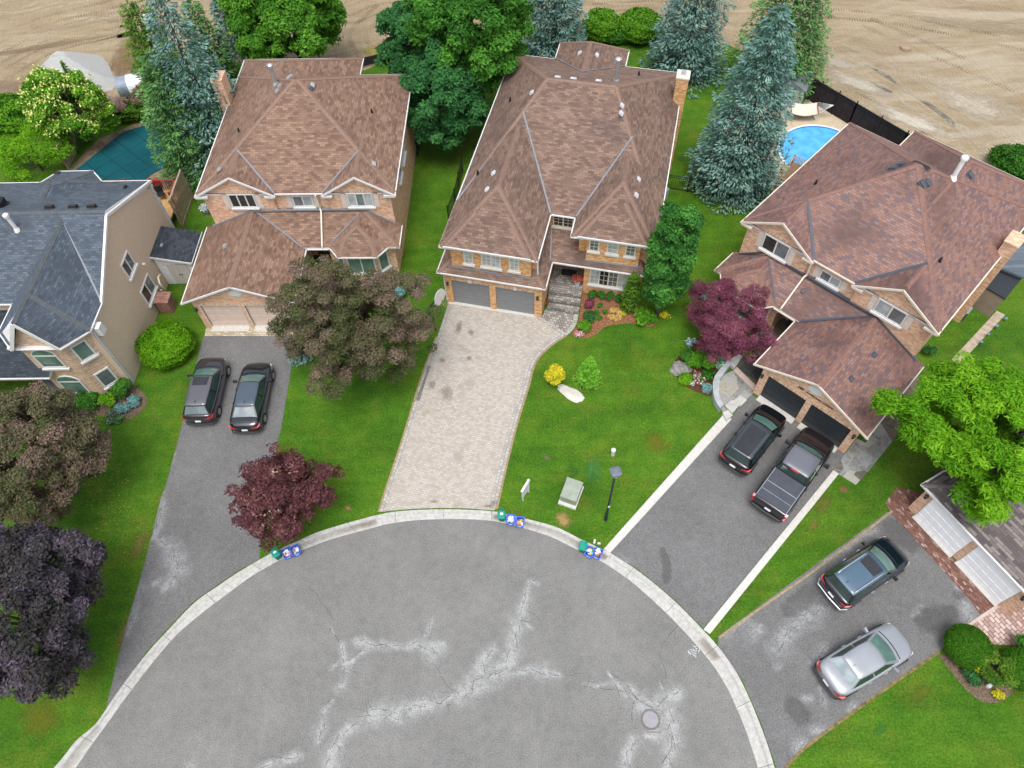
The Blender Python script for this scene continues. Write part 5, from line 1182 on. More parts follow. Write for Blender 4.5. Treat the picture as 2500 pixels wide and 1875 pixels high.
c2 = car('navy_suv', 'dark navy SUV with silver roof rails and blue-grey roof above the silver saloon', Q(970, 1360), Q(1375, 1085), .8, 4.72, 1.92, 1.7, 1.1, SUV, (.05, .09, .56, .74, .84, .66, .05, .17), paint('navy_paint', (.004, .009, .014), 0, .15), paint('blue_grey_roof', (.05, .1, .15), .1, .3), rails=CHROME, sunroof=(.4, .53), tail=TU, handles='chrome', group='cars parked on the driveways')
c3 = car('black_suv', 'black SUV with grey roof panel parked left of the pickup truck', Q(300, 520), Q(575, 165), .8, 4.72, 1.9, 1.68, 1.1, SUV, (.045, .09, .56, .74, .83, .66, .05, .17), paint('black_paint', (.003, .003, .005), 0, .12), paint('slate_roof_paint', (.03, .036, .048), .1, .3), sunroof=(.1, .5), tail=TU, group='cars parked on the driveways')
c5 = car('grey_crossover', 'metallic grey crossover with sunroof parked on the grass side of the left driveway', Z4(238, 585), Z4(345, 150), .8, 4.6, 1.86, 1.62, 1.06, SUV, (.04, .13, .56, .75, .82, .62, .05, .15), paint('gunmetal_paint', (.028, .027, .03), .2, .2), paint('gunmetal_roof', (.1, .1, .112), .3, .3), sunroof=(.42, .545), tail=TU, group='cars parked on the driveways', glassr=glass('sky_rear_glass', (.2, .25, .26, 1), .05))
c6 = car('black_sedan', 'black blue-tinted saloon parked beside the grey crossover near the purple maple', Z4(560, 655), Z4(662, 170), .75, 4.85, 1.87, 1.46, .97, SED, (.1, .25, .57, .74, .8, .6, .05, .16), paint('blue_black_paint', (.006, .009, .014), 0, .1), paint('blue_black_roof', (.05, .075, .1), .1, .25), tail=TS, group='cars parked on the driveways', glassr=glass('sky_rear_glass', (.2, .25, .26, 1), .05))
c4 = car('pickup_truck', 'dark plum-black crew-cab pickup truck with folding bed cover at the black garage doors', Q(525, 815), Q(880, 320), 1.0, 5.9, 2.05, 1.95, 1.32, TRK, (.375, .4, .635, .745, .92, .76, .02, .14), paint('plum_black_paint', (.012, .009, .012), .1, .18), paint('pewter_roof', (.12, .125, .15), .2, .35), truck=True, fin=False, tail=[[(-.005, .86, .8), (-.005, .985, .8), (.12, 1.0, .82), (.12, 1.0, 1.26), (-.005, .985, 1.28), (-.005, .86, 1.28)], [(-.005, .86, 1.28), (-.005, .985, 1.28), (.14, .985, 1.345), (.14, .87, 1.345)]], group='cars parked on the driveways')
L, hw = 5.9, 1.025
bc = MB(); bc.box(-L/2+.12, -L/2+.365*L, -hw*.86, hw*.86, 1.3, 1.372); cv = bc.build('bed_cover', plain('tonneau_vinyl', (.05, .055, .07), .45), c4)
bb = MB()
for x in (-L/2+.12+.55, -L/2+.12+1.1, -L/2+.12+1.12): bb.box(x-.012, x+.012, -hw*.84, hw*.84, 1.372, 1.378)
for sy in (-1, 1): bb.box(-L/2+.12, -L/2+.365*L, sy*hw*.86-.015, sy*hw*.86+.015, 1.372, 1.382)
bb.build('cover_rail', plain('rail_metal', (.35, .38, .42), .35, .5), cv)
m = MB(); m.box(-L/2+.385*L, -L/2+.4*L, -.22, .22, 1.84, 1.89); m.build('brake_light', RED, c4)
for i, (x0, y0, w_) in enumerate(((0, .52, .02), (0, .58, .03), (0, .64, .03), (0, .46, .02), (0, .7, .025))):
    pass
m = MB()
for i, zz in enumerate((1.45, 1.53, 1.61, 1.69)):
    for j, yy in enumerate((.42, .52, .62)): m.box(-L/2+.378*L+(zz-1.32)*.24-.02, -L/2+.378*L+(zz-1.32)*.24+.005, yy-.035, yy+.03-.01*j, zz-.028, zz+.028)
m.build('window_decal', plain('decal_white', (.75, .76, .72), .5), c4)
# ================================================================ STREET FURNITURE AND YARD OBJECTS
Z5 = ZM(1180, 1040, 4.608)
def gp(p, z=0): return G(p[0], p[1], z)
# street lamp
p = gp(Z5(1375, 1055)); t = thing('street_lamp', 'black lamp post with square grey lantern head on the lawn by the transformer box', 'street lamp', p)
m = MB(); m.tube([(0, 0, 0), (0, 0, .9), (0, 0, .95), (0, 0, 5.3)], [.1, .09, .065, .05], 12); m.build('pole', plain('navy_post', (.012, .018, .028), .5), t)
m = MB(); m.tube([(0, 0, 5.2), (0, 0, 5.3), (0, 0, 5.45)], [.06, .13, .15], 12); m.build('collar', GREYM, t)
def frus(m, z0, z1, a, b, r=.15):
    n = 8
    def ring(w, z):
        k = w*.25; return [(w, -w+k, z), (w, w-k, z), (w-k, w, z), (-w+k, w, z), (-w, w-k, z), (-w, -w+k, z), (-w+k, -w, z), (w-k, -w, z)]
    m.poly(ring(a, z0)+ring(b, z1), [tuple(range(7, -1, -1)), tuple(range(8, 16))]+[(i, (i+1) % 8, 8+(i+1) % 8, 8+i) for i in range(8)])
m = MB(); frus(m, 5.45, 5.75, .15, .21); m.build('lantern', plain('smoked_lens', (.12, .13, .16), .2), t)
m = MB(); frus(m, 5.75, 5.8, .25, .25); frus(m, 5.8, 5.88, .23, .14); frus(m, 5.88, 5.92, .1, .08); m.build('lamp_hood', plain('hood_grey', (.13, .15, .19), .5), t); t.rotation_euler = (0, 0, radians(12))
m = MB(); m.box(-.055, .055, -.075, -.066, 1.75, 1.95); m.build('number_tag', PLATE, t)
# transformer
P = [gp(Z5(*q)) for q in ((838, 880), (1035, 950), (1128, 700))]
yw = atan2((P[1]-P[0]).y, (P[1]-P[0]).x); c = P[0]; w_ = (P[1]-P[0]).length; d_ = (P[2]-P[1]).length*1.02
t = thing('transformer_box', 'grey-green electrical transformer box on a concrete pad by the worn lawn patch', 'utility box', (c.x, c.y, 0), yw)
m = MB(); m.box(0, w_, 0, d_, 0, .16); m.build('pad', CONC, t)
TG = plain('transformer_green', (.2, .24, .17), .55, var=.12, scale=2)
m = MB(); m.poly([(.06, .18, .16), (w_-.06, .18, .16), (w_-.06, d_-.12, .16), (.06, d_-.12, .16), (.06, .2, .74), (w_-.06, .2, .74), (w_-.06, d_-.12, .8), (.06, d_-.12, .8)], [(3, 2, 1, 0), (4, 5, 6, 7), (0, 1, 5, 4), (1, 2, 6, 5), (2, 3, 7, 6), (3, 0, 4, 7)]); m.build('cabinet', TG, t)
m = MB(); m.poly([(.03, .14, .745), (w_-.03, .14, .745), (w_-.03, d_-.09, .81), (.03, d_-.09, .81), (.05, .17, .8), (w_-.05, .17, .8), (w_-.05, d_-.11, .86), (.05, d_-.11, .86)], [(3, 2, 1, 0), (4, 5, 6, 7), (0, 1, 5, 4), (1, 2, 6, 5), (2, 3, 7, 6), (3, 0, 4, 7)]); m.build('lid', plain('transformer_lid', (.25, .29, .235), .5, var=.15, scale=3), t)
# small white pedestal
p = gp(Z5(1455, 322)); t = thing('utility_pedestal', 'small pale grey utility pedestal standing in the lawn above the street lamp', 'utility pedestal', p)
m = MB(); m.tube([(0, 0, 0), (0, 0, .5)], .12, 12); m.build('post', plain('pale_green_grey', (.5, .54, .48), .5), t); m = MB(); m.tube([(0, 0, .5), (0, 0, .58), (0, 0, .64)], [.14, .14, .07], 12); m.build('cap', WHITE, t)
# realtor style sign: white angled post with panel
p = gp(Z5(445, 840)); q = gp(Z5(505, 742)); t = thing('lawn_sign', 'white two-panel sign frame standing on the grass beside the interlock driveway', 'sign', p)
dv = (q-p); yw = atan2(dv.y, dv.x); t.rotation_euler = (0, 0, yw); Ls = dv.length
m = MB(); m.box(-.03, .03, -.03, .03, 0, .5); m.box(Ls-.03, Ls+.05, -.05, .05, 0, 1.5); m.build('post', WHITE, t)
m = MB(); m.box(-.05, Ls, -.03, .03, .35, 1.25); m.build('panel', WHITE, t); m = MB(); m.box(-.12, Ls+.12, -.06, .06, 1.25, 1.38); m.build('top_rail', WHITE, t)
# basketball hoop
Z6 = ZM(1040, 720, 7.93)
p = gp(Z6(190, 690)); t = thing('basketball_hoop', 'basketball hoop with white fan backboard leaning over the interlock driveway edge', 'basketball hoop', p, radians(-6))
m = MB(); m.tube([(0, 0, 0), (0, 0, 2.3), (0, 0, 2.6)], .055, 10); m.build('pole', DARKM, t)
m = MB(); m.bar((0, 0, 2.0), (.42, .3, 2.75), .06, .06); m.bar((0, 0, 2.45), (.42, .3, 3.15), .06, .06); m.build('arm', DARKM, t)
m = MB(); nn = Vector((.92, -.32, .25)).normalized(); tx = Vector((.33, .94, 0)); ty = nn.cross(tx).normalized(); 
if ty.z < 0: ty = -ty
c = Vector((.55, .25, 2.95)); prof = [(-.62, -.2), (-.2, -.33), (.2, -.33), (.62, -.2), (.62, .12), (.45, .38), (.15, .52), (-.15, .52), (-.45, .38), (-.62, .12)]
vs = [c+tx*a+ty*b2-nn*.02 for a, b2 in prof]+[c+tx*a+ty*b2+nn*.03 for a, b2 in prof]; k = len(prof)
m.poly(vs, [tuple(range(k-1, -1, -1)), tuple(range(k, 2*k))]+[(i, (i+1) % k, k+(i+1) % k, k+i) for i in range(k)]); bd = m.build('backboard', plain('backboard_white', (.5, .49, .46), .4, var=.1, scale=6), t)
m = MB(); rc = c-ty*.26+nn*.28; rg = [rc+(Vector((cos(2*pi*i/16), sin(2*pi*i/16), 0)))*.22 for i in range(17)]; m.tube(rg, .012, 6); m.bar(c-ty*.26, rc-Vector((nn.x, nn.y, 0))*.2, .06, .03); m.build('rim', plain('orange_rim', (.35, .09, .02), .5), t)
m = MB(); 
for i in range(12): a = 2*pi*i/12; m.tube([rc+Vector((cos(a), sin(a), 0))*.22, rc+Vector((cos(a+.25)*.6, sin(a+.25)*.6, 0))*.22+Vector((0, 0, -.35))], .006, 4)
m.build('net', plain('net_white', (.45, .45, .42), .8), t)
# bins
GREENB = plain('green_bin_plastic', (.0, .25, .17), .4, var=.1); BLUEB = plain('blue_box_plastic', (.03, .1, .52), .45, var=.12); BLUED = plain('blue_box_rim', (.06, .15, .62), .4)
def green_bin(label, p, rz, lab=True):
    t = thing('green_bin', label, 'compost bin', (p.x, p.y, -.05), rz, 'green compost bins at the kerb')
    m = MB(); 
    def rr(w, d, z, k=.3): a = min(w, d)*k; return [(w, -d+a, z), (w, d-a, z), (w-a, d, z), (-w+a, d, z), (-w, d-a, z), (-w, -d+a, z), (-w+a, -d, z), (w-a, -d, z)]
    r1, r2, r3 = rr(.14, .16, 0), rr(.19, .22, .55), rr(.2, .23, .57)
    m.poly(r1+r2, [tuple(range(7, -1, -1))]+[(i, (i+1) % 8, 8+(i+1) % 8, 8+i) for i in range(8)]); m.build('body', plain('green_bin_body', (.0, .15, .1), .5), t)
    m = MB(); m.poly(rr(.21, .25, .56)+rr(.21, .25, .6)+rr(.16, .19, .66), [tuple(range(7, -1, -1)), tuple(range(16, 24))]+[(i, (i+1) % 8, 8+(i+1) % 8, 8+i) for i in range(8)]+[(8+i, 8+(i+1) % 8, 16+(i+1) % 8, 16+i) for i in range(8)]); ld = m.build('lid', GREENB, t)
    m = MB(); m.tube([(-.1, .27, .5), (-.1, .31, .62), (.1, .31, .62), (.1, .27, .5)], .015, 6); m.build('handle', GREENB, t)
    if lab: m = MB(); m.box(-.08, .08, -.05, .07, .662, .666); m.build('sticker', PLATE, ld)
    return t
LITM = [plain('litter_'+n, c_, .6) for n, c_ in (('white', (.7, .72, .72)), ('cream', (.6, .5, .35)), ('orange', (.6, .28, .06)), ('red', (.5, .08, .07)), ('cardboard', (.33, .18, .1)), ('green', (.08, .25, .08)), ('pale blue', (.4, .52, .6)), ('yellow', (.65, .5, .05)))]
for mm_ in LITM: pass
def blue_box(label, p, rz, cols, seed, fill=.9):
    t = thing('blue_box', label, 'recycling box', (p.x, p.y, -.08), rz, 'blue recycling boxes at the kerb')
    m = MB(); a, b2, h = .21, .26, .38; i0, i1 = .035, .02
    def rect(w, d, z): return [(-w, -d, z), (w, -d, z), (w, d, z), (-w, d, z)]
    R_ = [rect(a-.05, b2-.05, 0), rect(a, b2, h), rect(a-.03, b2-.03, h), rect(a-.07, b2-.07, .04)]
    vs = [q for r in R_ for q in r]; fs = [(3, 2, 1, 0), (12, 13, 14, 15)]
    for r in range(3):
        for k in range(4): fs.append((r*4+k, r*4+(k+1) % 4, r*4+4+(k+1) % 4, r*4+4+k))
    m.poly(vs, fs); m.build('box', BLUEB, t)
    m = MB()
    for x0, x1, y0, y1 in ((-a-.02, a+.02, -b2-.02, -b2+.02), (-a-.02, a+.02, b2-.02, b2+.02), (-a-.02, -a+.02, -b2+.02, b2-.02), (a-.02, a+.02, -b2+.02, b2-.02)): m.box(x0, x1, y0, y1, h-.03, h+.012)
    m.build('rim', BLUED, t)
    m = MB(); m.box(-.1, .1, -b2-.006, -b2+.02, h*.55, h*.68); m.build('emblem', plain('emblem_pale', (.45, .55, .8), .5), t)
    rg = random.Random(seed); m = MB()
    for k in range(16):
        x, y, z = rg.uniform(-a+.09, a-.09), rg.uniform(-b2+.1, b2-.1), h*fill+rg.uniform(-.1, .03); mi = rg.choice(cols); an = rg.uniform(0, 3.1); w2 = rg.uniform(.03, .08); l2 = rg.uniform(.06, .12)
        d = Vector((cos(an), sin(an), rg.uniform(-.3, .3)))
        if rg.random() < .45: m.tube([Vector((x, y, z))-d*l2, Vector((x, y, z))+d*l2*.5, Vector((x, y, z))+d*l2], [w2*.6, w2*.6, w2*.25], 8, mi)
        else: m.bar(Vector((x, y, z))-d*l2, Vector((x, y, z))+d*l2, w2*2, w2*.7, mi)
    o = m.build('recyclables', LITM, None); o.matrix_world = t.matrix_world; o.location = t.location; o.rotation_euler = (0, 0, rz); tag(o, 'jumbled bottles, cartons and paper filling the '+label.replace('blue recycling box', 'blue box'), 'recyclables', kind='stuff')
    words = o['label'].split(); o['label'] = ' '.join(words[:16])
    return t
G5 = lambda x, y, k, ox, oy: G(ox+x/k, oy+y/k, .25)
ZA = lambda x, y: G(640+x/18.43, 1310+y/18.43, .3); ZB = lambda x, y: G(1180+x/18.43, 1230+y/18.43, .3); ZC = lambda x, y: G(1400+x/20.74, 1300+y/20.74, .3)
green_bin('green bin below the small purple tree, left of its blue boxes', ZA(650, 800), radians(35))
green_bin('green bin with white sticker at the foot of the interlock driveway', ZB(830, 560), radians(-8))
green_bin('plain green bin at the concrete-edged driveway on the right', ZC(470, 760), radians(-20), False)
blue_box('blue recycling box full of red and white cartons beside the green bin', ZA(1090, 720), radians(28), [0, 3, 6, 0], 1)
blue_box('half-empty blue recycling box at the right end below the small purple tree', ZA(1480, 600), radians(28), [0, 6, 4], 2, .7)
blue_box('blue recycling box of white paper below the interlock driveway', ZB(1230, 690), radians(-8), [0, 0, 6], 3)
blue_box('blue recycling box with orange carton below the lawn sign', ZB(1650, 790), radians(-10), [2, 0, 4], 4)
blue_box('blue recycling box with yellow and white bottles next to the plain green bin', ZC(840, 960), radians(-28), [0, 7, 6, 5], 5)
blue_box('blue recycling box of brown cardboard by the concrete driveway edge', ZC(1230, 1030), radians(-28), [4, 3, 4, 0], 6)
for lb, q, rz, sx in (('upright white foam piece on grass above the blue boxes', ZC(1080, 380), radians(75), .2), ('small white foam piece lying on grass beside the longer one', ZC(1310, 480), radians(-12), .13)):
    m = MB(); m.box(-sx/2*1.2, sx/2*1.2, -.05, .05, .02, .1); m.box(-sx/2, sx/2, -.035, .035, .1, .13)
    o = m.build('foam_piece', WHITE, None, loc=(q.x, q.y, 0)); o.rotation_euler = (0, 0, rz); tag(o, lb, 'litter')
# manhole
p = G(*B(1765, 1262), -.11); t = thing('manhole_cover', 'round pinkish iron manhole cover in the cracked road surface', 'manhole cover', (p.x, p.y, -.112))
m = MB(); m.tube([(0, 0, -.02), (0, 0, .012)], .36, 32); m.build('lid', plain('manhole_iron', (.24, .235, .26), .6, .3, var=.15, scale=12), t)
m = MB()
for k in range(-6, 7): w2 = sqrt(max(.01, .33**2-(k*.05)**2)); m.box(-w2, w2, k*.05-.009, k*.05+.009, .012, .018)
m.build('ribs', plain('manhole_ribs', (.3, .29, .32), .5, .3), t)
m = MB(); rg = [(.42*cos(2*pi*i/32), .42*sin(2*pi*i/32), .002) for i in range(33)]; m.tube(rg, .03, 6); m.build('frame', plain('cracked_rim', (.16, .14, .13), .9), t)
# survey paint marks
m = MB(); rg = random.Random(3)
for x0, y0, x1, y1 in ((20, 30, 26, 34), (20, 36, 30, 45), (10, 28, 13, 37), (14, 26, 19, 27), (19, 29, 21, 34), (22, 16, 26, 20), (26, 20, 31, 17), (28, 24, 33, 23), (35, 28, 36, 33), (37, 24, 39, 29), (24, 26, 29, 31), (27, 40, 29, 44), (12, 31, 17, 38), (22, 24, 23, 32), (30, 34, 26, 37), (17, 31, 24, 30), (30, 26, 31, 29)):
    a = G(1670+x0*1.0, 1560+y0, -.112); b2 = G(1670+x1, 1560+y1, -.112); m.bar(a, b2, .035, .004)
o = m.build('survey_paint_marks', plain('white_road_paint', (.45, .47, .47), .8, var=.3, scale=30)); o['kind'] = 'structure'
# landscape blocks at the walkway of the fourth house
LB = plain('limestone', (.42, .42, .4), .85, var=.18, scale=2)
t = thing('curved_stone_wall', 'curved grey stone seat wall round the flagstone landing', 'garden wall')
W2o = smoothline([G(*Zw(*q)) for q in ((395, 1545), (345, 1450), (335, 1340), (355, 1265), (420, 1180), (470, 1125))], 4); cen = G(*Zw(560, 1350))
for i in range(0, len(W2o)-1, 2):
    m = MB(); P = W2o[i:i+3]
    if len(P) < 2: continue
    inn = [p+(cen-p).normalized()*.36 for p in P]; m.prism([(p.x, p.y) for p in P]+[(p.x, p.y) for p in inn[::-1]], 0, .45); m.build('capstone', plain('capstone_grey', (.33, .35, .36), .85, var=.25, scale=3), t)
t2 = thing('stone_steps', 'two limestone block steps at the left edge of the right driveway', 'steps')
for q, h in (([(440, 1505), (500, 1460), (565, 1500), (500, 1575)], .3), ([(425, 1560), (480, 1530), (510, 1580), (455, 1625)], .18), ([(515, 1455), (570, 1410), (630, 1450), (575, 1505)], .16)):
    m = MB(); P = [G(*Zw(*x)) for x in q]; m.prism([(p.x, p.y) for p in P], 0, h); m.build('step', LB, t2)
m = MB(); P = [G(*Zw(*x)) for x in ((515, 1200), (545, 1170), (725, 1345), (700, 1375))]; m.prism([(p.x, p.y) for p in P], 0, .14); m.build('step', plain('pink_coping', (.5, .4, .35), .9), t2)
m = MB(); P = [G(*Zw(*x)) for x in ((455, 1130), (560, 1070), (590, 1090), (520, 1190))]; m.prism([(p.x, p.y) for p in P], 0, .25); m.build('step', LB, t2)
# ------------------------------------------------ fences
def slat_fence(name, label, pts, h, mat, sp=.115, sw=.1, posts=None, th=.02, cap=True, horiz=False, ground=0):
    t = thing(name, label, 'fence'); m = MB(); pm = MB()
    for a, b2 in zip(pts[:-1], pts[1:]):
        a, b2 = Vector((a.x, a.y, 0)), Vector((b2.x, b2.y, 0)); L = (b2-a).length; d = (b2-a)/L; n = max(1, int(L/sp))
        for k in range(n):
            c = a+d*(k+.5)*L/n; m.bar(c+Vector((0, 0, .06)), c+Vector((0, 0, h)), th, sw*L/n/sp, up=tuple(d))
        m2 = MB()
        for zz in (.3, h-.25): m2.bar(a+Vector((0, 0, zz)), b2+Vector((0, 0, zz)), th*2.2, .07)
        if cap: m2.bar(a+Vector((0, 0, h+.02)), b2+Vector((0, 0, h+.02)), .12, .035)
        m2.build('rail', mat, t)
        k = max(1, round(L/2.4))
        for i in range(k+1):
            c = a+d*L*i/k; q = MB(); q.box(c.x-.05, c.x+.05, c.y-.05, c.y+.05, 0, h+.08); q.build('post', mat, t)
    m.build('pickets', mat, t); return t
K5 = ZM(0, 220, 7.373); K8 = ZM(380, 380, 9.217)
slat_fence('wooden_fence', 'tall weathered board fence between the flowering tree and the covered pool', [G(*K5(1240, 1420)), G(*K5(1400, 1130)), G(*K5(1330, 760))], 1.9, WOOD, .15, .145)
slat_fence('wooden_fence', 'weathered slatted fence leaning over the passage beside the brown-roof house', [G(*K8(640, 1640)), G(*K8(870, 960))], 2.6, WOOD, .17, .1)
slat_fence('wooden_fence', 'low fence ending at the brown-roof house above the passage', [G(*K8(700, 640)), G(*K8(1280, 1180))], .12, WOOD, .3, .25, cap=False) if False else None
def iron_fence(label, pts, h, mesh=False, ground=0):
    t = thing('iron_fence', label, 'fence'); m = MB()
    for a, b2 in zip(pts[:-1], pts[1:]):
        a, b2 = Vector((a.x, a.y, ground)), Vector((b2.x, b2.y, ground)); L = (b2-a).length; d = (b2-a)/L; n = int(L/.13)
        for k in range(n+1): c = a+d*k*L/n; m.bar(c+Vector((0, 0, .05)), c+Vector((0, 0, h+.06)), .02, .02)
        q = MB()
        for zz in (.12, h-.2, h-.04): q.bar(a+Vector((0, 0, zz)), b2+Vector((0, 0, zz)), .03, .035)
        q.build('rail', DARKM, t)
        if mesh:
            q = MB(); nn = Vector((-d.y, d.x, 0))*.03; q.bar(a+nn+Vector((0, 0, h/2)), b2+nn+Vector((0, 0, h/2)), .008, h-.05); q.build('windscreen_mesh', brickmat('mesh_screen', [(.3, (.028, .022, .024)), (.7, (.05, .04, .042))], (.02, .016, .018, 1), .12, .5, .02, rough=.9), t)
        k = max(1, round(L/1.9))
        for i in range(k+1):
            c = a+d*L*i/k; q = MB(); q.box(c.x-.035, c.x+.035, c.y-.035, c.y+.035, ground, ground+h+.2); q.build('post', DARKM, t)
    m.build('pickets', DARKM, t); return t
Z1550 = ZM(1550, 0, 3.456)
iron_fence('black iron fence lined with dark mesh between the round pool and the bare field', [G(*Z1550(1385, 800)), G(*Z1550(1800, 1050)), G(*Z1550(2212, 1300)), G(2290, 425)], 1.9, True)
iron_fence('black picket fence running under the big blue spruce', [G(*Z1550(255, 1590)), G(*Z1550(820, 1680)), G(1868, 508)], 1.3)
iron_fence('black railing along the left side of the hip-roof house', [G(1096, 540), G(1112, 500), G(1130, 420)], 1.3)
iron_fence('black iron fence half hidden beside the brown-roof house', [G(1020, 380), G(1045, 310)], 1.2)
def silt(label, pts):
    t = thing('silt_fence', label, 'fence'); m = MB()
    for a, b2 in zip(pts[:-1], pts[1:]): m.bar(Vector((a.x, a.y, .4)), Vector((b2.x, b2.y, .4)), .02, .75)
    m.build('fabric', plain('black_fabric', (.02, .02, .022), .9), t)
    for a in pts: q = MB(); q.box(a.x-.05, a.x+.05, a.y-.05, a.y+.05, 0, 1.0); q.build('stake', WOOD, t)
silt('black silt fence with wooden stakes at the field edge behind the houses', [G(870, 166), G(938, 150), G(1010, 128)])
# deck of the first house with red railings
t = thing('timber_deck', 'yellow timber deck with dark red railing behind the slate-roof house', 'deck', (*o1, 0), radians(-2))
m = MB(); m.box(-6.3, -.75, 12.4, 16.5, .75, .9); m.build('deck_floor', WOODY, t); 
for (a, b2) in (((-6.2, 16.4), (-.8, 16.4)), ((-.8, 16.4), (-.8, 14.9))):
    m = MB(); A_, B_ = Vector((*a, .9)), Vector((*b2, .9)); d = B_-A_; n = int(d.length/.16)
    for k in range(n+1): c = A_+d*k/n; m.bar(c, c+Vector((0, 0, .9)), .04, .04)
    m.bar(A_+Vector((0, 0, .95)), B_+Vector((0, 0, .95)), .12, .05); m.build('railing', WOODR, t)
for i, (x, y) in enumerate(((-6.2, 16.4), (-4.4, 16.4), (-2.6, 16.4), (-.8, 16.4), (-.8, 14.9))):
    m = MB(); m.box(x-.06, x+.06, y-.06, y+.06, 0, 1.95); m.tube([(x, y, 1.95), (x, y, 2.03), (x, y, 2.1)], [.09, .09, .03], 8); m.build('post', WOODR, t)
K9 = G(*K8(160, 960), .9); t = thing('patio_chair', 'dark folding chair on the timber deck', 'chair', (K9.x, K9.y, .9), radians(20))
m = MB(); m.box(-.25, .25, -.25, .25, .4, .45); m.build('seat', DARKM, t); m = MB(); m.box(-.25, .25, .25, .3, .45, .95); m.build('backrest', DARKM, t)
for x in (-.22, .22):
    for y in (-.22, .24): m = MB(); m.box(x-.02, x+.02, y-.02, y+.02, 0, .4); m.build('leg', DARKM, t)
K9 = G(*K8(45, 640), 1.2); m = MB(); m.tube([(0, 0, .0), (0, 0, .4), (0, 0, .7), (0, 0, .85)], [.28, .3, .18, .05], 10); o = m.build('red_cover', plain('red_cloth', (.5, .01, .02), .7), loc=(K9.x, K9.y, .9)); tag(o, 'bright red cloth cover on the timber deck behind its railing', 'cover')
# flower basket in the passage
K9 = G(*K8(1160, 1290)); t = thing('flower_planter', 'round planter of white and violet flowers in the dark passage', 'planter', K9)
m = MB(); m.tube([(0, 0, 0), (0, 0, .35)], [.22, .32], 14); m.build('pot', plain('blue_grey_pot', (.25, .3, .36), .6), t)
# green covered pool
px = [(178, 420), (215, 390), (262, 352), (300, 322), (355, 305), (400, 292), (450, 300), (470, 340), (455, 385), (430, 400), (395, 412), (370, 425), (352, 440), (300, 470), (200, 470)]
s = N('green_pool_cover'); bt = s.n('TexBrick', Scale=1.0); bt.offset = 0; bt.inputs['Brick Width'].default_value = 1.5; bt.inputs['Row Height'].default_value = 1.5; bt.inputs['Mortar Size'].default_value = .03
s.l(s.mapped('UV', rot=.75), bt.inputs['Vector']); cc = s.ramp(s.noise(.3, 3), [(.35, (.0, .05, .065, 1)), (.65, (.004, .085, .1, 1))]); cc = s.mix(bt.outputs['Fac'], cc, (.0, .03, .04, 1)); sp2 = s.noise(9, 2); cc = s.mix(s.ramp(sp2, [(.75, (0, 0, 0, 1)), (.8, (.6, .6, .6, 1))]), cc, (.2, .25, .2, 1)); POOLC = s.out(cc, .7, spec=.2)
sheet('pool_cover', px, .05, POOLC, 0)
# round blue pool
pc = G(2004, 372, .05); t = thing('round_pool', 'round blue swimming pool set in the pale concrete deck', 'pool', pc)
prx = (G(1900, 372).x-G(2090, 372).x)/-2
s = N('pool_water'); s.out(s.ramp(s.noise(1.2, 4), [(.4, (.06, .32, .68, 1)), (.6, (.1, .42, .8, 1))]), .08); wn = s.noise(3, 3); s.bump(wn, .15, .05); PW = s.m
ra = 3.05; rb_ = 3.05; n = 48; m = MB(); el = lambda k, r: (r*cos(2*pi*k/n), r*sin(2*pi*k/n))
m.face([(*el(k, ra-.01), -.02) for k in range(n)]); m.build('water', PW, t)
m = MB()
for k in range(n):
    a, b2 = el(k, ra), el(k+1, ra); c, d = el(k, ra+.18), el(k+1, ra+.18); e, f2 = el(k, ra), el(k+1, ra)
    m.face([(*a, .06), (*c, .06), (*d, .06), (*b2, .06)]); m.face([(*c, .06), (*c, -.05), (*d, -.05), (*d, .06)])
m.build('coping', plain('pool_rim', (.6, .66, .68), .5), t)
m = MB()
for k in range(n): a, b2 = el(k, ra-.004), el(k+1, ra-.004); m.face([(*a, .06), (*b2, .06), (*b2, -.3), (*a, -.3)])
m.build('liner', plain('pool_liner', (.03, .2, .5), .4), t)
# hammock
Kh = ZM(1900, 150, 3.526)
t = thing('hammock', 'striped cream hammock on a grey metal stand beside the round pool', 'hammock')
zc = .75; c4h = [G(*Kh(110, 342), zc+.25), G(*Kh(338, 352), zc+.25), G(*Kh(345, 450), zc+.1), G(*Kh(115, 445), zc+.1)]
s = N('striped_canvas'); wv2 = s.n('TexWave', Scale=2.2); wv2.bands_direction = 'Y'; s.l(s.co('UV'), wv2.inputs['Vector']); s.out(s.ramp(wv2.outputs['Fac'], [(.0, (.6, .57, .48, 1)), (.55, (.66, .62, .52, 1)), (.7, (.5, .42, .2, 1)), (.85, (.3, .38, .4, 1)), (.95, (.64, .6, .5, 1))]), .8)
m = MB(); n = 6
gv = [[(c4h[0].lerp(c4h[1], i/n)).lerp(c4h[3].lerp(c4h[2], i/n), j/n)-Vector((0, 0, .22*sin(pi*i/n)+.08*sin(pi*j/n))) for j in range(n+1)] for i in range(n+1)]
vs = [p for r in gv for p in r]+[p-Vector((0, 0, .03)) for r in gv for p in r]; q = (n+1)**2
fs = []
for i in range(n):
    for j in range(n): a = i*(n+1)+j; f = (a, a+1, a+n+2, a+n+1); fs.append(f[::-1]); fs.append(tuple(k+q for k in f))
m.poly(vs, fs); m.build('bed', s.m, t, smooth=True)
e0, e1 = G(*Kh(30, 370), 1.2), G(*Kh(478, 376), 1.2)
for a, b2, e in ((c4h[0], c4h[3], e0), (c4h[1], c4h[2], e1)):
    m = MB()
    for k in range(9): m.tube([a.lerp(b2, k/8), e], .012, 4)
    m.build('rope', plain('rope', (.55, .56, .54), .9), t)
    m = MB(); m.bar(a, b2, .05, .05); m.build('spreader_bar', WOODR, t)
f0, f1 = G(*Kh(110, 505)), G(*Kh(310, 508)); up = Vector((0, .9, 0))
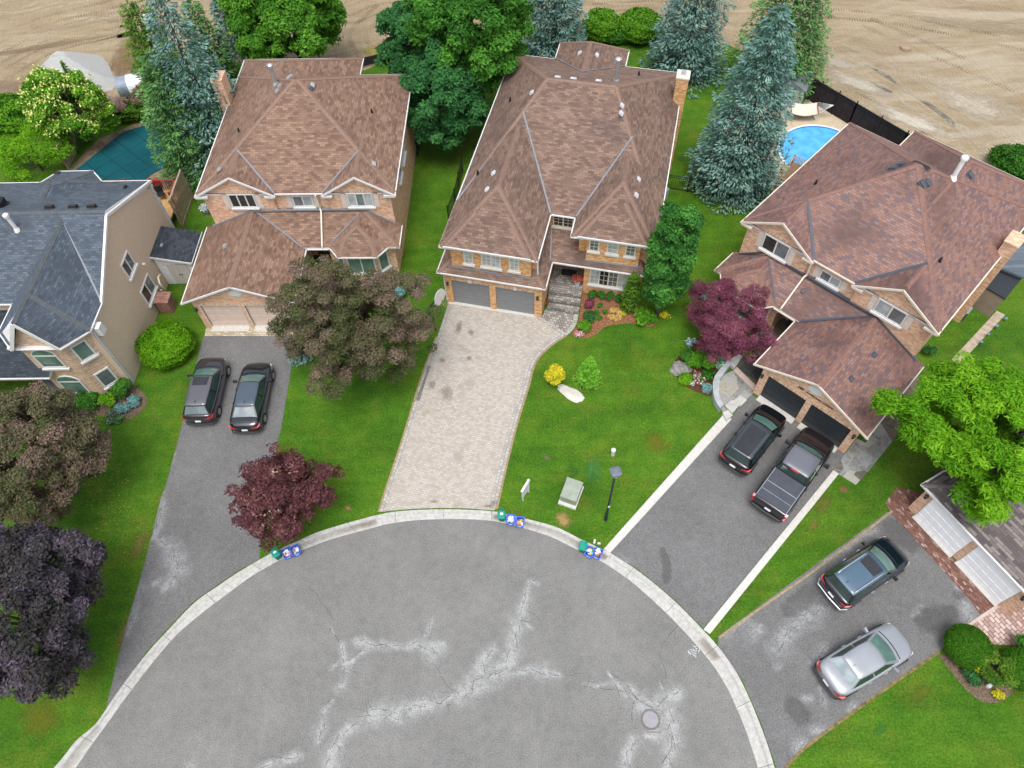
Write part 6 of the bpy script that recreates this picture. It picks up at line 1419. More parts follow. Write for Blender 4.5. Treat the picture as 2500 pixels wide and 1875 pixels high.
for f, e in ((f0, e0), (f1, e1)):
    m = MB(); b0 = Vector((f.x, f.y, .05)); m.tube([b0, b0+up*1.4], .035, 8); m.tube([b0+up*.7, e], .035, 8); m.build('stand_leg', GREYM, t)
m = MB(); m.tube([Vector((f0.x, f0.y+.6, .06)), Vector((f1.x, f1.y+.6, .06))], .035, 8); m.build('stand_beam', GREYM, t)
# small pool steps
Kp = ZM(1550, 0, 3.456)
a, b2 = G(*Kp(1180, 1590)), G(*Kp(1320, 1400)); t = thing('wooden_deck_steps', 'wooden deck stair with slatted side at the edge of the round pool', 'deck', (a.x, a.y, 0), atan2((b2-a).y, (b2-a).x)); L = (b2-a).length
m = MB(); m.box(0, L, -.9, -.8, 0, .9); m.box(0, L, -.05, .05, .8, .95); m.box(0, .08, -.05, .05, 0, .9); m.box(L-.08, L, -.05, .05, 0, 1.1); m.build('frame', WOODY, t)
m = MB(); m.box(.1, L-.1, -.8, -.06, .35, .45); m.build('tread', plain('brown_deck', (.2, .12, .06), .8), t)
m = MB()
for k in range(7): m.box(L+.06, L+.1, -.8+k*.13, -.74+k*.13, .1, .95)
m.build('baluster', CREAM, t)
# pool shed behind spruce
a = G(1930, 245); t = thing('pool_shed', 'small grey shed with white panel wall half hidden behind the big blue spruce', 'shed', (a.x, a.y, 0), radians(60))
m = MB(); m.box(-.9, 1.4, -.9, .9, 0, 1.7); m.build('wall', plain('pale_shed_wall', (.55, .57, .6), .6), t); m = MB(); m.poly([(-1, -1, 1.7), (1.5, -1, 1.7), (1.5, 1, 1.7), (-1, 1, 1.7), (-1, 0, 2.15), (1.5, 0, 2.15)], [(0, 1, 5, 4), (3, 4, 5, 2), (0, 4, 3), (1, 2, 5), (0, 3, 2, 1)]); m.build('roof', FLASH, t)
# AC units
def acunit(label, px, z, col):
    p = G(*px); t = thing('air_conditioner', label, 'air conditioner', p, radians(-46)); w2 = .38
    m = MB(); frus(m, .0, .78, w2, w2); m.build('casing', col, t); m = MB(); frus(m, .78, .84, w2+.02, w2-.03); m.build('top_plate', plain('ac_top', (.2, .26, .3), .5), t)
    m = MB(); m.tube([(0, 0, .84), (0, 0, .87)], .22, 20); m.build('fan_grille', plain('ac_fan', (.13, .17, .2), .5), t)
acunit('dark air conditioner standing on grass by the red-roof house', PTH(375, 1120), 0, plain('ac_dark', (.03, .045, .06), .6))
acunit('pale grey air conditioner peeking out beside the hip-roof house', (1614, 482), 0, plain('ac_pale', (.3, .33, .36), .5))
# dark shed right
P = [G(*PTH(*q), 1.9) for q in ((720, 620), (1020, 740), (850, 950), (590, 800))]
t = thing('garden_storage_shed', 'dark blue-grey storage shed with flat black roof behind the red-roof house', 'shed')
Pg = [(p.x, p.y) for p in P]; m = MB(); cx_, cy_ = sum(p[0] for p in Pg)/4, sum(p[1] for p in Pg)/4
m.prism([(cx_+(x-cx_)*.96, cy_+(y-cy_)*.96) for x, y in Pg], 0, 1.8); m.build('wall', plain('wood_side', (.28, .22, .17), .8), t)
m = MB(); m.prism(Pg, 1.8, 1.9); m.build('roof', plain('black_felt_roof', (.02, .026, .035), .8, var=.2, scale=20), t)
P2 = [G(*PTH(*q), 2.3) for q in ((920, 345), (1250, 480), (1040, 735), (735, 610))]; m = MB(); m.prism([(p.x, p.y) for p in P2], 2.15, 2.3); m.build('roof_slats', brickmat('slate_slats', [(.3, (.08, .105, .13)), (.7, (.12, .15, .185))], (.05, .06, .08, 1), 6, .3, .012, rough=.6), t)
m = MB(); c2 = [(sum(p.x for p in P2)/4), sum(p.y for p in P2)/4]; m.prism([(c2[0]+(p.x-c2[0])*.93, c2[1]+(p.y-c2[1])*.93) for p in P2], 0, 2.15); m.build('wall', plain('dark_wall', (.05, .06, .075), .8), t)
# solar lights along the path
for i, q in enumerate(((828, 1180), (738, 1255), (652, 1335), (582, 1415))):
    p = G(*PTH(*q)); 
    if i == 0:
        t = thing('garden_light', 'small blue-grey garden light on grass beside the stepping path', 'garden light', p, 0, 'garden lights along the stepping path')
        m = MB(); m.tube([(0, 0, 0), (0, 0, .25)], .02, 6); m.build('stake', DARKM, t); m = MB(); m.tube([(0, 0, .25), (0, 0, .32), (0, 0, .36)], [.08, .1, .02], 10); m.build('cap', plain('blue_grey_cap', (.12, .2, .32), .5), t); gl0 = t
    else: t = copy_tree(gl0); t.location = p
# boulder & pots
def rock(label, p, r, mat, sq=.6, name='boulder'):
    bm = bmesh.new(); bmesh.ops.create_icosphere(bm, subdivisions=3, radius=1)
    rg = random.Random(int(p.x*100)); ph = [rg.uniform(0, 6) for _ in range(6)]
    for v in bm.verts:
        c = v.co; k = 1+.16*sin(3*c.x+ph[0])*cos(2.6*c.y+ph[1])+.1*sin(6*c.z+ph[2]+3*c.x)+.05*sin(11*c.y+ph[3]); v.co = Vector((c.x*r[0]*k, c.y*r[1]*k, max(-.05, c.z*r[2]*k)))
    me = bpy.data.meshes.new(name); bm.to_mesh(me); bm.free(); me.materials.append(mat); o = bpy.data.objects.new(name, me); COL.objects.link(o); o.location = p; o.rotation_euler = (0, 0, rg.uniform(0, 3))
    return tag(o, label, 'rock')
RK = plain('granite', (.2, .19, .18), .9, var=.35, scale=5)
rock('mottled grey boulder in the dark mulch bed by the red Japanese maple', G(*Zw(75, 1180)), (.5, .65, .3), RK)
rock('pale flat stone slab on grass below the yellow bush', G(1385, 957), (.9, .42, .1), plain('pale_slab', (.48, .46, .41), .9, var=.12, scale=2), name='flat_stone')
rock('bronze-grey stone at the small tree ring', G(1475, 925), (.1, .1, .05), RK, name='stone') if False else None
# field things: gravel heap, culvert pipes
hp_ = [(65, 195), (90, 165), (120, 140), (140, 122), (200, 125), (245, 132), (268, 160), (275, 180), (295, 195), (270, 215), (230, 225), (160, 235), (90, 230)]
Pq = [G(*q) for q in hp_]; xs = [p.x for p in Pq]; ys = [p.y for p in Pq]; nx, ny = 60, 44
X, Y = np.meshgrid(np.linspace(min(xs), max(xs), nx), np.linspace(min(ys), max(ys), ny)); ins = np.ones(X.shape)*9
for p, q in zip(Pq, Pq[1:]+Pq[:1]):
    t_ = np.clip(((X-p.x)*(q.x-p.x)+(Y-p.y)*(q.y-p.y))/((q-p).length_squared), 0, 1); ins = np.minimum(ins, np.hypot(X-p.x-t_*(q.x-p.x), Y-p.y-t_*(q.y-p.y)))
ins[~inpoly(X, Y, [(p.x, p.y) for p in Pq])] *= -1
Zh = np.minimum(ins*.7, 2.0+.25*np.sin(X*1.7)+.2*np.sin(Y*2.1+X))-.15; Zh = np.maximum(Zh, -.3)
me = bpy.data.meshes.new('gravel_heap'); me.from_pydata([(float(x), float(y), float(z)) for x, y, z in zip(X.ravel(), Y.ravel(), Zh.ravel())], [], [(j*nx+i, j*nx+i+1, (j+1)*nx+i+1, (j+1)*nx+i) for j in range(ny-1) for i in range(nx-1)])
me.materials.append(plain('grey_gravel', (.34, .345, .33), .95, var=.22, scale=12)); o = bpy.data.objects.new('gravel_heap', me); COL.objects.link(o)
for p in me.polygons: p.use_smooth = True
tag(o, 'heap of pale grey gravel on the bare field behind the flowering tree', 'gravel heap', kind='stuff')
def pipe(label, a, b2, r):
    t = thing('culvert_pipe', label, 'pipe'); m = MB(); n = 40; d = b2-a
    m.tube([a+d*k/n for k in range(n+1)], [r*(1 if k % 2 else .97) for k in range(n+1)], 24, caps=False)
    m.tube([a+d*k/4 for k in range(5)], r*.9, 24, caps=False); m.build('corrugated_shell', plain('grey_corrugated_steel', (.3, .35, .42), .4, .4), t)
    m = MB(); m.tube([a+d*.32, a+d*.8], r*1.03, 24, caps=False); m.build('white_sleeve', plain('white_sleeve', (.72, .72, .74), .4), t)
a = G(290, 215, .75); b2 = G(372, 200, .75); pipe('large grey corrugated culvert pipe with white sleeve lying on the field', a, b2, .85)
a = G(350, 52, .5); m = MB(); m.tube([a, a+Vector((1.2, .2, 0))], .55, 16); o = m.build('white_tank', WHITE); tag(o, 'white cylindrical tank at the field edge behind the tall conifers', 'tank')
m = MB(); a = G(2212, 115, 0); m.tube([a-Vector((0, 0, .2)), a+Vector((0, 0, .05))], [.5, .45], 14); o = m.build('survey_marker', plain('ochre', (.28, .2, .13), .8)); tag(o, 'small ochre mound with a survey stake on the bare field', 'marker')
# porch pots
a = radians(-14.7); ux, uy = cos(a), sin(a)
def h3p(u, v, z=0): return Vector((o3[0]+u*ux-v*uy*1.0, o3[1]+u*uy+v*ux, z))
p = h3p(8.1, 2.7, .6); t = thing('flower_pot', 'potted red and pink flowers on the porch of the hip-roof house', 'flower pot', p)
m = MB(); m.tube([(0, 0, 0), (0, 0, .4)], [.16, .24], 12); m.build('pot', plain('white_pot', (.5, .5, .46), .6), t); FLP = t
m = MB(); p = h3p(7.4, 3.6, .6); m.box(-.5, .5, -.28, .28, .0, .02); m.box(-.46, .46, -.24, .24, .02, .026); o = m.build('door_mat', plain('dark_mat', (.015, .018, .025), .95), loc=(p.x, p.y, .602)); o.rotation_euler = (0, 0, a); tag(o, 'dark door mat on the paved porch', 'door mat')
K6b = K6(1375, 1390); p = G(*K6b); m = MB(); m.box(-.14, .14, -.06, .06, 0, .22); m.box(-.09, .09, -.1, .1, 0, .14); o = m.build('garden_ornament', WHITE, loc=p); o.rotation_euler = (0, 0, .5); tag(o, 'small white garden ornament in the brown bed by the clipped bush', 'ornament')

for o_ in bpy.data.objects:
    if o_.name == 'flat_stone': o_.rotation_euler = (0, 0, radians(-42)); q_ = G(1392, 960); o_.location = (q_.x, q_.y, 0)
# ================================================================ PLANTS
def quads(name, P, T, Bv, tint, mat, parent=None):
    """leaf-shaped quads: centre P, half length T, half width Bv"""
    n = len(P); V = np.empty((n, 4, 3)); V[:, 0] = P-T; V[:, 1] = P+Bv; V[:, 2] = P+T; V[:, 3] = P-Bv
    me = bpy.data.meshes.new(name); me.vertices.add(n*4); me.vertices.foreach_set('co', V.reshape(-1))
    me.loops.add(n*4); me.loops.foreach_set('vertex_index', np.arange(n*4, dtype=np.int32))
    me.polygons.add(n); me.polygons.foreach_set('loop_start', np.arange(0, n*4, 4, dtype=np.int32)); me.update()
    at = me.attributes.new('tint', 'FLOAT', 'FACE'); at.data.foreach_set('value', np.clip(tint, 0, 1)); me.materials.append(mat)
    me.validate(); o = bpy.data.objects.new(name, me); COL.objects.link(o); o.parent = parent; return o
def unit(v): return v/np.maximum(1e-9, np.linalg.norm(v, axis=-1, keepdims=True))
def leaves(C, Rr, n, size, rg, flat=.5, shell=.35, asp=.5):
    """n leaves over the shells of clumps C (m,3) with radii Rr (m,)"""
    w_ = Rr**2; idx = rg.choice(len(C), n, p=w_/w_.sum()); d = unit(rg.normal(size=(n, 3)))
    d[:, 2] = np.where(d[:, 2] < -.25, -d[:, 2], d[:, 2])
    r = Rr[idx]*(1-shell*rg.random(n)**1.5)*(1+.12*rg.normal(size=n)); P = C[idx]+d*r[:, None]*np.array([1, 1, .8])
    nn = unit(d*.8+np.array([0, 0, flat])+rg.normal(size=(n, 3))*.45); a = unit(np.cross(nn, rg.normal(size=(n, 3)))); b = np.cross(nn, a)
    s_ = size*(.55+.8*rg.random(n))[:, None]; return P, a*s_, b*s_*asp, idx
def tree(name, label, pc, zc, rx, rz, mat, n=26000, size=.13, clump=.95, nc=60, seed=1, ry=None, cat='tree', group=None, trunk=.16, lean=(0, 0), asp=.5, inner=.25, spread=.5, noise=.18, base=None, flat=.5, tintb=0, twoTone=None, shape=None, flowers=None):
    rg = np.random.default_rng(seed); c = G(*pc, zc) if not hasattr(pc, 'x') else Vector((pc.x, pc.y, zc)); ry = ry or rx
    t = thing(name, label, cat, (c.x+lean[0], c.y+lean[1], 0), 0, group)
    off = np.array([-lean[0], -lean[1], zc])
    d = unit(rg.normal(size=(nc*3, 3))); d = d[d[:, 2] > -.75][:nc]; m = len(d)
    rad = (1-inner*rg.random(m)); k = 1+noise*np.sin(3*d[:, 0]*2+seed)+noise*np.cos(4*d[:, 1]+seed*2)
    C = d*np.array([rx, ry, rz])*(rad*k)[:, None]*(1-clump*.55/max(rx, .1))
    if shape == 'col': C[:, :2] *= (1-.35*np.abs(C[:, 2:3]/rz)**2)
    C += off; Rr = clump*(.65+.6*rg.random(m))
    P, T, Bv, idx = leaves(C, Rr, n, size, rg, asp=asp, flat=flat)
    ct = rg.random(m)*.5; tint = ct[idx]+.5*rg.random(n)+tintb
    if twoTone is not None: tint = np.where(rg.random(n) < twoTone, tint*.4, tint)
    quads('crown', P, T, Bv, tint, mat, t)
    mb = MB(); h0 = max(.3, zc-rz*.35); mb.tube([(0, 0, -.05), (0, 0, h0*.5), Vector(off*.3)+Vector((0, 0, h0*.5))], [trunk*1.25, trunk, trunk*.7], 10)
    top = Vector((off[0]*.3, off[1]*.3, max(.3, h0*.5+off[2]*.3)))
    for i in range(0, m, max(1, m//14)):
        e = Vector(C[i]); q = top.lerp(e, .5)+Vector((0, 0, .15)); mb.tube([Vector((0, 0, h0*.5)), q, e], [trunk*.55, trunk*.3, trunk*.08], 6)
    mb.build('trunk', BARK, t)
    if flowers:
        fm, fn, fs = flowers; P, T, Bv, _ = leaves(C, Rr*1.08, fn, fs, rg, asp=.8); up = P[:, 2] > zc-rz*.4; 
        keep = P[up]; K = 6; PP = np.repeat(keep, K, 0)+rg.normal(size=(len(keep)*K, 3))*fs*.9; a = unit(rg.normal(size=PP.shape)); b = unit(np.cross(a, rg.normal(size=PP.shape)))
        quads('blossom', PP, a*fs*.6, b*fs*.45, rg.random(len(PP)), fm, t)
    return t
def spruce(name, label, base, h, r, mat, seed=1, z0=.4, tiers=26, per=13, tw=34, power=.85, droop=.35, group=None, tipcol=True, size=.13, cat='conifer'):
    """tiers of drooping fan-shaped boughs round a straight trunk"""
    rg = np.random.default_rng(seed); b0 = G(*base) if not hasattr(base, 'x') else base
    t = thing(name, label, cat, (b0.x, b0.y, 0), 0, group); Ps = []; Ts = []; Bs = []; tn = []
    nz = np.array([0, 0, 1.])
    for i in range(tiers):
        f = i/(tiers-1); z = z0+(h-z0)*f**.92; R = r*((1-f)**power)*(.92+.16*rg.random())+.12
        k = max(5, int(per*(.35+.65*(1-f))))
        for j in range(k):
            a = 2*pi*(j+rg.random()*.7)/k+i*1.3; d = np.array([cos(a), sin(a), 0]); sd_ = np.array([-sin(a), cos(a), 0]); L = R*(.72+.4*rg.random())
            dr = droop*(.7+.6*rg.random()); m = int(tw*(.3+.7*L/r)); tc = rg.random()*.45
            s_ = rg.random(m)**.6; s_ = .22+.78*s_; lat = (rg.random(m)*2-1); wdt = L*.36*np.sin(np.pi*np.clip(s_*.9, 0, 1))+.05
            P = d*(s_*L)[:, None]+sd_*(lat*wdt)[:, None]+nz*(z-dr*L*(s_**1.6)+.1*L*s_-.1*np.abs(lat)*wdt+rg.normal(size=m)*.05)[:, None]
            dirn = unit(d+sd_*(lat*1.1)[:, None]+nz*(-.25+.25*rg.random(m))[:, None]+rg.normal(size=(m, 3))*.15)
            sz = size*(.8+.7*rg.random(m))[:, None]; nn = unit(np.array([0, 0, 1.])+rg.normal(size=(m, 3))*.4+d*.3); bv = unit(np.cross(dirn, nn))
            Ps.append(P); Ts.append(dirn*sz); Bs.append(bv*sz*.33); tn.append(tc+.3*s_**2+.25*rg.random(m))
            # hanging needles under the bough give it thickness
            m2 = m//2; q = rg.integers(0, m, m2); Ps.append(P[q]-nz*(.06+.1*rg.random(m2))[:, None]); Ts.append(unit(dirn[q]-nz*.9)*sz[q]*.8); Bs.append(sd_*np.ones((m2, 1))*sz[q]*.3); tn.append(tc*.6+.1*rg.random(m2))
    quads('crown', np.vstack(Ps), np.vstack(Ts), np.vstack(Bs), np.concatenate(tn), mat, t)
    mb = MB(); mb.tube([(0, 0, -.05), (0, 0, h*.5), (0, 0, h*.97)], [r*.07+.06, r*.045+.03, .02], 10)
    for i in range(40): a = i*2.4; z = z0+(h-z0)*i/46; R = r*(1-i/46)*.7; mb.tube([(0, 0, z), (cos(a)*R, sin(a)*R, z-.1*R)], [.035, .01], 5)
    mb.build('trunk', BARK, t); return t
def bush(name, label, p, r, h, mat, n=1600, size=.07, seed=1, group=None, cat='shrub', asp=.5, lumps=9, flowers=None, stem=True):
    rg = np.random.default_rng(seed); t = thing(name, label, cat, (p.x, p.y, 0), 0, group)
    d = unit(rg.normal(size=(lumps, 3))); d[:, 2] = np.abs(d[:, 2]); C = d*np.array([r*.55, r*.55, h*.42])+np.array([0, 0, h*.42]); Rr = np.full(lumps, r*.5)*(.8+.4*rg.random(lumps))
    P, T, Bv, idx = leaves(C, Rr, n, size, rg, asp=asp, shell=.6); P[:, 2] = np.maximum(P[:, 2], .02); quads('foliage', P, T, Bv, (rg.random(lumps)*.4)[idx]+.6*rg.random(n), mat, t)
    mb = MB(); mb.tube([(0, 0, -.03), (0, 0, h*.5)], [.03, .012], 6)
    for k in range(4): mb.tube([(0, 0, h*.1), tuple(C[k % lumps])], [.015, .006], 5)
    mb.build('stem', BARK, t)
    if flowers:
        fm, fn, fs = flowers; P, T, Bv, _ = leaves(C, Rr*1.1, fn, fs, rg, asp=.9); P[:, 2] = np.maximum(P[:, 2], .05); quads('blossom', P, T, Bv, rg.random(fn), fm, t)
    return t
def clipped(name, label, p, r, h, mat, n=7000, size=.05, seed=1, cat='shrub', group=None, sy=1, zc=.5, lump=.05, ang=0):
    """dense clipped dome: leaves on an ellipsoid skin over a solid leafy core"""
    rg = np.random.default_rng(seed); t = thing(name, label, cat, (p.x, p.y, 0), ang, group)
    d = unit(rg.normal(size=(n, 3))); k = 1+lump*np.sin(7*d[:, 0]+seed)*np.cos(6*d[:, 1])+lump*np.sin(13*d[:, 2]+3*d[:, 0])+.03*rg.normal(size=n)
    P = d*np.array([r, r*sy, h*zc])*k[:, None]+np.array([0, 0, h*(1-zc)]); P = P[P[:, 2] > 0]; d = d[:len(P)] if False else unit((P-np.array([0, 0, h*(1-zc)]))/np.array([r, r*sy, h*zc]))
    m = len(P); nn = unit(d+rg.normal(size=(m, 3))*.55); a = unit(np.cross(nn, rg.normal(size=(m, 3)))); b = np.cross(nn, a); s_ = size*(.7+.6*rg.random(m))[:, None]
    quads('foliage', P, a*s_, b*s_*.55, .25+.6*rg.random(m)+.15*k[:len(P)]-.15, mat, t)
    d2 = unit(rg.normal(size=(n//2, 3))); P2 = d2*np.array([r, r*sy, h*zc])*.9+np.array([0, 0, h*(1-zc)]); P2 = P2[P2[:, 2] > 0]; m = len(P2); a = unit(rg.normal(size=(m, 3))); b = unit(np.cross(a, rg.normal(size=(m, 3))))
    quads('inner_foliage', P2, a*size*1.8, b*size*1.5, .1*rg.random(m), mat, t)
    mb = MB(); mb.tube([(0, 0, -.03), (0, 0, h*.6)], [.06, .03], 6); mb.build('stem', BARK, t)
    return t
# --- leaf colours
L_MAPLE = leafmat('green_maple_leaf', [(0, (.012, .06, .006, 1)), (.5, (.04, .15, .016, 1)), (1, (.1, .29, .03, 1))])
L_DKMAP = leafmat('deep_green_leaf', [(0, (.01, .05, .014, 1)), (.5, (.028, .12, .032, 1)), (1, (.075, .24, .06, 1))])
L_BRIGHT = leafmat('bright_green_leaf', [(0, (.02, .09, .004, 1)), (.5, (.075, .23, .01, 1)), (1, (.2, .4, .03, 1))])
L_LIME = leafmat('lime_leaf', [(0, (.035, .13, .003, 1)), (.5, (.1, .28, .005, 1)), (1, (.22, .44, .02, 1))])
L_PURP = leafmat('purple_brown_leaf', [(0, (.03, .055, .012, 1)), (.3, (.07, .095, .03, 1)), (.55, (.125, .105, .06, 1)), (.85, (.19, .13, .105, 1)), (1, (.3, .18, .165, 1))])
L_PLUM = leafmat('plum_leaf', [(0, (.02, .022, .02, 1)), (.4, (.045, .042, .04, 1)), (.7, (.08, .065, .085, 1)), (1, (.16, .13, .18, 1))])
L_WINE = leafmat('wine_red_leaf', [(0, (.035, .012, .014, 1)), (.5, (.1, .035, .04, 1)), (.85, (.17, .07, .07, 1)), (.95, (.36, .22, .18, 1)), (1, (.5, .45, .3, 1))])
L_JAP = leafmat('japanese_maple_leaf', [(0, (.06, .014, .028, 1)), (.5, (.17, .045, .08, 1)), (1, (.36, .13, .18, 1))])
L_BLUE = leafmat('blue_spruce_needle', [(0, (.02, .065, .048, 1)), (.4, (.085, .18, .15, 1)), (.75, (.19, .32, .27, 1)), (1, (.32, .46, .4, 1))], .05)
L_GSPR = leafmat('green_spruce_needle', [(0, (.018, .065, .016, 1)), (.45, (.065, .17, .045, 1)), (1, (.165, .33, .1, 1))], .05)
L_CED = leafmat('cedar_leaf', [(0, (.02, .06, .008, 1)), (.5, (.07, .17, .012, 1)), (1, (.17, .28, .03, 1))], .1)
L_YEL = leafmat('yellow_leaf', [(0, (.14, .2, .01, 1)), (.5, (.55, .48, .02, 1)), (1, (.8, .7, .05, 1))])
L_CREAM = leafmat('cream_blossom', [(0, (.45, .58, .1, 1)), (1, (.78, .8, .3, 1))])
L_PINK = leafmat('pink_blossom', [(0, (.5, .08, .16, 1)), (.6, (.62, .3, .38, 1)), (1, (.75, .65, .68, 1))])
L_REDF = leafmat('red_blossom', [(0, (.4, .02, .03, 1)), (1, (.7, .15, .15, 1))])
L_WHT = leafmat('white_blossom', [(0, (.45, .5, .5, 1)), (1, (.72, .74, .78, 1))])
L_SIL = leafmat('silver_blue_leaf', [(0, (.06, .16, .14, 1)), (1, (.22, .42, .4, 1))])
L_GOLD = leafmat('golden_leaf', [(0, (.35, .22, .05, 1)), (1, (.75, .52, .2, 1))])
L_GRY = leafmat('grey_twig', [(0, (.12, .1, .07, 1)), (1, (.32, .27, .22, 1))], 0)
L_RDTW = leafmat('pink_twig', [(0, (.2, .12, .1, 1)), (1, (.45, .32, .28, 1))], 0)
# --- front gardens
tree('purple_leaf_maple', 'large brown-purple maple in front of the brown-roof house, tallest on that lawn', (846, 800), 5.0, 4.3, 4.2, L_PURP, n=105000, size=.075, clump=.48, nc=330, seed=3, noise=.19, asp=.42, ry=4.2, inner=.5)
tree('purple_leaf_maple', 'small wine-red maple with pale twigs at the kerb above the green bin', (686, 1208), 2.9, 2.75, 1.9, L_WINE, n=24000, size=.09, clump=.45, nc=150, seed=8, noise=.26, asp=.45, trunk=.1, ry=2.05, inner=.5)
tree('purple_leaf_maple', 'mauve-brown maple on the left lawn below the arched bay windows', (70, 1108), 4.6, 3.9, 3.4, L_PURP, n=95000, size=.08, clump=.52, nc=270, seed=12, noise=.12, asp=.42, tintb=.06, inner=.35, ry=3.6)
tree('purple_leaf_maple', 'dark plum maple at the lower left corner, nearest the kerb', (30, 1485), 4.6, 4.1, 3.3, L_PLUM, n=80000, size=.1, clump=.55, nc=240, seed=17, noise=.12, asp=.5, inner=.35, ry=3.9)
tree('japanese_maple', 'crimson Japanese maple spreading over the porch roof of the red-roof house', (1788, 776), 2.5, 2.75, 1.7, L_JAP, n=44000, size=.065, clump=.42, nc=170, seed=5, noise=.14, asp=.3, trunk=.1, inner=.35)
tree('lime_green_tree', 'feathery lime-green tree overhanging the white garage doors at the right edge', (2405, 1050), 5.2, 4.6, 2.6, L_LIME, n=60000, size=.15, clump=.6, nc=210, seed=21, noise=.22, asp=.25, flat=.9, ry=3.7, inner=.4)
tree('columnar_tree', 'tall narrow dark green tree beside the right wing of the hip-roof house', (1634, 632), 5.2, 1.5, 5.4, leafmat('fresh_mid_green_leaf', [(0, (.012, .06, .01, 1)), (.5, (.04, .16, .025, 1)), (1, (.12, .33, .05, 1))]), n=40000, size=.1, clump=.5, nc=150, seed=23, noise=.1, asp=.5, trunk=.12, inner=.45)
# --- behind the houses
tree('green_maple', 'biggest bright green maple between the brown-roof and hip-roof houses', (1165, 75), 7.2, 4.6, 5.4, L_MAPLE, n=80000, size=.15, clump=.75, nc=240, seed=31, trunk=.25, inner=.4)
tree('green_maple', 'dark green maple crown leaning over the passage right of the brown-roof house', (1075, 235), 4.6, 3.3, 3.3, L_DKMAP, n=44000, size=.13, clump=.65, nc=130, seed=33, inner=.35)
tree('green_maple', 'blue-green maple left of the tallest bright green one', (1005, 125), 4.8, 2.7, 3.8, L_DKMAP, n=34000, size=.14, clump=.65, nc=110, seed=35, inner=.4)
tree('green_maple', 'broad vivid green maple directly behind the brown-roof house', (705, 45), 5.2, 4.8, 3.8, leafmat('vivid_mid_green_leaf', [(0, (.015, .075, .005, 1)), (.5, (.055, .185, .012, 1)), (1, (.14, .33, .03, 1))]), n=70000, size=.15, clump=.75, nc=210, seed=37, inner=.35)
tree('flowering_tree', 'round bright green tree covered in cream-yellow blossom near the covered pool', (160, 262), 3.2, 2.95, 2.6, L_BRIGHT, n=34000, size=.12, clump=.55, nc=130, seed=41, flowers=(L_CREAM, 1300, .15))
spruce('blue_spruce', 'largest blue spruce standing alone left of the round pool', (1785, 450), 13.4, 3.5, L_BLUE, seed=51, tiers=34, per=15, tw=70, power=.5, size=.12)
spruce('blue_spruce', 'blue spruce at the lawn edge right of the two round hedges', (1668, 172), 11, 3.4, L_BLUE, seed=53, tiers=28, per=14, tw=62, power=.42, size=.13)
spruce('blue_spruce', 'blue spruce behind the rear roof peak of the hip-roof house', (1352, 140), 10, 3.1, L_BLUE, seed=55, tiers=26, per=14, tw=60, power=.45, size=.13)
spruce('green_spruce', 'yellow-green spruce behind the largest blue spruce at the field', (1885, 200), 10, 4.2, L_GSPR, seed=57, tiers=28, per=15, tw=64, power=.45, size=.13)
spruce('blue_spruce', 'slender blue spruce touching the left roof edge of the brown-roof house', (562, 402), 14.2, 3.3, L_BLUE, seed=59, tiers=34, per=13, tw=56, power=.45, size=.12, droop=.5)
spruce('green_spruce', 'green spruce beside the covered pool at the foot of the slender blue one', (498, 418), 9.8, 2.9, L_GSPR, seed=61, tiers=32, per=14, tw=56, power=.4, size=.12)
spruce('blue_spruce', 'distant blue spruce behind the slender one at the top edge', (590, 120), 9, 2.2, L_BLUE, seed=63, tiers=22, per=12, tw=26, size=.16)
spruce('cedar', 'yellow-green cedar behind the two tall conifers by the field', (445, 275), 9.0, 2.3, L_CED, seed=65, tiers=32, per=13, tw=44, power=.35, droop=-.2, size=.11)
spruce('cedar', 'dark green cedar between the distant spruce and the chimney', (540, 200), 7.0, 1.9, L_GSPR, seed=67, tiers=24, per=11, tw=24, power=.45, droop=0, size=.14)
spruce('cedar', 'thin pointed cedar tip rising above the flowering tree', (205, 245), 3.5, .5, L_CED, seed=69, tiers=14, per=7, tw=12, size=.1)
clipped('round_hedge', 'left one of the two round hedges at the field edge', G(1466, 92), 1.6, 2.3, L_BRIGHT, 9000, .09, 71, cat='hedge')
clipped('round_hedge', 'right one of the two round hedges, against the blue spruce', G(1560, 92), 1.9, 2.2, L_BRIGHT, 9000, .09, 72, cat='hedge')
clipped('low_hedge', 'low hedge joining the two round hedges', G(1512, 100), 2.4, 1.3, L_MAPLE, 8000, .08, 73, cat='hedge', sy=.4)
clipped('low_hedge', 'bright green low hedge at the left edge above the slate roof', G(30, 298), 4.2, 1.6, L_BRIGHT, 16000, .11, 74, cat='hedge', sy=.5, lump=.1)
clipped('low_hedge', 'dark green hedge at the far right edge behind the red-roof house', G(2520, 430), 3.2, 1.6, L_MAPLE, 12000, .09, 75, cat='hedge', sy=.55, lump=.06, ang=-.6)
clipped('low_hedge', 'dense green hedge at the corner of the covered pool', G(345, 285), 2.0, 1.3, L_CED, 9000, .08, 76, cat='hedge', sy=.45, lump=.1, ang=.3)
tree('willow', 'loose pale green willow with bare twigs at the left edge by the slate roof', (75, 375), 1.6, 3.0, 1.2, L_LIME, n=9000, size=.11, clump=.7, nc=40, seed=77, asp=.25, trunk=.08)
tree('pink_twig_shrub', 'bare pinkish twiggy shrub beside the flowering tree', (283, 262), 1.0, .95, .9, L_RDTW, n=4500, size=.17, clump=.4, nc=24, seed=79, asp=.08, trunk=.05, cat='shrub')
tree('smoke_bush', 'brown speckled bush in front of the culvert pipe', (345, 235), 1.3, .95, .8, L_PURP, n=4500, size=.09, clump=.4, nc=24, seed=81, trunk=.05, cat='shrub', tintb=.2)
clipped('lime_shrub', 'rounded lime-green shrub against the tan wall beside the left driveway', G(418, 862), 1.6, 1.8, L_LIME, 22000, .055, 83, lump=.06)
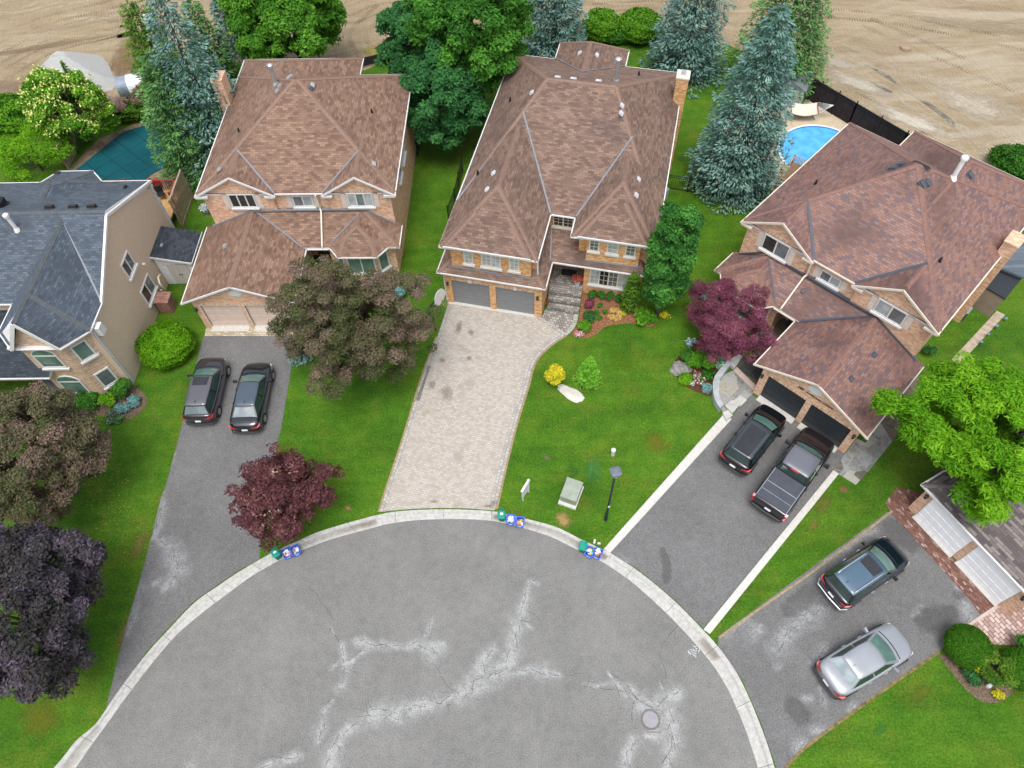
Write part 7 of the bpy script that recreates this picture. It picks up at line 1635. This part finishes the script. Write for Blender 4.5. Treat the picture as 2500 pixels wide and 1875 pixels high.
clipped('clipped_bush', 'smooth clipped green ball bush at the driveway corner in the lower right', G(*K6(990, 870)), 1.02, 1.35, leafmat('clipped_leaf', [(0, (.02, .07, .004, 1)), (.6, (.05, .17, .008, 1)), (1, (.09, .25, .015, 1))]), 26000, .03, 85, lump=.01)
clipped('clipped_bush', 'second clipped bush at the lower right edge behind the loose shrub', G(*K6(1760, 1190)), .95, 1.2, leafmat('clipped_leaf', []), 18000, .035, 86, lump=.02)
tree('loose_shrub', 'open olive-green shrub with grey stems between the two clipped bushes', tuple(K6(1480, 1120)), .7, .85, .55, L_CED, n=6500, size=.06, clump=.3, nc=26, seed=87, asp=.3, trunk=.04, cat='shrub')
bush('green_shrub', 'leafy green shrub cut by the right edge beside the rose patio', G(*K6(1850, 860)), .7, 1.0, L_MAPLE, 2600, .08, 88)
bush('yellow_flower_bush', 'small bush of yellow flowers against the clipped ball bush', G(*K6(1110, 1110)), .42, .8, L_MAPLE, 900, .06, 89, flowers=(L_YEL, 900, .05))
bush('green_shrub', 'low dark green shrub below the yellow flowers in the brown bed', G(*K6(1080, 1270)), .5, .45, L_DKMAP, 1600, .06, 90)
bush('yellow_plant', 'low yellow-green plant at the front of the brown bed', G(*K6(1500, 1540)), .3, .25, L_YEL, 400, .06, 91)
# island on the main lawn
bush('yellow_bush', 'bright yellow upright bush on the lawn beside the interlock driveway', G(*Z3(1120, 1650)), .62, 1.7, L_YEL, 5200, .07, 92, lumps=16)
spruce('young_tree', 'young bright green pyramidal tree in the mulch ring', G(*Z3(1402, 1618)), 2.3, .72, leafmat('young_leaf', [(0, (.05, .18, .01, 1)), (1, (.24, .56, .05, 1))]), seed=93, tiers=18, per=12, tw=44, power=.95, droop=.15, size=.06, z0=.15, cat='tree')
# mulch bed of the third house
GRP = 'small round shrubs along the brick wall'
for i, (x, y) in enumerate(((1438, 925), (1508, 932), (1582, 945), (1665, 960))):
    lab = ['leftmost of the four small upright shrubs under the big window', 'second from left of the four small shrubs under the big window', 'third from left of the four small shrubs under the big window', 'rightmost of the four small shrubs under the big window'][i]
    if i == 0: g0 = bush('small_shrub', lab, G(*Z3(x, y)), .3, .75, leafmat('box_leaf', [(0, (.01, .06, .008, 1)), (1, (.06, .22, .03, 1))]), 1300, .05, 94, group=GRP)
    else: q = copy_tree(g0); p = G(*Z3(x, y)); q.location = (p.x, p.y, 0); q.rotation_euler = (0, 0, i*1.7); q['label'] = lab
for i, (x, y, lab) in enumerate(((1503, 998, 'small green clump in the bark mulch below the second wall shrub'), (1475, 1055, 'small green clump in the bark mulch right of the dark blue-green shrub'), (1540, 1050, 'small green clump in the bark mulch nearest the golden plants'), (1497, 1105, 'small green clump in the bark mulch, lowest of the four'))):
    if i == 0: g1 = bush('ground_plant', lab, G(*Z3(x, y)), .2, .22, L_MAPLE, 500, .05, 95, group='small green clumps in the bark mulch')
    else: q = copy_tree(g1); p = G(*Z3(x, y)); q.location = (p.x, p.y, 0); q.rotation_euler = (0, 0, i*2.1); q['label'] = lab
for i, (x, y, lab) in enumerate(((1610, 1042, 'top left of the four golden rosette plants'), (1662, 1050, 'top right of the four golden rosette plants'), (1605, 1095, 'bottom left of the four golden rosette plants'), (1655, 1098, 'bottom right of the four golden rosette plants'))):
    if i == 0: g2 = bush('golden_plant', lab, G(*Z3(x, y)), .24, .2, L_GOLD, 420, .09, 96, group='golden rosette plants in the bark mulch')
    else: q = copy_tree(g2); p = G(*Z3(x, y)); q.location = (p.x, p.y, 0); q.rotation_euler = (0, 0, i*1.1); q['label'] = lab
bush('golden_plant', 'smaller olive-gold plant just right of the four golden ones', G(*Z3(1703, 1065)), .18, .2, L_YEL, 260, .06, 97)
bush('barberry', 'small dark purple barberry shrub beside the entrance steps', G(*Z3(1405, 1000)), .4, .55, L_JAP, 1500, .05, 98)
bush('blue_green_shrub', 'dark blue-green shrub in the bark mulch beside the walkway curve', G(*Z3(1405, 1105)), .5, .6, L_DKMAP, 2000, .06, 99)
bush('green_shrub', 'mid green shrub at the front of the bark mulch above the white flowers', G(*Z3(1365, 1190)), .48, .6, L_BRIGHT, 1900, .07, 100)
bush('white_flowers', 'small white and pink flowers at the tip of the bark mulch bed', G(*Z3(1325, 1230)), .3, .15, L_MAPLE, 150, .05, 101, flowers=(L_PINK, 120, .06))
bush('red_flower', 'tiny red flower plant at the right end of the bark mulch bed', G(*Z3(1790, 1085)), .12, .2, L_MAPLE, 90, .05, 102, flowers=(L_REDF, 60, .05))
spruce('upright_cedar', 'slim yellow-green cedar at the right corner of the orange brick wing', G(*Z3(1745, 1020)), 3.3, .5, L_CED, seed=103, tiers=26, per=9, tw=16, power=.35, droop=-.6, size=.07, z0=.05)
bush('hosta', 'bright green broad-leaved hosta at the foot of the columnar tree', G(*Z3(1870, 1110)), .72, .5, L_BRIGHT, 900, .15, 104, asp=.7)
bush('yellow_plant', 'thin yellow-green plant on grass right of the hosta', G(*Z3(2050, 1090)), .4, .3, L_YEL, 260, .06, 105)
bush('porch_flowers', 'red and pink flowers with lime leaves spilling from the porch pot', h3p(8.1, 2.7), .3, .3, L_LIME, 300, .06, 106, flowers=(L_REDF, 260, .07)).location.z = 1.0
bush('brown_plant', 'rust-coloured plant beside the garage corner and the steps', G(*Z3(1045, 975)), .22, .3, leafmat('rust_leaf', [(0, (.1, .03, .01, 1)), (1, (.35, .12, .04, 1))]), 400, .06, 107)
# bed of the fourth house
bush('green_shrub', 'large fresh green shrub in the bed below the Japanese maple', G(*Zw(240, 1150)), .85, .9, L_BRIGHT, 3600, .09, 108)
bush('green_shrub', 'fine deep green shrub left of the large fresh green one', G(*Zw(130, 1110)), .6, .8, L_MAPLE, 2600, .06, 109)
bush('lime_shrub', 'small yellow-green mound at the lower left of the mulch bed', G(*Zw(110, 1275)), .5, .4, L_LIME, 1600, .06, 110)
clipped('green_mound', 'neat round green mound beside the curved stone wall', G(*Zw(303, 1240)), .4, .45, L_MAPLE, 2600, .04, 111)
bush('variegated_hosta', 'white-edged hosta at the top of the curved stone wall', G(*Zw(400, 1150)), .5, .4, leafmat('variegated_leaf', [(0, (.03, .12, .05, 1)), (.5, (.1, .28, .14, 1)), (1, (.5, .6, .45, 1))]), 620, .14, 112, asp=.35)
bush('silver_plant', 'silvery blue-green plant below the round green mound', G(*Zw(290, 1350)), .36, .3, L_SIL, 600, .07, 113)
bush('silver_plant', 'pale silver plant at the left foot of the Japanese maple', G(*Zw(165, 970)), .38, .4, L_SIL, 600, .07, 114, flowers=(L_WHT, 90, .06))
bush('silver_plant', 'pale flowers under the left edge of the Japanese maple by the lawn', G(*Zw(262, 585)), .3, .4, L_SIL, 400, .07, 115, flowers=(L_WHT, 90, .06))
bush('pink_flowers', 'small pink and white flowers in the mulch between the two green shrubs', G(*Zw(215, 1270)), .45, .3, L_MAPLE, 500, .06, 116, flowers=(L_PINK, 110, .06))
bush('white_flowers', 'tiny white flower cluster at the front of the mulch bed', G(*Zw(170, 1310)), .15, .2, L_MAPLE, 90, .05, 117, flowers=(L_WHT, 80, .05))
bush('lime_plant', 'small lime plant on the dark flagstones under the maple', G(*Zw(655, 1060)), .3, .3, L_LIME, 400, .08, 118)
bush('yellow_flower', 'small yellow flower pot on the dark flagstones by the porch', G(*Zw(833, 850)), .14, .35, L_YEL, 140, .06, 119)
bush('green_shrub', 'small dark shrub by the downpipe at the right corner of the red-roof house', G(*PTH(60, 1520)), .4, .8, L_DKMAP, 900, .06, 120)
# bed of the first house
bush('green_shrub', 'green shrub at the corner of the bay on the left', G(*K0(1660, 930)), .75, 1.2, L_MAPLE, 3400, .075, 121)
bush('green_shrub', 'wide low green shrub below the arched ground-floor window', G(*K0(1130, 1080)), .95, .7, L_MAPLE, 3400, .075, 122)
bush('lime_shrub', 'bright lime shrub in the middle of the bay bed', G(*K0(1430, 1100)), .55, .8, L_LIME, 2400, .07, 123)
bush('silver_plant', 'silvery blue hosta right in the bay bed', G(*K0(1755, 1070)), .42, .4, L_SIL, 700, .1, 124, asp=.6)
bush('silver_plant', 'silvery teal plant in front of the corner shrub', G(*K0(1590, 1150)), .48, .4, L_SIL, 900, .08, 125)
bush('violet_flowers', 'low violet flowers at the front edge of the bay bed', G(*K0(1500, 1270)), .6, .3, L_MAPLE, 900, .06, 126, flowers=(leafmat('violet_blossom', [(0, (.1, .05, .2, 1)), (1, (.35, .25, .45, 1))]), 140, .05))
# lawn beneath the maple
spruce('dwarf_blue_spruce', 'dwarf blue spruce glimpsed at the left edge under the large maple', G(735, 872), 1.5, .8, L_BLUE, seed=127, tiers=12, per=10, tw=16, size=.09, z0=.1)
bush('hosta', 'round teal hosta showing at the right side of the large maple', G(973, 724), .5, .5, L_SIL, 500, .15, 128, asp=.7)
bush('white_flowers', 'white flowering shrub by the bay window behind the large maple', G(905, 668), .5, .8, L_MAPLE, 700, .07, 129, flowers=(L_WHT, 260, .09))
p_ = FLP.location
K9 = G(*K8(1160, 1290)); bush('planter_flowers', 'white and violet blossoms filling the round planter', K9, .38, .3, L_SIL, 160, .06, 130, flowers=(L_WHT, 240, .06)).location.z = .33
bush('green_shrub', 'fern-green shrub at the fence between the shed and the brown garage roof', G(545, 560), .6, .9, L_BRIGHT, 1500, .08, 131)
# fallen petals on the left lawn
rg = np.random.default_rng(9); a_, b_, c_ = G(250, 1000, .03), G(330, 1400, .03), G(120, 1500, .03)
u_ = rg.random((420, 2)); P = np.array([[a_.x, a_.y, .03]])+u_[:, :1]*np.array([[b_.x-a_.x+1.5, b_.y-a_.y, 0]])+u_[:, 1:]*np.array([[c_.x-b_.x, 1.5, 0]]); nT = rg.normal(size=(420, 3)); nT[:, 2] *= .1
T = unit(nT)*.028; Bv = np.stack([-T[:, 1], T[:, 0], T[:, 2]], 1)*.7
o = quads('fallen_leaves', P, T, Bv, rg.random(420), leafmat('fallen_leaf', [(0, (.35, .16, .02, 1)), (1, (.55, .4, .15, 1))], 0)); tag(o, 'small yellow-orange leaves scattered over the left lawn', 'fallen leaves', kind='stuff')
for o in bpy.data.objects:
    if '_mir' in o: del o['_mir']
